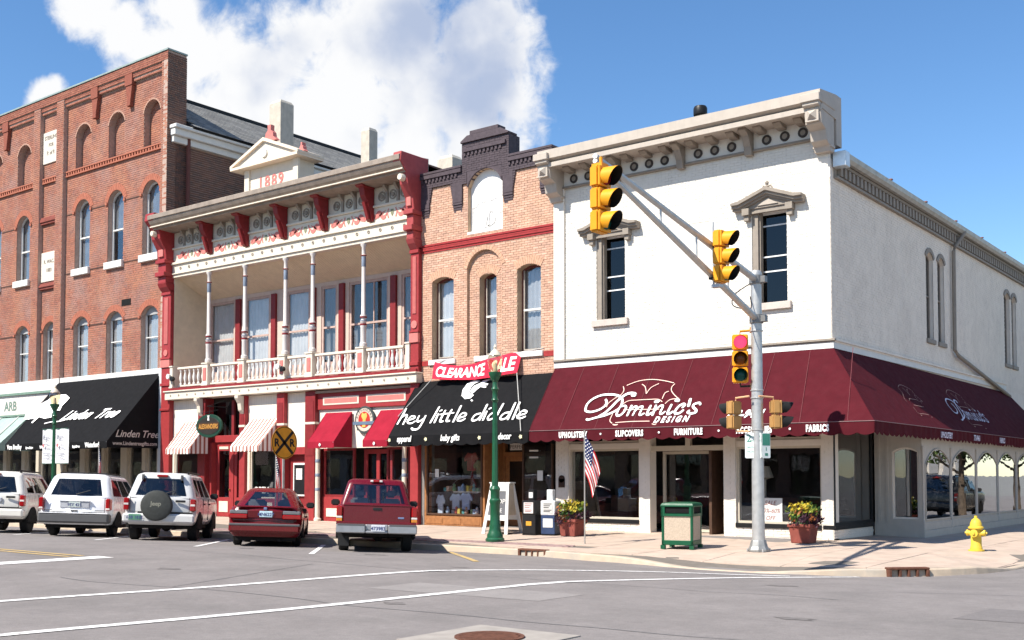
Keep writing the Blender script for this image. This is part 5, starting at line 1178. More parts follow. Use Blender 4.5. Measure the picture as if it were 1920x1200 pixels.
# burgundy awning wrapped round the corner
AWD = thing('corner_awning', 'burgundy awning wrapped round the white corner building', 'awning', (0, 0, 2.86))
AB, AT, AP, AQ = 2.868, 4.80, 1.35, 1.5
part('canopy', sag_sheet([(-8.45, -AP, AB), (AQ, -AP, AB), (.03, -.03, AT), (-8.45, -.03, AT)], 42, 6, .02), F_BURG, AWD, smooth=60)
part('side_canopy', sag_sheet([(AQ, -AP, AB), (AQ, 18.2, AB - .05), (.03, 17.2, AT - .12), (.03, -.03, AT)], 54, 6, .02), F_BURG, AWD, smooth=60)
part('valance', valance((-8.45, -AP, AB), (AQ, -AP, AB), .32, 24, scallop=.06), F_BURG, AWD, smooth=50); part('side_valance', valance((AQ, -AP, AB), (AQ, 18.2, AB - .05), .32, 56, scallop=.08), F_BURG, AWD, smooth=50)
part('end_panel', MB().prism([(-.03, AT), (-AP, AB), (-.03, AB)], 'x', -8.47, -8.455), F_BURG, AWD)
b = MB(); b.tube([(-8.45, -AP - .01, AB + .005), (AQ + .01, -AP - .01, AB + .005), (AQ + .01, 18.2, AB - .05)], .009, 6); part('frame', b, mat('dull piping', (.20, .13, .13), .6), AWD)
for i in range(8):
    b = MB(); x = -7.4 + i * 1.18; ribbon(b, [(x, .03), (lerp(x, x * .93 - .25, 1) if x > -.5 else x, 2.28)], .014, 0, .006, plane((0, -AP, AB), (1, 0, 0), (0, AP - .03, AT - AB))); part('seam', b, mat('seam thread', (.13, .035, .04), .9), AWD, recalc=False)
pfD = plane((-8.45, -AP, AB), (1, 0, 0), (0, 1.32, 1.932))
strokes(AWD, DOM_S, pfD, PEACH, .010, 'sofa_drawing', fat=1.2); [strokes(AWD, DOM_W[i:j], pfD, LETTER, .016, 'letter', fat=1.4) for i, j in DOM_L]
text_part(AWD, 'lettering', 'DESIGN', 4.55, .15, .27, pfD, .018, LETTER, shear=.25, bold=.012, spacing=1.55, xs=.78); text_part(AWD, 'lettering', '773-9461', 6.62, .22, .34, pfD, .012, LETTER, shear=.3, bold=.012, xs=.80)
b = MB(); pv_ = plane((0, -AP - .03, 0), (1, 0, 0), (0, 0, 1))
for s_, u, w in (('UPHOLSTERY', -6.92, .60), ('SLIPCOVERS', -5.09, .60), ('FURNITURE', -3.32, .60), ('ACCESSORIES', -1.49, .58), ('FABRICS', .14, .58)): text_part(AWD, 'valance_lettering', s_, u, 2.66, .22, pv_, 0, LETTER, bold=.012, spacing=1.25, xs=w)
for u in (-6.0, -4.18, -2.45, -.55): part('valance_dot', MB().add([pv_(u + .03 * math.cos(k), 2.735 + .03 * math.sin(k), 0) for k in range(6)], [tuple(range(6))]), LETTER, AWD, recalc=False)
pfS = plane((AQ, -AP, AB), (0, 1, 0), (AQ * -1 + .05, 0, AT - AB))
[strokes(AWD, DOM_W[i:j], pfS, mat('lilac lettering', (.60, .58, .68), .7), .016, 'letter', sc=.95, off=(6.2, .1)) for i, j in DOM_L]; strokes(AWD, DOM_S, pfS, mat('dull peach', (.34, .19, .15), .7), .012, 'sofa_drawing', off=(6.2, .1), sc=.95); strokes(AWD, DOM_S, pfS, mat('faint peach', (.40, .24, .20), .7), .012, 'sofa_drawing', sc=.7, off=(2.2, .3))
b = MB(); pq = plane((AQ + .03, 0, 0), (0, 1, 0), (0, 0, 1))
for s_, u in (('UPHOLSTERY', 4.2), ('773-9461', 7.2), ('FABRICS', 10.1)): text_part(AWD, 'valance_lettering', s_, u, 2.62, .22, pq, 0, mat('lilac lettering', (.6, .58, .68)), bold=.008, xs=.8)

t = awning('black_awning', 'black awning lettered hey little diddle below the sale banner', -14.0, -8.47, 4.66, 2.85, 1.35, F_BLACK, .34, 12)
pfC = plane((-14.02, -1.37, 2.85), (1, 0, 0), (0, 1.35, 1.81))
[strokes(t, HLD_W[i:j], pfC, LETTER, .016, 'letter', fat=1.12) for i, j in ((0, 2), (2, 3), (3, 5), (5, 6), (6, 8), (8, 11), (11, 12), (12, 13), (13, 15), (15, 17), (17, 19), (19, 21), (21, 22), (22, 23))]; shapes(t, HLD_M, pfC, LETTER, .012, 'moon_and_cow')
b = MB(); pv_ = plane((0, -1.405, 0), (1, 0, 0), (0, 0, 1))
for s_, u in (('apparel', -13.32), ('baby gifts', -11.42), ('decor', -9.32)): text_part(t, 'valance_lettering', s_, u, 2.66, .26, pv_, 0, LETTER, shear=.25, bold=.008, xs=.78)
for u, m in ((-13.95, 0), (-12.4, 1), (-10.26, 0), (-8.72, 1)):
    b = MB(); b.add([pv_(u + (.07 if k % 2 else .045) * math.cos(k * .628), 2.72 + (.07 if k % 2 else .045) * math.sin(k * .628), 0) for k in range(10)], [tuple(range(10))]); part('flower', b, mat('pale flower', (.70, .66, .42), .7), t, recalc=False)
t = awning('black_awning', 'black awning lettered Linden Tree on the tall brick block', -36.05, -28.25, 5.76, 2.945, 2.38, F_BLACK, .28, 3, scallop=.0)
pfA = plane((-36.05, -2.4, 2.945), (1, 0, 0), (0, 2.4, 2.835))
shapes(t, LEAF, pfA, LETTER, .02, 'leaf'); 
text_part(t, 'lettering', 'Linden', 3.95, 1.28, .74, pfA, .03, LETTER, shear=.75, bold=.018, xs=1.05); text_part(t, 'lettering', 'Tree', 6.2, 1.28, .74, pfA, .03, LETTER, shear=.75, bold=.018, xs=1.05)
b = MB(); ribbon(b, smooth_line([(1.9, 1.12), (2.4, 1.2), (2.9, 1.2), (3.4, 1.28)]), .06, 0, .03, pfA); part('flourish', b, LETTER, t, recalc=False)
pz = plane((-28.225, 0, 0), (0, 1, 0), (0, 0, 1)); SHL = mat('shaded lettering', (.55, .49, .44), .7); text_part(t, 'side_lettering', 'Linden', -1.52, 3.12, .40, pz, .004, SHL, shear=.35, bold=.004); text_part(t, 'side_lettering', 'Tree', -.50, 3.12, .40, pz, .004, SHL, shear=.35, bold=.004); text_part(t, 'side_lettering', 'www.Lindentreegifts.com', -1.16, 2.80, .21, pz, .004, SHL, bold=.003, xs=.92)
b = MB(); pv_ = plane((0, -2.455, 0), (1, 0, 0), (0, 0, 1))
for s_, u, sz_, xs in (('Vera Bradley', -35.2, .27, .85), ('Byers Choice', -33.95, .12, .9), ('www.Lindentreegifts.com', -32.05, .24, .86), ('Boyds Bears', -30.35, .12, .9), ('Waterford', -29.2, .27, .85)): text_part(t, 'valance_lettering', s_, u, 2.72, sz_, pv_, 0, LETTER, bold=.012, xs=xs)
awning('striped_awning', 'red and white striped awning left of the hanging oval sign', -26.62, -25.12, 3.70, 2.62, .85, F_STRIPE, .20, 7, y0=-.0, group='striped awnings on the balcony building', scallop=.04)
awning('striped_awning', 'red and white striped awning right of the red double doors', -22.5, -20.90, 3.70, 2.66, .95, F_STRIPE, .20, 7, y0=-.0, group='striped awnings on the balcony building', scallop=.04)
for k, (x0, x1, lb) in enumerate(((-18.42, -17.12, 'small red awning left of the round crest sign'), (-15.72, -14.62, 'small red awning right of the round crest sign'))):
    t = awning('red_awning', lb, x0, x1, 3.80, 2.76, .85, F_RED, .22, 1, y0=.02, group='small red awnings on the balcony building', scallop=0)
    b = MB(); b.add([((x0 + x1) / 2 + .05 * math.cos(q), -.87, 2.65 + .06 * math.sin(q)) for q in range(6)], [tuple(range(6))]); part('badge', b, LETTER, t)
t = awning('green_awning', 'faded green awning at the left edge beside the black one', -44.0, -38.4, 4.4, 2.9, 1.6, F_GREEN, .2, 3, scallop=0)
for x in (-42.6, -40.9, -39.3): part('rib', MB().tube([(x, -.02, 4.42), (x, -1.62, 2.93)], .035, 6), WHITE, t)

# sale banner stretched over the black awning
def banner_pt(u, v):            # u 0..1 along, v 0..1 up
    x = lerp(-13.15, -9.72, u); zb = lerp(4.70, 4.70, u) - .10 * math.sin(math.pi * u); zt = lerp(5.26, 5.36, u) - .22 * math.sin(math.pi * u) * (1 - u) * 1.6
    z = lerp(zb, zt, v); y = -.10 - .05 * math.sin(u * 9 + v * 2) - .035 * math.sin(u * 23) - (1 - v) * .18
    return Vector((x, y, z))
bn = thing('sale_banner', 'sagging red banner reading CLEARANCE SALE above the black awning', 'banner', (-11.4, -.2, 4.7))
m = MB(); NU, NV = 46, 8
for e in (0, .006):
    m.add([tuple(banner_pt(i / NU, j / NV) + Vector((0, e, 0))) for j in range(NV + 1) for i in range(NU + 1)], [(j * (NU + 1) + i, j * (NU + 1) + i + 1, (j + 1) * (NU + 1) + i + 1, (j + 1) * (NU + 1) + i) for j in range(NV) for i in range(NU)])
part('cloth', m, fabric('banner red', (.62, .03, .06)), bn, smooth=True, recalc=False)
for word, u0, u1 in (('CLEARANCE', .05, .63), ('SALE', .70, .965)):
    vs, fs = text_mesh(word, 1.0, bold=.03, spacing=.95, align='LEFT'); mx = max(v[0] for v in vs); tb = bmesh.new(); tv = [tb.verts.new((u0 + (u1 - u0) * x / mx, .18 + y * .90, 0)) for x, y in vs]
    for f in fs:
        try: tb.faces.new([tv[i] for i in f])
        except ValueError: pass
    for it in range(3):
        es = [e for e in tb.edges if e.calc_length() > .02]
        if es: bmesh.ops.subdivide_edges(tb, edges=es, cuts=1); bmesh.ops.triangulate(tb, faces=tb.faces)
    tb.verts.index_update(); b = MB()
    b.add([tuple(banner_pt(v.co.x, v.co.y) + Vector((0, -.012, 0))) for v in tb.verts], [tuple(v.index for v in f.verts) for f in tb.faces]); tb.free()
    part('lettering', b, LETTER, bn, recalc=False)
CORD = mat('cord', (.45, .44, .42), .8)
for p, q in (((0, 0), (-14.05, -.9, 3.5)), ((1, 0), (-8.7, -1.42, 2.88)), ((0, 1), (-12.5, -.02, 5.32)), ((1, 1), (-8.9, -.02, 5.42))): part('cord', MB().tube([tuple(banner_pt(*p)), q], .012, 5), CORD, bn)

# hanging oval sign with bracket
os_ = thing('hanging_sign', 'dark green oval hanging sign with gold lettering over the red doors', 'sign', (-24.1, -.9, 3.0))
def oval(rx, rz, x, z, y0, y1, m, nm, par):
    b = MB(); b.prism([(x + rx * math.cos(k * .1963), z + rz * math.sin(k * .1963)) for k in range(32)], 'y', y0, y1); return part(nm, b, m, par, bev=.008)
oval(.78, .44, -23.80, 3.46, -.95, -.87, mat('sign green', (.012, .045, .028), .4), 'board', os_); oval(.66, .33, -23.80, 3.46, -.962, -.95, mat('sign dark', (.03, .025, .02), .4), 'face', os_)
b = MB(); put_text(b, 'ALEXANDERS', -23.80, 3.36, .24, plane((0, -.97, 0), (1, 0, 0), (0, 0, 1)), 0, bold=.006, xs=.78); part('lettering', b, mat('dull gold', (.50, .24, .05), .4), os_)
part('lettering_band', MB().box(-24.42, -23.18, -.966, -.963, 3.32, 3.58), mat('band brown', (.06, .03, .015), .5), os_); b = MB(); b.prism([(-23.86, 3.66), (-23.74, 3.66), (-23.76, 3.8), (-23.72, 3.85), (-23.88, 3.85), (-23.84, 3.8)], 'y', -.968, -.962); part('torch', b, WHITE, os_)
part('arm', MB().tube([(-23.8, -.1, 4.2), (-23.8, -1.0, 4.2)], .025, 6).tube([(-23.8, -.9, 4.2), (-23.8, -.91, 3.88)], .012, 6).tube([(-24.3, -.9, 3.95), (-23.3, -.9, 4.05)], .01, 5).tube([(-23.8, -.1, 4.5), (-23.8, -.9, 4.22)], .012, 5), BLACK, os_)
# round crest sign
cs = thing('crest_sign', 'round crest sign in red and gold between the small red awnings', 'sign', (-16.45, 0, 3.05))
oval(.47, .47, -16.45, 3.50, -.04, .02, mat('crest rim', (.05, .06, .06), .5), 'rim', cs); oval(.40, .40, -16.45, 3.50, -.05, -.04, mat('crest ring', (.55, .48, .40), .5), 'ring', cs); oval(.28, .28, -16.45, 3.50, -.058, -.05, mat('crest red', (.45, .03, .02), .5), 'field', cs)
b = MB(); b.prism([(-16.55, 3.25), (-16.38, 3.25), (-16.37, 3.5), (-16.30, 3.62), (-16.34, 3.74), (-16.46, 3.70), (-16.54, 3.76), (-16.58, 3.62), (-16.50, 3.5)], 'y', -.066, -.058); part('charge', b, mat('crest gold', (.65, .40, .10), .4), cs); part('ribbon', MB().box(-16.98, -15.95, -.075, -.04, 3.33, 3.44), mat('crest blue', (.12, .17, .24), .5), cs)
b = MB()
for i, ch in enumerate('ALEXANDERS'):
    a = math.pi * (.92 - i * .0935); vs, fs = text_mesh(ch, .12); ca, sa = math.cos(a - math.pi / 2), math.sin(a - math.pi / 2); b.add([(-16.45 + .31 * math.cos(a) + u * ca - v * sa, -.054, 3.5 + .31 * math.sin(a) + u * sa + v * ca) for u, v in vs], fs)
part('lettering', b, BLACK, cs, recalc=False)
# two floodlamps clamped to the balcony rail
for x, lb in ((-20.5, 'small floodlamp clamped to the balcony rail near the middle'), (-27.15, 'small floodlamp at the left end of the balcony rail')):
    t = thing('floodlamp', lb, 'lamp', (x, -.15, 5.35), group='floodlamps on the balcony rail')
    part('head', MB().lathe([(.04, 0), (.09, -.05), (.11, -.16), (.09, -.17)], (x - .1, -.22, 5.55), 10, 'y'), WHITE, t); part('head', MB().lathe([(.04, 0), (.09, -.05), (.11, -.16), (.09, -.17)], (x + .14, -.22, 5.45), 10, 'y'), BLACK, t); part('bracket', MB().tube([(x, -.14, 5.2), (x, -.16, 5.5), (x - .1, -.2, 5.55)], .02, 6).tube([(x, -.16, 5.4), (x + .14, -.2, 5.45)], .018, 6), TAUPE, t)

# ================================================================ STREET FURNITURE
GREEN = mat('lamp post green', (.012, .085, .040), .4, var=.15, scale=8, coat=.3)
GALV = mat('galvanised steel', (.47, .47, .46), .45, metal=.55, var=.12, scale=7, streak=.15)
SIGNAL = mat('signal yellow', (.70, .30, .015), .45, var=.06, scale=6)
SIG_BLK = mat('visor lining', (.010, .010, .010), .7)
CREAMGLASS = glass_mat('acorn globe', (.80, .74, .58), .10, 1.0, .12)
def zw(x, y): return z_walk(x, y)
def lamp_post(x, y, label):
    z = zw(x, y); t = thing('lamp_post', label, 'lamp post', (x, y, z), group='green lamp posts along the kerb'); c = (x, y, z)
    part('base', MB().lathe([(.24, 0), (.25, .06), (.21, .1), (.21, .16), (.17, .24), (.145, .34), (.15, .40), (.13, .46), (.125, .95), (.15, 1.0), (.15, 1.06), (.12, 1.1), (.12, 1.28), (.145, 1.34), (.10, 1.42)], c, 16), GREEN, t, smooth=30)
    fl = MB(); rings = []
    for zz, r in ((1.40, .085), (1.6, .08), (3.6, .062)):                # fluted shaft
        rings.append([(x + (r if k % 2 else r * .88) * math.cos(k * math.pi / 12), y + (r if k % 2 else r * .88) * math.sin(k * math.pi / 12), z + zz) for k in range(24)])
    fl.loft(rings); part('shaft', fl, GREEN, t)
    part('capital', MB().lathe([(.065, 3.58), (.10, 3.64), (.07, 3.70), (.07, 3.86), (.105, 3.92), (.07, 3.98), (.065, 4.1), (.13, 4.22), (.17, 4.30), (.18, 4.36)], c, 14), GREEN, t, smooth=30)
    part('globe', MB().lathe([(.12, 4.36), (.155, 4.46), (.19, 4.62), (.198, 4.72), (.16, 4.80)], c, 20), CREAMGLASS, t, smooth=60)
    part('cap', MB().lathe([(.165, 4.79), (.15, 4.83), (.10, 4.90), (.05, 4.94), (.03, 4.97), (.045, 5.01), (.015, 5.07), (.0, 5.12)], c, 16), mat('pale cap', (.62, .55, .44), .4), t, smooth=40)
    part('lamp', MB().lathe([(.05, 4.3), (.06, 4.42), (.05, 4.58), (.0, 4.62)], c, 10), mat('frosted lamp', (.75, .70, .60), .5), t, smooth=True)
    return t
lamp_post(-7.29, -4.37, 'dark green fluted lamp post in front of the black awning, acorn globe')
LPL = lamp_post(-28.2, -4.6, 'green lamp post with two white banners in front of the tall brick block')
for s, x0, x1, lb in ((-1, -29.02, -28.28, 'white street banner on the left of the lamp post'), (1, -28.10, -27.24, 'white street banner on the right of the lamp post')):
    t = thing('street_banner', lb, 'banner', ((x0 + x1) / 2, -4.6, 2.05), group='pair of banners on the lamp post')
    b = MB(); b.add([(lerp(x0, x1, i / 6), -4.6 + .03 * math.sin(i * 1.3 + e), lerp(2.05, 3.33, j / 6)) for e in (0, .2) for j in range(7) for i in range(7)], [(k + j * 7 + i, k + j * 7 + i + 1, k + j * 7 + i + 8, k + j * 7 + i + 7) for k in (0, 49) for j in range(6) for i in range(6)]); part('cloth', b, fabric('banner white', (.66, .66, .68)), t, recalc=False)
    for z_ in (3.34, 2.04): part('rod', MB().tube([(x0, -4.6, z_), (x1, -4.6, z_)], .015, 6), GREEN, t)
    b = MB(); q = plane(((x0 + x1) / 2, -4.66, 2.05), (1, 0, 0), (0, 0, 1)); b.add([q(u, v, 0) for u, v in ((-.22, .9), (-.12, .9), (-.12, 1.06), (-.2, 1.06))], [(0, 1, 2, 3)])
    for v, l in ((.97, .42), (.88, .3), (.70, .36), (.56, .5), (.36, .55), (.28, .4), (.18, .5)): b.add([q(u, v_, 0) for u, v_ in ((-.05 - l * .3, v), (l * .6 - .05, v), (l * .6 - .05, v + .022), (-.05 - l * .3, v + .022))], [(0, 1, 2, 3)])
    part('print', b, mat('banner print', (.16, .17, .22), .7), t, recalc=False)
    b = MB(front(-4.66)); disc(b, (x0 + x1) / 2 - .2, 2.72, .07, 0, .002, 12); part('seal', b, mat('banner red print', (.45, .16, .17), .7), t)

# ---- traffic signal pole with mast arm
PX, PY = -.25, -3.83; PZ = zw(PX, PY)
t = thing('signal_pole', 'galvanised traffic signal pole with a long double mast arm at the corner', 'signal pole', (PX, PY, PZ))
part('shaft', MB().lathe([(.145, 0), (.14, .5), (.115, 6.1), (.115, 6.16)], (PX, PY, PZ), 20), GALV, t, smooth=40)
part('cap', MB().lathe([(.125, 6.14), (.13, 6.2), (.10, 6.26), (.0, 6.28)], (PX, PY, PZ), 20), GALV, t, smooth=40)
b = MB(); b.loft([[(PX + s * math.cos(k * math.pi / 4 + .39), PY + s * math.sin(k * math.pi / 4 + .39), PZ + h) for k in range(8)] for h, s in ((0, .24), (.05, .24), (.12, .20), (.24, .17), (.26, .16))]); part('base', b, mat('cast base', (.30, .30, .29), .5, metal=.5, var=.2), t, bev=.01)
for a in range(4): part('bolt', MB().lathe([(.02, 0), (.02, .07)], (PX + .26 * math.cos(a * 1.57 + .78), PY + .26 * math.sin(a * 1.57 + .78), PZ), 6), GALV, t)
END = Vector((.30, -11.2, 6.93)); U0, L0 = Vector((PX, PY, 5.98)), Vector((PX, PY, 5.10))
up = lambda s: U0.lerp(END + Vector((0, 0, .03)), s); lo = lambda s: L0.lerp(END - Vector((0, 0, .05)), s)
part('mast_arm', MB().tube([tuple(up(s)) for s in (.015, .3, .7, 1.0)], [.075, .068, .055, .045], 14), GALV, t, smooth=50); part('mast_arm', MB().tube([tuple(lo(s)) for s in (.015, .3, .7, 1.0)], [.075, .068, .055, .04], 14), GALV, t, smooth=50)
for s in (.22, .44, .66): part('strut', MB().tube([tuple(up(s)), tuple(lo(s))], .022, 8), GALV, t)
for z in (5.98, 5.10): part('clamp', MB().lathe([(.14, -.10), (.155, -.09), (.155, .09), (.14, .10)], (PX, PY, z), 16).box(PX - .05, PX + .24, PY - .07, PY + .07, z - .07, z + .07), mat('dark clamp', (.20, .20, .20), .5, metal=.5), t)
part('cable', MB().tube(smooth_line([(PX - .08, PY - .1, 5.9), (PX - .22, PY - .6, 5.6), (PX - .12, PY - .9, 5.3), (PX, PY - .3, 5.3), (PX - .1, PY - .1, 5.6)], 5), .012, 6), BLACK, t)
for z in (4.83, 3.50, 3.33, 2.62): part('strap', MB().lathe([(.137, -.015), (.145, -.01), (.145, .01), (.137, .015)], (PX, PY, z), 16), GALV, t)

def signal_head(label, loc, face, n=3, lit=None, size=.33, group=None, vis=.30, name='traffic_signal', cols=None, deep=.18, hm=None, vm=None):
    """signal head: loc is the centre of its back, face the heading it shows its lenses to"""
    t = thing(name, label, 'traffic signal', (loc[0], loc[1], loc[2]), math.atan2(face[1], face[0]) + math.pi / 2, group=group, local=True)   # local -y faces out
    w = size * .5
    for k in range(n):
        z = size * 1.04 * (n - 1 - k) - size * 1.04 * (n - 1) / 2
        h = part('housing', MB().box(-w, w, -deep, 0, z - size * .5, z + size * .5), hm or SIGNAL, t, bev=.03, segs=2)
        part('door', MB().box(-w * .94, w * .94, -deep - .03, -deep + .01, z - size * .47, z + size * .47), hm or SIGNAL, h, bev=.012)
        c = (cols or ((.55, .02, .03), (.42, .12, .01), (.01, .16, .12)))[k]
        lens = mat('lens lit red', (.6, .02, .05), .3, emit=((1, .035, .09), 1.5)) if lit == k else mat('lens %d' % k, tuple(x * .35 for x in c), .25)
        part('lens', MB().lathe([(size * .40, -deep - .032), (size * .38, -deep - .05), (size * .25, -deep - .075), (.0, -deep - .085)], (0, 0, z), 20, 'y'), lens, t, smooth=True)
        for r, m, nm in ((size * .435, vm or SIGNAL, 'visor'), (size * .422, SIG_BLK, 'visor_lining')):
            b = MB(); k2 = 18; a0, a1 = R(-52), R(232)
            p1, p2 = [], []
            for i in range(k2 + 1):
                a = lerp(a0, a1, i / k2); L = vis * (.38 + .62 * max(0, (math.sin(a) + .79) / 1.79) ** .8)
                p1.append((r * math.cos(a), -deep - .02, z + r * math.sin(a))); p2.append((r * math.cos(a), -deep - .02 - L, z + r * math.sin(a) - .02))
            b.loft([p1, p2], cap=False, close=False); part(nm, b, m, t, recalc=False, smooth=True)
    return t
HZ = 1.1
t = signal_head('yellow traffic signal at the far end of the mast arm', (END.x - .0, END.y, 6.20), (1, -.02), group='yellow traffic signals', size=.36)
part('hanger', MB().tube([(0, -.12, .55), (0, -.12, .72)], .03, 8).box(-.1, .1, -.2, .0, .54, .60), SIGNAL, t)
p2 = up(.335)
t = signal_head('yellow traffic signal halfway along the mast arm', (p2.x + .10, p2.y, 6.06), (1, -.05), group='yellow traffic signals', size=.345)
part('mount_pole', MB().tube([(.0, .07, -.62), (.0, .07, .74)], .022, 8).box(-.08, .08, -.10, .10, -.62, -.56), GALV, t); part('clamp', MB().box(-.08, .08, .02, .14, -.45, -.36), BLACK, t); part('clamp', MB().box(-.06, .06, .02, .14, .2, .28), BLACK, t)
t = signal_head('traffic signal with its red lamp lit, on the pole below the arm', (PX - .40, PY - .02, 4.22), (.48, -.88), lit=0, group='yellow traffic signals', size=.355, vis=.20)
part('arm', MB().tube([(.0, -.1, .52), (.0, -.1, .62), (.42, .02, .66)], .025, 8), SIGNAL, t); part('arm', MB().tube([(.0, -.1, -.52), (.0, -.1, -.62), (.42, .02, -.60)], .025, 8), BLACK, t); part('clamp', MB().box(.22, .42, -.06, .10, .60, .72), mat('peach bracket', (.62, .36, .20), .5), t); part('clamp', MB().box(.22, .42, -.06, .10, -.66, -.54), mat('peach bracket', (.62, .36, .20), .5), t)
OCHRE = mat('faded ochre', (.40, .22, .075), .6, var=.1)
t = signal_head('two-lamp walk signal left of the pole, its dark hoods turned away', (PX - .40, PY - .16, 2.96), (-1, .30), n=2, group='walk signals on the pole', size=.31, vis=.30, name='walk_signal', hm=OCHRE, vm=SIG_BLK, cols=((.3, .1, .05), (.2, .2, .2)))
part('arm', MB().tube([(0, -.05, .28), (0, -.05, .38), (.0, .35, .40)], .022, 8), mat('peach bracket', (.62, .36, .20)), t); part('arm', MB().tube([(0, -.05, -.28), (0, -.05, -.36), (.0, .35, -.38)], .022, 8), mat('peach bracket', (.62, .36, .20)), t)
t = signal_head('two-lamp walk signal right of the pole, its hoods turned to the side street', (PX + .28, PY + .10, 2.96), (.75, .66), n=2, group='walk signals on the pole', size=.31, vis=.30, name='walk_signal', hm=OCHRE, vm=SIG_BLK, cols=((.3, .1, .05), (.2, .2, .2)))
part('arm', MB().tube([(0, -.05, .28), (0, -.05, .38), (-.1, .3, .40)], .022, 8), mat('peach bracket', (.62, .36, .20)), t)
# parking plates on the pole
SG_G = mat('sign green print', (.05, .22, .16), .6)
for k, (lb, o, ud, w) in enumerate((('white parking plate on the signal pole facing the street', (PX - .22, PY - .175, 1.99), (.96, .26, 0), .36), ('green and white parking plate on the pole facing the side street', (PX + .15, PY - .10, 1.99), (.50, .87, 0), .22))):
    t = thing('parking_plate', lb, 'sign', o, group='parking plates on the signal pole'); q = plane(o, ud, (0, 0, 1))
    b = MB(); b.loft([[q(u, v, n) for u, v in ((0.02, 0), (w - .02, 0), (w, .02), (w, .54), (w - .02, .56), (.02, .56), (0, .54), (0, .02))] for n in (-.004, 0)]); part('plate', b, mat('plate white', (.66, .72, .70), .5), t)
    b = MB()
    if k == 0:
        for s_, u_, v_, z_ in (('2', .24, .36, .24), ('HOUR', .66, .45, .075), ('PARKING', .66, .37, .06), ('8AM-5PM', .5, .22, .065), ('MON-FRI', .5, .12, .065)): text_part(t, 'lettering', s_, w * u_, v_, z_, q, .003, SG_G)
    else:
        b.add([q(u, v, .003) for u, v in ((.01, .28), (w - .01, .28), (w - .01, .54), (.01, .54))], [(0, 1, 2, 3)]); b.add([q(u, v, .003) for u, v in ((w * .45, .16), (w * .55, .16), (w * .55, .24), (w * .45, .24))], [(0, 1, 2, 3)]); b.add([q(u, v, .003) for u, v in ((w * .35, .05), (w * .7, .05), (w * .7, .11), (w * .35, .11))], [(0, 1, 2, 3)])
    if k: part('print', b, SG_G, t, recalc=False)

# ---- litter bin
bx, by = -2.13, -3.9
t = thing('litter_bin', 'green framed litter bin with pebbled tan panels on the pavement', 'litter bin', (bx, by, zw(bx, by)), R(12), local=True)
BING = mat('bin green', (.008, .075, .035), .4, var=.08); AGG = mat('pebble panel', (.44, .36, .28), .9, var=.3, scale=60, bump=.5, bscale=90)
w = .34
b = MB()
for sx_ in (-1, 1):
    for sy_ in (-1, 1): b.box(sx_ * w - .03, sx_ * w + .03, sy_ * w - .03, sy_ * w + .03, .09, .80)
b.box(-w - .03, w + .03, -w - .03, w + .03, .09, .20); part('frame', b, BING, t, bev=.01)
for a in range(4):
    c, s = math.cos(a * math.pi / 2), math.sin(a * math.pi / 2); rot = lambda x, y: (x * c - y * s, x * s + y * c)
    b = MB(lambda x, y, z: (*rot(x, y), z)); b.box(-w + .03, w - .03, -w - .015, -w + .01, .20, .75); part('panel', b, AGG, t)
    b = MB(lambda x, y, z: (*rot(x, y), z)); b.box(-w + .05, w - .05, -w - .012, -w + .0, .82, .96); part('slot', b, DARK, t)
    b = MB(lambda x, y, z: (*rot(x, y), z)); b.box(-w - .04, w + .04, -w - .04, -w, .75, .81); b.box(-w - .04, -w + .05, -w - .04, -w, .81, .97); b.box(w - .05, w + .04, -w - .04, -w, .81, .97); part('collar', b, BING, t)
    part('foot', MB().box((-w if a % 2 else w) - .05, (-w if a % 2 else w) + .05, (-w if a // 2 else w) - .05, (-w if a // 2 else w) + .05, 0, .09), BING, t)
b = MB(); b.loft([[(-q, -q, z), (q, -q, z), (q, q, z), (-q, q, z)] for q, z in ((w + .05, .965), (w + .05, 1.0), (w + .02, 1.05), (w - .1, 1.07))]); part('lid', b, BING, t, bev=.008)

# ---- planters
TERRA = mat('terracotta', (.50, .13, .055), .75, var=.12, scale=6, streak=.15)
LEAFM = [mat('lime leaf', (.22, .26, .035), .6, var=.3, scale=20), mat('yellow leaf', (.46, .34, .03), .6, var=.3, scale=20), mat('plum leaf', (.055, .022, .035), .6, var=.3, scale=20), mat('green leaf', (.04, .09, .02), .6, var=.3, scale=20), mat('orange leaf', (.30, .10, .03), .6, var=.3, scale=20)]
def leaf_cloud(n, fn, size, seed):
    r = random.Random(seed); m = MB()
    for i in range(n):
        c = Vector(fn(r)); a = Vector((r.gauss(0, 1), r.gauss(0, 1), r.gauss(0, .7))).normalized(); u = a.orthogonal().normalized(); v = a.cross(u); s = size * r.uniform(.6, 1.4)
        p = [c - u * s, c + v * s * .55 + a * s * .15, c + u * s, c - v * s * .55 + a * s * .15]; m.add([tuple(q) for q in p], [(0, 1, 2, 3)])
    return m
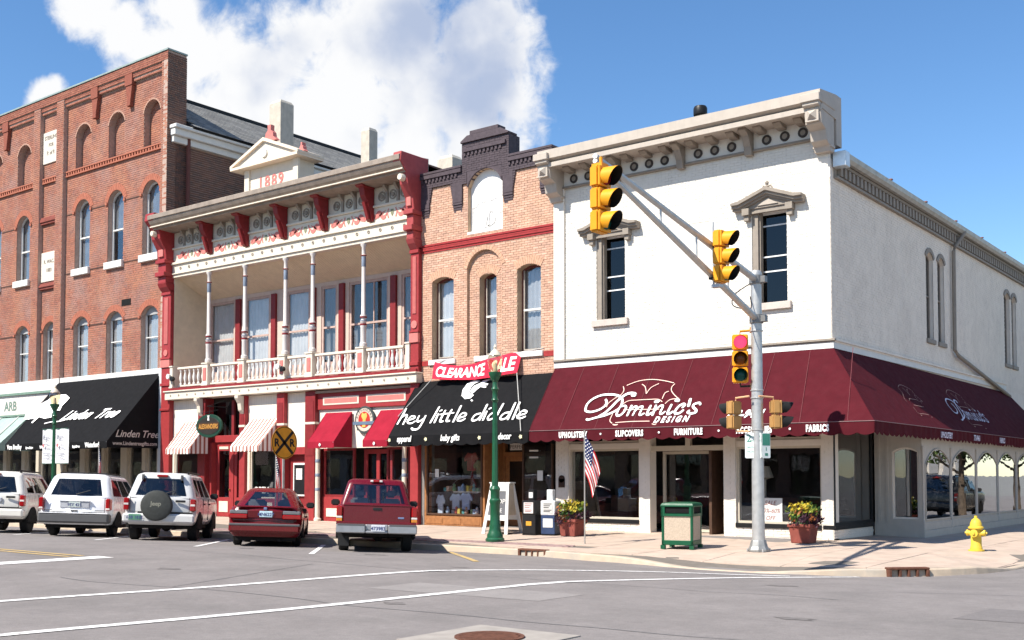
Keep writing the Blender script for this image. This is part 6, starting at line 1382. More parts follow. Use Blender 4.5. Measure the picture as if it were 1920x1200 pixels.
def planter(x, y, label, s=1.0, seed=1):
    z = zw(x, y); t = thing('planter', label, 'planter', (x, y, z), group='terracotta planters on the pavement')
    b = MB(); b.loft([[(x - q, y - q, z + h), (x + q, y - q, z + h), (x + q, y + q, z + h), (x - q, y + q, z + h)] for q, h in ((.23 * s, 0), (.27 * s, .38), (.30 * s, .38), (.30 * s, .46), (.26 * s, .46), (.25 * s, .40))]); part('pot', b, TERRA, t, bev=.012)
    rr = random.Random(seed + 40)
    def tufts(n, rx, z0, z1, spread):
        cs_ = []
        for k in range(n):
            a, q = rr.uniform(0, 6.283), rx * math.sqrt(rr.random()); cs_.append((x + q * math.cos(a), y + q * math.sin(a), z + rr.uniform(z0, z1)))
        return lambda g: (lambda c: (c[0] + g.gauss(0, spread), c[1] + g.gauss(0, spread), c[2] + g.gauss(0, spread * .8)))(g.choice(cs_))
    part('stems', MB().lathe([(.2, .40), (.25, .46), (.2, .55), (.08, .64), (0, .68)], (x, y, z), 10), LEAFM[3], t)
    for k, (n, f, m) in enumerate(((560, tufts(13, .42 * s, .40, .66, .065), 2), (240, tufts(8, .30 * s, .62, .90, .06), 0), (170, tufts(9, .32 * s, .66, .92, .05), 1), (170, tufts(7, .40 * s, .5, .85, .07), 3), (60, tufts(6, .36 * s, .5, .8, .05), 4))):
        part('foliage', leaf_cloud(n, f, .046, seed * 10 + k), LEAFM[m], t, kind='stuff', recalc=False)
planter(-6.6, -1.87, 'terracotta planter of lime and plum leaves beside the newspaper boxes', 1.0, 1)
planter(-.35, -1.10, 'terracotta planter with yellow and purple flowers at the corner shop window', .98, 2)

# ---- hydrant
hx, hy = 3.53, -.75; c = (hx, hy, zw(hx, hy))
t = thing('fire_hydrant', 'yellow fire hydrant on the pavement by the sunroom', 'fire hydrant', c)
HY = mat('hydrant yellow', (.62, .43, .05), .5, var=.1, scale=10, streak=.15)
part('barrel', MB().lathe([(.17, 0), (.17, .03), (.13, .035), (.125, .10), (.115, .12), (.11, .46), (.14, .47), (.14, .50)], c, 18), HY, t, smooth=30)
part('bonnet', MB().lathe([(.165, .50), (.165, .53), (.13, .55), (.12, .62), (.09, .69), (.05, .72), (.035, .73), (.035, .78), (.0, .785)], c, 18), HY, t, smooth=30)
for ax, s, r in (('x', 1, .062), ('x', -1, .062), ('y', -1, .075)):
    part('outlet', MB().lathe([(r, .09 * s), (r, .16 * s), (r * 1.15, .16 * s), (r * 1.15, .20 * s), (r * .4, .205 * s), (r * .4, .235 * s)], (c[0], c[1], c[2] + .40), 12, ax), HY, t, smooth=30)

# ---- newspaper boxes
def newsbox(x, y, label, body, lower, disp, rz):
    t = thing('newspaper_box', label, 'newspaper box', (x, y, zw(x, y)), R(rz), group='newspaper boxes by the tan building', local=True); w, d = .21, .20
    part('lower_body', MB().box(-w, w, -d, d, .03, .55), lower, t, bev=.012); part('upper_body', MB().box(-w - .01, w + .01, -d - .01, d, .552, .95), body, t, bev=.02)
    part('display', MB().box(-w * .72, w * .72, -d - .018, -d - .011, .60, .90), disp, t); part('coin_box', MB().box(-.09, .09, -.08, .10, .95, 1.25), body, t, bev=.012); part('coin_face', MB().box(-.065, .065, -.088, -.081, 1.02, 1.18), mat('coin panel', (.55, .55, .55), .4), t)
    b = MB(); q = plane((0, -d - .02, .62), (1, 0, 0), (0, 0, 1))
    for i, v in enumerate((.23, .18, .13, .06, .02)): b.add([q(u, v_, 0) for u, v_ in ((-.12, v), (.12 - .04 * (i % 3), v), (.12 - .04 * (i % 3), v + .02), (-.12, v + .02))], [(0, 1, 2, 3)])
    part('print', b, mat('news print', (.25, .12, .12), .7) if rz < 8 else BLACK, t, recalc=False)
    part('lower_print', MB().box(-w * .42, w * .42, -d - .005, -d + .0, .26, .38) if rz < 8 else MB().box(-w * .7, w * .7, -d - .005, -d + .0, .22, .46), mat('orange print', (.55, .27, .03), .6) if rz < 8 else WHITE, t); part('foot', MB().box(-w, w, -d, d, 0, .03), BLACK, t)
newsbox(-7.85, -2.0, 'black newspaper box with orange print left of the white one', mat('box black', (.015, .015, .016), .4), mat('box black', (.015, .015, .016)), mat('paper', (.62, .56, .54), .7), 5)
newsbox(-7.32, -1.86, 'white and blue newspaper box between the black one and the planter', mat('box white', (.66, .66, .66), .45), mat('box blue', (.03, .05, .11), .45), mat('paper grey', (.50, .49, .47), .7), 10)

# ---- A-frame board
ax, ay = -8.95, -1.95
t = thing('sandwich_board', 'white wooden sandwich board outside the tan brick shop', 'sandwich board', (ax, ay, zw(ax, ay)), R(8), local=True)
for s in (-1, 1):
    tfm = lambda x, n, z, s=s: (x, s * (.42 - .30 * z / 1.42) + n * s, z)
    b = MB(tfm); b.prism([(-.42, 0), (-.32, 0), (-.22, 1.42), (-.30, 1.42)], 'y', 0, .035); b.prism([(.42, 0), (.32, 0), (.22, 1.42), (.30, 1.42)], 'y', 0, .035); b.box(-.27, .27, 0, .033, 1.20, 1.42); b.box(-.34, .34, 0, .033, .38, .52); part('leaf_frame', b, WHITE, t)
    pn = part('board', MB(tfm).prism([(-.33, .5), (.33, .5), (.26, 1.22), (-.26, 1.22)], 'y', .004, .02), mat('slate board', (.11, .11, .12), .7) if s < 0 else mat('tan board', (.50, .42, .32), .7), t)
part('side_web', MB().prism([(-.26, .52), (.26, .52), (.13, 1.35), (-.13, 1.35)], 'x', .26, .275), mat('tan board', (.5, .42, .32)), t)
part('top_cap', MB().box(-.34, .34, -.16, .16, 1.42, 1.45), WHITE, t); part('tray', MB().box(-.36, .36, -.40, .40, .06, .09), TAUPE, t)
b = MB(); q = plane((0, -.42 + .30 * .85 / 1.42 - .028, .85), (1, 0, 0), (0, .2, .98)); text_part(t, 'chalk', 'SHOP', 0, .0, .19, q, .004, WHITE); text_part(t, 'chalk', 'SALE', 0, -.25, .16, q, .004, WHITE)

# ---- flags on stick poles
FR, FW, FBL = fabric('flag red', (.50, .025, .03)), fabric('flag white', (.72, .71, .70)), fabric('flag blue', (.03, .04, .13))
def flag(x, y, label, top, hoist, fly, lean=.28, seed=0):
    z = zw(x, y); t = thing('flag', label, 'flag', (x, y, z), group='small flags along the kerb')
    part('pole', MB().lathe([(.018, 0), (.018, top), (.03, top + .02), (.03, top + .06), (.0, top + .08)], (x, y, z), 8), mat('pole metal', (.42, .40, .37), .4, metal=.5), t)
    def P(u, v):                                                     # u 0..1 fly, v 0..1 hoist from the top down
        d = u * fly; hx_ = lean * d * (1.3 - .5 * u); dz = -d * .93
        fold = .07 * u * math.sin(v * 9 + u * 4 + seed) + .05 * u * math.sin(v * 17 + seed)
        return (x + .02 + hx_ * .79 * (1 - .55 * v) + fold * .7, y + hx_ * .61 * (1 - .55 * v) - fold, z + top - .05 - v * hoist * (1 - .30 * u) + dz * (1 - .0 * v))
    def cloth(u0, u1, v0, v1, m, nm, off=0):
        b = MB(); nu, nv = 10, 3; b.add([(lambda p: (p[0], p[1] - off, p[2]))(P(lerp(u0, u1, i / nu), lerp(v0, v1, j / nv))) for j in range(nv + 1) for i in range(nu + 1)], [(j * (nu + 1) + i, j * (nu + 1) + i + 1, (j + 1) * (nu + 1) + i + 1, (j + 1) * (nu + 1) + i) for j in range(nv) for i in range(nu)]); return part(nm, b, m, t, recalc=False, smooth=True)
    for k in range(13): cloth(.4 if k < 7 else 0, 1, k / 13, (k + 1) / 13, FR if k % 2 == 0 else FW, 'stripe')
    ca = cloth(0, .4, 0, 7 / 13, FBL, 'canton'); b = MB()
    for i in range(5):
        for j in range(5): 
            p = P(.04 + .075 * i, .04 + .1 * j)
            b.add([(p[0] + .018 * math.cos(k * 1.2566), p[1] - .012, p[2] + .018 * math.sin(k * 1.2566)) for k in range(5)], [(0, 1, 2, 3, 4)])
    part('stars', b, FW, ca, recalc=False, kind='stuff')
flag(-4.79, -3.96, 'furled American flag on a thin pole between the planter and the litter bin', 2.72, .95, .95, .5)
flag(-15.6, -4.6, 'small American flag by the round crossing sign', 2.35, .75, 1.0, .2, 1.5)
flag(-25.2, -4.6, 'small American flag above the white minivan', 2.72, .75, 1.0, .12, 3)

# ---- railway crossing sign
rx, ry = -14.87, -4.9
t = thing('railroad_sign', 'round amber railroad crossing sign with a black X between two letters R', 'road sign', (rx, ry, zw(rx, ry)))
part('post', MB().box(rx - .05, rx - .01, ry - .03, ry + .03, zw(rx, ry), 3.0), GALV, t)
fS = side(rx)
b = MB(fS); disc(b, ry, 2.575, .49, 0, .008, 36); part('disc', b, mat('amber sheeting', (.62, .27, .02), .5), t)
b = MB(fS); disc(b, ry, 2.575, .47, .009, .011, 36, hole=.45)
for s in (-1, 1): b.prism([(ry - s * .36, 2.575 - .30), (ry - s * .29, 2.575 - .36), (ry + s * .36, 2.575 + .30), (ry + s * .29, 2.575 + .36)], 'y', .009, .011)
q = plane((rx + .012, ry, 2.575), (0, 1, 0), (0, 0, 1))
part('cross', b, BLACK, t)
text_part(t, 'letter', 'R', -.29, -.11, .32, q, .0, BLACK, bold=.012); text_part(t, 'letter', 'R', .29, -.11, .32, q, .0, BLACK, bold=.012)

# ================================================================ PARKED VEHICLES
def paint(name, col): return mat(name, col, .28, var=.03, scale=3, coat=.55 if col[1] > .3 else .28, spec=.3)
TYRE = mat('tyre rubber', (.018, .018, .018), .85, var=.2, scale=20); RIM = mat('alloy rim', (.45, .45, .46), .35, metal=.8); TRIM = mat('black trim', (.02, .02, .021), .6); UNDER = mat('underbody', (.012, .011, .011), .9)
TAIL = mat('tail lamp red', (.28, .006, .008), .2, coat=.3); TAIL_W = mat('tail lamp clear', (.62, .58, .55), .2, coat=.6); AMBER = mat('tail lamp amber', (.60, .20, .02), .2, coat=.6); CARGLASS = glass_mat('car glass', (.62, .66, .67), .04, 1.2); CARGLASS_D = glass_mat('privacy glass', (.12, .125, .13), .03, 1.2)
SEAT = mat('seat cloth', (.30, .29, .30), .9); BUMPER_G = mat('bumper grey', (.10, .10, .103), .5, var=.05)
def outline(z, w, yr, yf, r, rx, fy, bow=.04):
    P = [(f * (w - r), yr + bow * f * f, z) for f in rx]
    yr += bow
    def arc(cx, cy, a0): return [(cx + r * math.cos(R(a0 + k)), cy + r * math.sin(R(a0 + k)), z) for k in (22, 45, 68)]
    P = [(x_, y_ - bow * .0, z_) for x_, y_, z_ in P]
    P += arc(w - r, yr + r, -90) + [(w, lerp(yr + r, yf - r, f), z) for f in fy] + arc(w - r, yf - r, 0)
    P += [(f * (w - r), yf, z) for f in rx[::-1]] + arc(-(w - r), yf - r, 90) + [(-w, lerp(yr + r, yf - r, f), z) for f in fy[::-1]] + arc(-(w - r), yr + r, 180)
    return P
def vehicle(name, label, pos, head, S, colour, group='vehicles parked at an angle to the kerb'):
    x, y = pos
    t = thing(name, label, S['cat'], (x, y, z_road(x, y)), 0, group, local=True)
    # stand it on the cambered road
    e = .6; nx_, ny_ = (z_road(x - e, y) - z_road(x + e, y)) / (2 * e), (z_road(x, y - e) - z_road(x, y + e)) / (2 * e)
    up_ = Vector((nx_, ny_, 1)).normalized(); fw = Vector((-math.sin(R(head)), math.cos(R(head)), 0)); rt = fw.cross(up_).normalized(); fw = up_.cross(rt)
    t.rotation_euler = Matrix((rt, fw, up_)).transposed().to_euler()
    col = paint(*colour)
    bd = MB(); bd.loft([outline(*q, (-1, -.75, -.5, -.25, 0, .25, .5, .75, 1), (0, .05, .1, .25, .4, .55, .7, .85, .95, 1), .09) for q in smooth_line(S['body'], 3)]); body = part('body', bd, col, t, smooth=38)
    rx, fy = S['rx'], S['fy']; rings = [outline(*q, rx, fy, .05) for q in S['cab'][:2] + smooth_line(S['cab'][2:], 3)]; N = len(rings[0]); nr, ns = len(rx), len(fy)
    seg = lambda kind, i: {'rear': i, 'right': nr + 3 + i, 'front': nr + 3 + ns + 3 + i, 'left': nr + 3 + ns + 3 + nr + 3 + (ns - 2 - i)}[kind]
    cuts = {}
    for i in S['rear_cut']: cuts[seg('rear', i)] = ('rear_window', S.get('glass', CARGLASS_D))
    for i in range(len(rx) - 1):
        if 0 < i < len(rx) - 2 or len(rx) < 4: cuts[seg('front', i)] = ('windscreen', CARGLASS)
    for i in S['side_cut']:
        for k in ('left', 'right'): cuts[seg(k, i)] = ('side_window', S.get('glass', CARGLASS_D))
    cb = MB(); vs = [p for r_ in rings for p in r_]; fs = []; gl = {}
    for j in range(len(rings) - 1):
        for i in range(N):
            k = (i + 1) % N; f = (j * N + i, j * N + k, (j + 1) * N + k, (j + 1) * N + i)
            if j == 1 and i in cuts: gl.setdefault(cuts[i] + ((i,) if cuts[i][0] != 'rear_window' and cuts[i][0] != 'windscreen' else ()), []).append(f)
            else: fs.append(f)
    fs.append(tuple(range((len(rings) - 1) * N, len(rings) * N))); cb.add(vs, fs); cab = part('cabin', cb, col, t, smooth=38)
    for key, ff in gl.items():
        g_ = MB(); ids = sorted({i for f in ff for i in f}); m_ = {i: n for n, i in enumerate(ids)}; c = sum((Vector(vs[i]) for i in ids), Vector()) / len(ids)
        g_.add([tuple(Vector(vs[i]) * .994 + Vector((0, vs[i][1] * .006, vs[i][2] * .006))) for i in ids], [tuple(m_[i] for i in f) for f in ff]); w_ = part(key[0], g_, key[1], t, recalc=False)
    part('dashboard', MB().box(-.6, .6, S['cab'][0][3] - .7, S['cab'][0][3] - .2, S['cab'][0][0] - .15, S['cab'][0][0] + .05), TRIM, t, bev=.03)
    for sx_ in (-.38, .38):
        yy = S['seat']; b = MB(); b.box(sx_ - .24, sx_ + .24, yy, yy + .14, .6, S['cab'][0][0] + .22); b.box(sx_ - .13, sx_ + .13, yy + .01, yy + .10, S['cab'][0][0] + .24, S['cab'][0][0] + .42); part('seat', b, SEAT, t, bev=.05, segs=2)
    wb, tr, wr, ww = S['wheels']
    for yy in (0, wb):
        for s in (-1, 1):
            prof = [(wr * .62, -ww / 2), (wr * .9, -ww / 2), (wr, -ww * .36), (wr, ww * .36), (wr * .9, ww / 2), (wr * .62, ww / 2)]
            q = part('wheel', MB().lathe(prof, (s * tr, yy, wr), 24, 'x'), TYRE, t, smooth=35)
            b = MB(); b.lathe([(wr * .63, s * ww * .30), (wr * .63, s * ww * .46), (wr * .55, s * ww * .42), (wr * .2, s * ww * .34), (wr * .18, s * ww * .42), (.0, s * ww * .42)], (s * tr, yy, wr), 20, 'x'); part('rim', b, RIM, q, smooth=40)
            a = MB(); w_ = S['body'][1][1]; pts = [(yy + (wr + .07) * math.cos(R(k)), wr + (wr + .07) * math.sin(R(k))) for k in range(-12, 193, 15)]; a.prism(pts, 'x', s * (w_ - .04), s * (w_ + .035)); part('wheel_arch', a, S.get('arch', UNDER), t)
    z0 = S['body'][0][0]; b = MB(); b.box(-S['body'][0][1] + .05, S['body'][0][1] - .05, S['body'][0][2] + .15, S['body'][0][3] - .2, z0 - .10, z0 + .05); b.tube([(-tr, 0, wr), (tr, 0, wr)], .05, 8); b.lathe([(.0, -.14), (.11, -.1), (.13, 0), (.11, .1), (0, .14)], (.05, -.02, wr), 10, 'y'); b.tube([(-tr, wb, wr), (tr, wb, wr)], .05, 8); b.tube([(.35, -.9, z0 - .08), (.35, 1.2, z0 - .1)], .04, 8); part('underbody', b, UNDER, t)
    for s in (-1, 1): b = MB(); zz, yy = S['cab'][0][0] + .08, S['cab'][0][3] - .55; b.box(s * (S['body'][3][1] - .02), s * (S['body'][3][1] + .2), yy, yy + .10, zz - .06, zz + .10); part('mirror', b, S.get('mirror', TRIM), t, bev=.03, segs=2)
    for (nm, bxs, m, bv) in S['extra']:
        for grp in ([bxs] if nm == 'bumper' else [[q] for q in bxs]):
            b = MB()
            for q in grp: b.box(*q)
            part(nm, b, m if m != 'col' else col, t, bev=bv)
    for yy in S.get('seams', ()):                                   # door gaps down each flank
        for s in (-1, 1): w_ = S['body'][2][1] + .004; part('door_gap', MB().prism([(yy, S['body'][1][0]), (yy + .012, S['body'][1][0]), (yy + .012, S['cab'][0][0]), (yy, S['cab'][0][0])], 'x', s * (w_ - .06), s * w_), TRIM, t); part('door_handle', MB().box(s * (w_ - .02), s * (w_ + .025), yy + .06, yy + .22, S['body'][3][0] - .1, S['body'][3][0] - .06), TRIM, t)
    gw = S.get('gate')
    if gw:                                                          # the shut line round the boot or tailgate
        y_, x_, z0_, z1_ = gw; b = MB(); b.box(-x_, x_, y_ - .002, y_ + .02, z0_, z0_ + .012); b.box(-x_ - .012, -x_, y_ - .002, y_ + .02, z0_, z1_); b.box(x_, x_ + .012, y_ - .002, y_ + .02, z0_, z1_); part('shut_line', b, TRIM, t)
    if 'wiper' in S: yw, zw_ = S['wiper']; part('wiper', MB().tube([(.0, yw - .01, zw_), (.38, yw - .01, zw_ + .12)], .012, 5), TRIM, t)
    if 'plate' in S:
        px_, py_, pz_, txt, m = S['plate']; q = part('number_plate', MB().box(px_ - .155, px_ + .155, py_ - .012, py_, pz_ - .075, pz_ + .075), m, t, bev=.004)
        b = MB(); put_text(b, txt, px_, pz_ - .045, .11, plane((0, py_ - .014, 0), (1, 0, 0), (0, 0, 1)), .001, bold=.003); part('lettering', b, mat('plate ink', (.06, .07, .18), .6), q, recalc=False)
    return t
def mir(x0, x1, *r): return [(x0, x1, *r), (-x1, -x0, *r)]
PLATE_W, PLATE_G = mat('plate enamel', (.62, .64, .68), .5), mat('green plate', (.10, .26, .16), .5)
PICKUP = dict(cat='pickup truck', seams=(.66, 2.0), body=[(.46, .84, -1.0, 3.75, .08), (.54, .90, -1.05, 3.8, .08), (.80, .925, -1.08, 3.82, .1), (1.02, .915, -1.08, 3.8, .1), (1.08, .87, -1.05, 3.6, .1)],
    cab=[(1.05, .86, .60, 2.7, .1), (1.14, .85, .63, 2.6, .1), (1.60, .72, .80, 1.95, .12), (1.69, .68, .86, 1.85, .12), (1.74, .58, .96, 1.7, .1)], rx=(-1, -.95, -.25, .25, .95, 1), fy=(0, .1, .85, 1), rear_cut=(1, 2, 3), side_cut=(1,), glass=CARGLASS, seat=1.15, wheels=(2.85, .74, .36, .24),
    plate=(.03, -1.272, .56, '473983', PLATE_W), extra=[('tailgate', [(-.77, .77, -1.10, -1.06, .66, 1.07)], 'col', .015), ('tailgate_rail', [(-.78, .78, -1.11, -1.0, 1.06, 1.10)], 'col', .012), ('tailgate_foot', [(-.90, .90, -1.115, -1.0, .62, .70)], 'col', .015), ('handle', [(-.10, .10, -1.115, -1.095, .97, 1.03)], TRIM, .006), ('badge', [(.48, .62, -1.108, -1.1, .78, .82)], mat('blue badge', (.16, .2, .34), .3), .006),
        ('bumper', [(-.92, -.26, -1.26, -1.02, .44, .64), (.26, .92, -1.26, -1.02, .44, .64), (-.26, .26, -1.25, -1.02, .44, .50), (-.26, .26, -1.18, -1.02, .50, .64)], mat('chrome bumper', (.36, .36, .37), .35, metal=.5), .02), ('bumper_step', [(-.90, -.28, -1.262, -1.1, .60, .645), (.28, .90, -1.262, -1.1, .60, .645)], BUMPER_G, .004),
        ('tail_lamp', [(-.925, -.79, -1.112, -.95, .82, 1.05)], TAIL, .02), ('tail_lamp', [(.79, .925, -1.112, -.95, .82, 1.05)], TAIL, .02), ('reverse_lamp', mir(.79, .925, -1.11, -.95, .77, .82), TAIL_W, .01), ('indicator', mir(.79, .925, -1.11, -.95, .70, .77), AMBER, .01), ('brake_lamp', [(-.07, .07, .78, .9, 1.66, 1.71)], TAIL, .01), ('cargo_lamp', mir(.075, .15, .78, .9, 1.66, 1.71), TAIL_W, .01), ('window_frame', [(-.19, -.17, .66, .70, 1.15, 1.32), (.17, .19, .66, .70, 1.15, 1.32)], TRIM, 0), ('mudflap', [(-.88, -.62, -.48, -.46, .12, .52)], TRIM, 0)])
SEDAN = dict(cat='car', seams=(.55, 1.55), gate=(-1.03, .74, .64, .90), body=[(.24, .78, -.93, 3.6, .15), (.36, .86, -1.0, 3.72, .2), (.58, .885, -1.03, 3.76, .22), (.82, .875, -1.0, 3.6, .22), (.97, .82, -.93, 3.2, .2)],
    cab=[(.95, .80, -.42, 2.7, .2), (1.0, .79, -.34, 2.6, .2), (1.36, .62, .40, 1.55, .22), (1.43, .55, .58, 1.4, .2), (1.47, .44, .72, 1.25, .15)], rx=(-1, -.97, 0, .97, 1), fy=(0, .08, .42, .46, .92, 1), rear_cut=(1, 2), side_cut=(1, 3), glass=CARGLASS, seat=1.2, wheels=(2.6, .73, .31, .20),
    plate=(.02, -1.035, .80, 'MN6227', mat('sky plate', (.50, .66, .72), .5)), extra=[('spoiler', [(-.70, .70, -.97, -.86, .955, .99)], 'col', .015), ('bumper', [(-.86, .86, -1.09, -.85, .34, .58)], 'col', .05), ('bumper_strip', [(-.85, .85, -1.10, -.9, .51, .565)], BUMPER_G, .012), ('tail_lamp', [(-.87, -.42, -1.045, -.85, .68, .79)], TAIL, .02), ('tail_lamp', [(.42, .87, -1.045, -.85, .68, .79)], TAIL, .02), ('reverse_lamp', mir(.42, .85, -1.035, -.85, .79, .885), mat('smoked lamp', (.14, .14, .15), .2, coat=.6), .02), ('badge', [(-.04, .04, -1.01, -.95, .90, .965)], mat('blue badge', (.16, .2, .34)), .01), ('lamp_bar', [(-.42, .42, -1.03, -.9, .70, .88)], mat('dark maroon', (.10, .008, .01), .4), .01), ('parcel_shelf', [(-.6, .6, -.3, .2, .96, .99)], SEAT, 0)])
JEEP = dict(cat='SUV', seams=(.55, 1.5), gate=(-.85, .76, .76, 1.16), wiper=(-.80, 1.22), body=[(.42, .82, -.78, 3.3, .1), (.55, .90, -.84, 3.38, .12), (.82, .92, -.85, 3.4, .14), (1.08, .91, -.83, 3.3, .14), (1.16, .89, -.80, 2.9, .14)],
    cab=[(1.14, .87, -.80, 2.5, .14), (1.20, .86, -.78, 2.4, .14), (1.66, .73, -.62, 1.75, .16), (1.76, .69, -.55, 1.65, .16), (1.82, .57, -.45, 1.5, .15)], rx=(-1, -.92, 0, .92, 1), fy=(0, .07, .30, .35, .60, .64, .93, 1), rear_cut=(1, 2), side_cut=(1, 3, 5), seat=1.2, wheels=(2.65, .77, .36, .24),
    extra=[('bumper', [(-.93, .93, -.99, -.7, .47, .72)], 'col', .05), ('bumper_strip', [(-.55, .86, -.93, -.84, .715, .76)], TRIM, .01), ('tail_lamp', [(-.925, -.79, -.885, -.7, .80, 1.12)], TAIL, .02), ('tail_lamp', [(.79, .925, -.885, -.7, .80, 1.12)], TAIL, .02), ('reverse_lamp', mir(.80, .92, -.89, -.8, .93, .99), TAIL_W, .01), ('handle', [(.40, .66, -.86, -.83, 1.03, 1.09)], TRIM, .01), ('brake_lamp', [(-.14, .14, -.68, -.5, 1.70, 1.76)], TAIL, .01), ('window_hinge', mir(.48, .53, -.70, -.55, 1.62, 1.76), BUMPER_G, .005), ('roof_rail', mir(.60, .64, -.4, 1.5, 1.83, 1.87), TRIM, .01), ('rail_foot', mir(.60, .64, -.38, -.28, 1.74, 1.84), TRIM, 0)])
VAN = dict(cat='minivan', seams=(.7, 1.9), gate=(-1.05, .80, .68, 1.10), wiper=(-.96, 1.18), body=[(.34, .86, -.98, 3.65, .15), (.5, .94, -1.06, 3.75, .2), (.76, .965, -1.05, 3.78, .2), (1.05, .955, -1.0, 3.6, .2), (1.13, .94, -.97, 3.3, .2)],
    cab=[(1.11, .93, -.96, 3.1, .2), (1.15, .92, -.94, 3.0, .2), (1.62, .78, -.68, 2.0, .2), (1.71, .73, -.58, 1.85, .2), (1.77, .6, -.46, 1.7, .15)], rx=(-1, -.97, 0, .97, 1), fy=(0, .04, .34, .36, .64, .66, .95, 1), rear_cut=(1, 2), side_cut=(1, 3, 5), seat=1.5, wheels=(2.9, .80, .33, .21),
    plate=(.0, -1.062, .90, '95Y 421', mat('pale green plate', (.46, .52, .50), .5)), extra=[('bumper', [(-.95, .95, -1.17, -.8, .38, .66)], BUMPER_G, .05), ('bumper_top', [(-.92, .92, -1.175, -.95, .645, .67)], mat('bright strip', (.70, .70, .72), .4), .005), ('plate_recess', [(-.40, .40, -1.055, -1.0, .80, 1.0)], mat('recess grey', (.38, .39, .42), .5), .02), ('plate_hood', [(-.42, .42, -1.08, -1.0, .985, 1.02)], 'col', .012), ('handle', [(-.09, .09, -1.075, -1.03, .70, .74)], TRIM, .005), ('tail_lamp', [(-.955, -.83, -1.075, -.8, .74, 1.08)], TAIL, .03), ('tail_lamp', [(.83, .955, -1.075, -.8, .74, 1.08)], TAIL, .03), ('reverse_lamp', mir(.84, .95, -1.085, -.8, .76, .81), TAIL_W, .01), ('roof_rail', mir(.60, .64, -.3, 1.5, 1.78, 1.81), TRIM, .01), ('cross_bar', [(-.6, .6, .0, .05, 1.79, 1.82), (-.6, .6, 1.0, 1.05, 1.79, 1.82)], TRIM, .005), ('side_strip', mir(.955, .975, .5, 2.6, .52, .58), TRIM, .005), ('badge', [(-.78, -.60, -1.06, -1.04, .73, .75), (.55, .82, -1.06, -1.04, .73, .75)], BUMPER_G, 0)])
vehicle('pickup_truck', 'dark red pickup truck with a grey step bumper, rightmost parked vehicle', (-8.38, -7.62), 46, PICKUP, ('pickup red', (.115, .004, .011)))
vehicle('sedan_car', 'red sedan parked between the pickup truck and the silver SUV', (-11.68, -8.16), 46, SEDAN, ('sedan red', (.125, .003, .006)))
JP = dict(JEEP); JP['plate'] = (-.60, -1.0, .62, '65B 1832', PLATE_G)
jp = vehicle('suv_car', 'silver-white SUV with a covered spare wheel on its tailgate', (-15.55, -8.52), 45, JP, ('silver white', (.54, .54, .535)))
sp = part('spare_wheel', MB().lathe([(.0, -1.09), (.33, -1.09), (.385, -1.07), (.405, -1.03), (.405, -.89), (.36, -.86), (.0, -.86)], (-.06, 0, .93), 28, 'y'), mat('spare cover', (.045, .048, .045), .6, var=.15, scale=12), jp, smooth=35)
b = MB(); put_text(b, 'Jeep', -.06, .93, .16, plane((0, -1.094, 0), (1, 0, 0), (0, 0, 1)), 0, bold=.004); part('lettering', b, mat('cover print', (.22, .22, .18), .7), sp, recalc=False)
vehicle('minivan', 'white minivan with roof rails in front of the black awning', (-18.75, -9.02), 45, VAN, ('van white', (.74, .75, .77)))
WG = dict(JEEP); WG['extra'] = [e for e in JEEP['extra'] if e[0] not in ('window_hinge',)] + [('plate_recess', [(-.3, .3, -.87, -.83, .90, 1.05)], mat('recess grey', (.38, .39, .42)), .02)]
vehicle('suv_car', 'cream-white SUV cut off by the left edge of the picture', (-21.9, -9.85), 45, WG, ('cream white', (.68, .66, .61)))
vehicle('suv_car', 'dark grey SUV parked up the side street, seen mirrored in the sunroom', (6.1, 21.0), 0, JEEP, ('graphite', (.03, .03, .034)), group=None)

# ================================================================ UP THE SIDE STREET (mirrored in the sunroom glass)
BARK = mat('bark', (.10, .075, .055), .9, var=.3, scale=12, bump=.5)
def tree(x, y, h, r, label, seed):
    rr = random.Random(seed); z = zw(x, y) if x < 5 else 0; t = thing('street_tree', label, 'tree', (x, y, z), group='street trees up the side street')
    b = MB(); b.tube([(x, y, z - .1), (x + .05, y, z + h * .25), (x - .05, y + .05, z + h * .45)], [.16, .12, .09], 10); tips = []
    for k in range(9):
        a = k * 2.4 + rr.uniform(-.3, .3); z0 = z + h * (.28 + .03 * k); L = r * rr.uniform(.6, .95); e = (x + L * math.cos(a), y + L * math.sin(a), z0 + L * rr.uniform(.5, 1.1)); m_ = (x + L * .45 * math.cos(a), y + L * .45 * math.sin(a), z0 + L * .3); b.tube([(x, y, z0), m_, e], [.06, .04, .015], 6); tips += [e, m_]
    part('trunk', b, BARK, t)
    tips.append((x, y, z + h * .85)); 
    def f(q): c = q.choice(tips); s = r * .34; return (c[0] + q.gauss(0, s), c[1] + q.gauss(0, s), c[2] + abs(q.gauss(0, s * .8)))
    part('crown', leaf_cloud(3600, f, .085, seed), mat('maple leaf', (.075, .11, .025), .6, var=.4, scale=3), t, kind='stuff', recalc=False)
tree(4.1, 17.0, 6.0, 1.9, 'leafy maple on the side pavement nearest the corner', 5); tree(4.2, 26.0, 6.5, 2.1, 'second leafy maple further up the side pavement', 6)
t = thing('far_building', 'pale two-storey building across the side street', 'building', (19, 44, 0))
FX = lambda a, n, z: (15 - n, a, z)
b = MB(FX); hol = [(33 + 3 * i, 34.4 + 3 * i, zz, zz + 1.9) for i in range(8) for zz in (1.0, 5.0)]; wall_cells(b, 31, 57, 0, 8.5, -.4, 0, hol); b.box(31, 57, -8, -.4, 0, 8.4); b.box(30.8, 57.2, -.5, .3, 8.4, 8.9); part('wall', b, mat('pale render', (.58, .53, .47), .8), t)
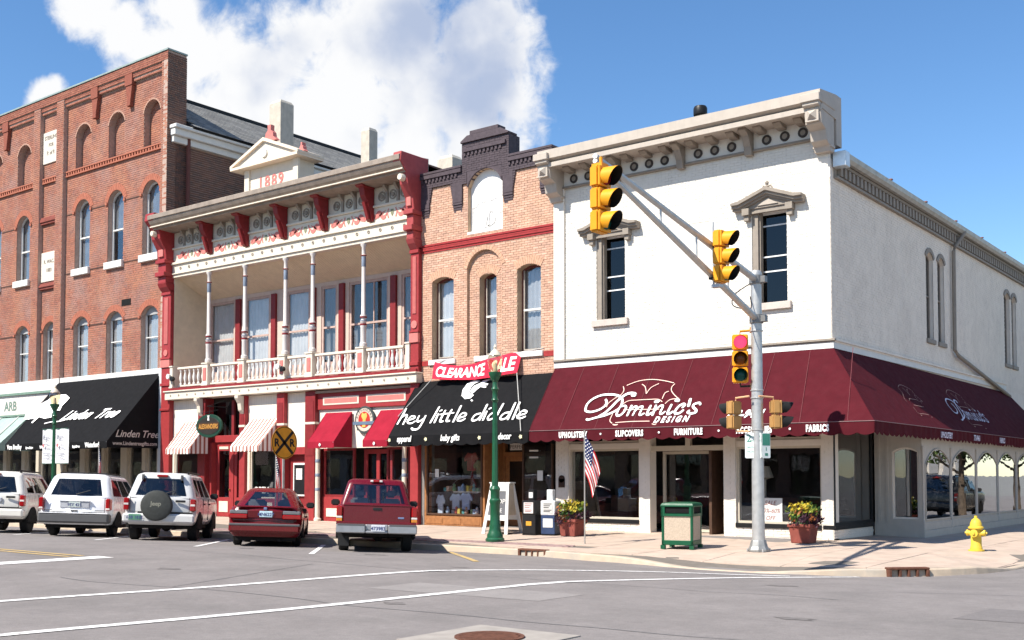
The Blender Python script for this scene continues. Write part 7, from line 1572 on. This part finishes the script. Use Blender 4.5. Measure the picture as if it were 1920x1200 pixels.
for h in hol: part('window', MB(FX).box(h[0], h[1], -.3, -.25, h[2], h[3]), GLASS_DARK, t)
b = MB(front(31)); b.box(15, 24, -.4, 0, 0, 8.5); part('end_wall', b, mat('pale render', (.58, .53, .47)), t)

# ================================================================ ACROSS THE MAIN STREET (mirrored in the shop glass, behind the photographer)
def opposite(x0, x1, h, label, m, seed):
    t = thing('opposite_building', label, 'building', ((x0 + x1) / 2, -34.5, 0), group='buildings across the main street')
    FO = lambda a, n, z: (a, -34 + n, z); n = max(2, int((x1 - x0) / 2.6)); hol = []
    for i in range(n):
        c = lerp(x0, x1, (i + .5) / n); hol += [(c - .55, c + .55, 4.9, 7.0), (c - 1.0, c + 1.0, .5, 2.9)]
        if h > 10: hol.append((c - .55, c + .55, 8.2, 10.1))
    b = MB(FO); wall_cells(b, x0, x1, 0, h, -.4, 0, hol); b.box(x0, x1, -8, -.4, 0, h - .4); part('wall', b, m, t)
    b = MB(FO); b.box(x0, x1, -.5, .35, h - .05, h + .35); b.box(x0, x1, 0, .18, h - .35, h - .05); part('cornice', b, TAUPE, t); b = MB(FO); b.box(x0, x1, 0, .25, 3.2, 3.8); part('fascia', b, DARKBROWN, t)
    for q in hol: part('window', MB(FO).box(q[0], q[1], -.3, -.26, q[2], q[3]), GLASS_DARK, t)
OB = [mat('opposite brick', (.22, .10, .07), .9, var=.2), mat('opposite tan brick', (.36, .24, .16), .9, var=.2), mat('opposite brown brick', (.17, .10, .08), .9, var=.2), mat('opposite grey paint', (.30, .29, .28), .8)]
for k, (x0, x1, h, lb) in enumerate(((-140, -110, 11.5, 'three-storey red brick block far down the main street'), (-110, -84, 9.0, 'two-storey tan block far down the main street'), (-84, -62, 11.2, 'three-storey brown block down the main street'), (-62, -48, 11, 'three-storey grey building across the main street'), (-48, -36, 8.4, 'two-storey red brick building across the main street'), (-36, -22, 11.4, 'three-storey tan brick building across the main street'), (-22, -8, 8.6, 'two-storey brown building across the main street'), (-8, 2.5, 8.0, 'low grey building across the main street at the corner'))): opposite(x0, x1, h, lb, OB[k % 4], k)
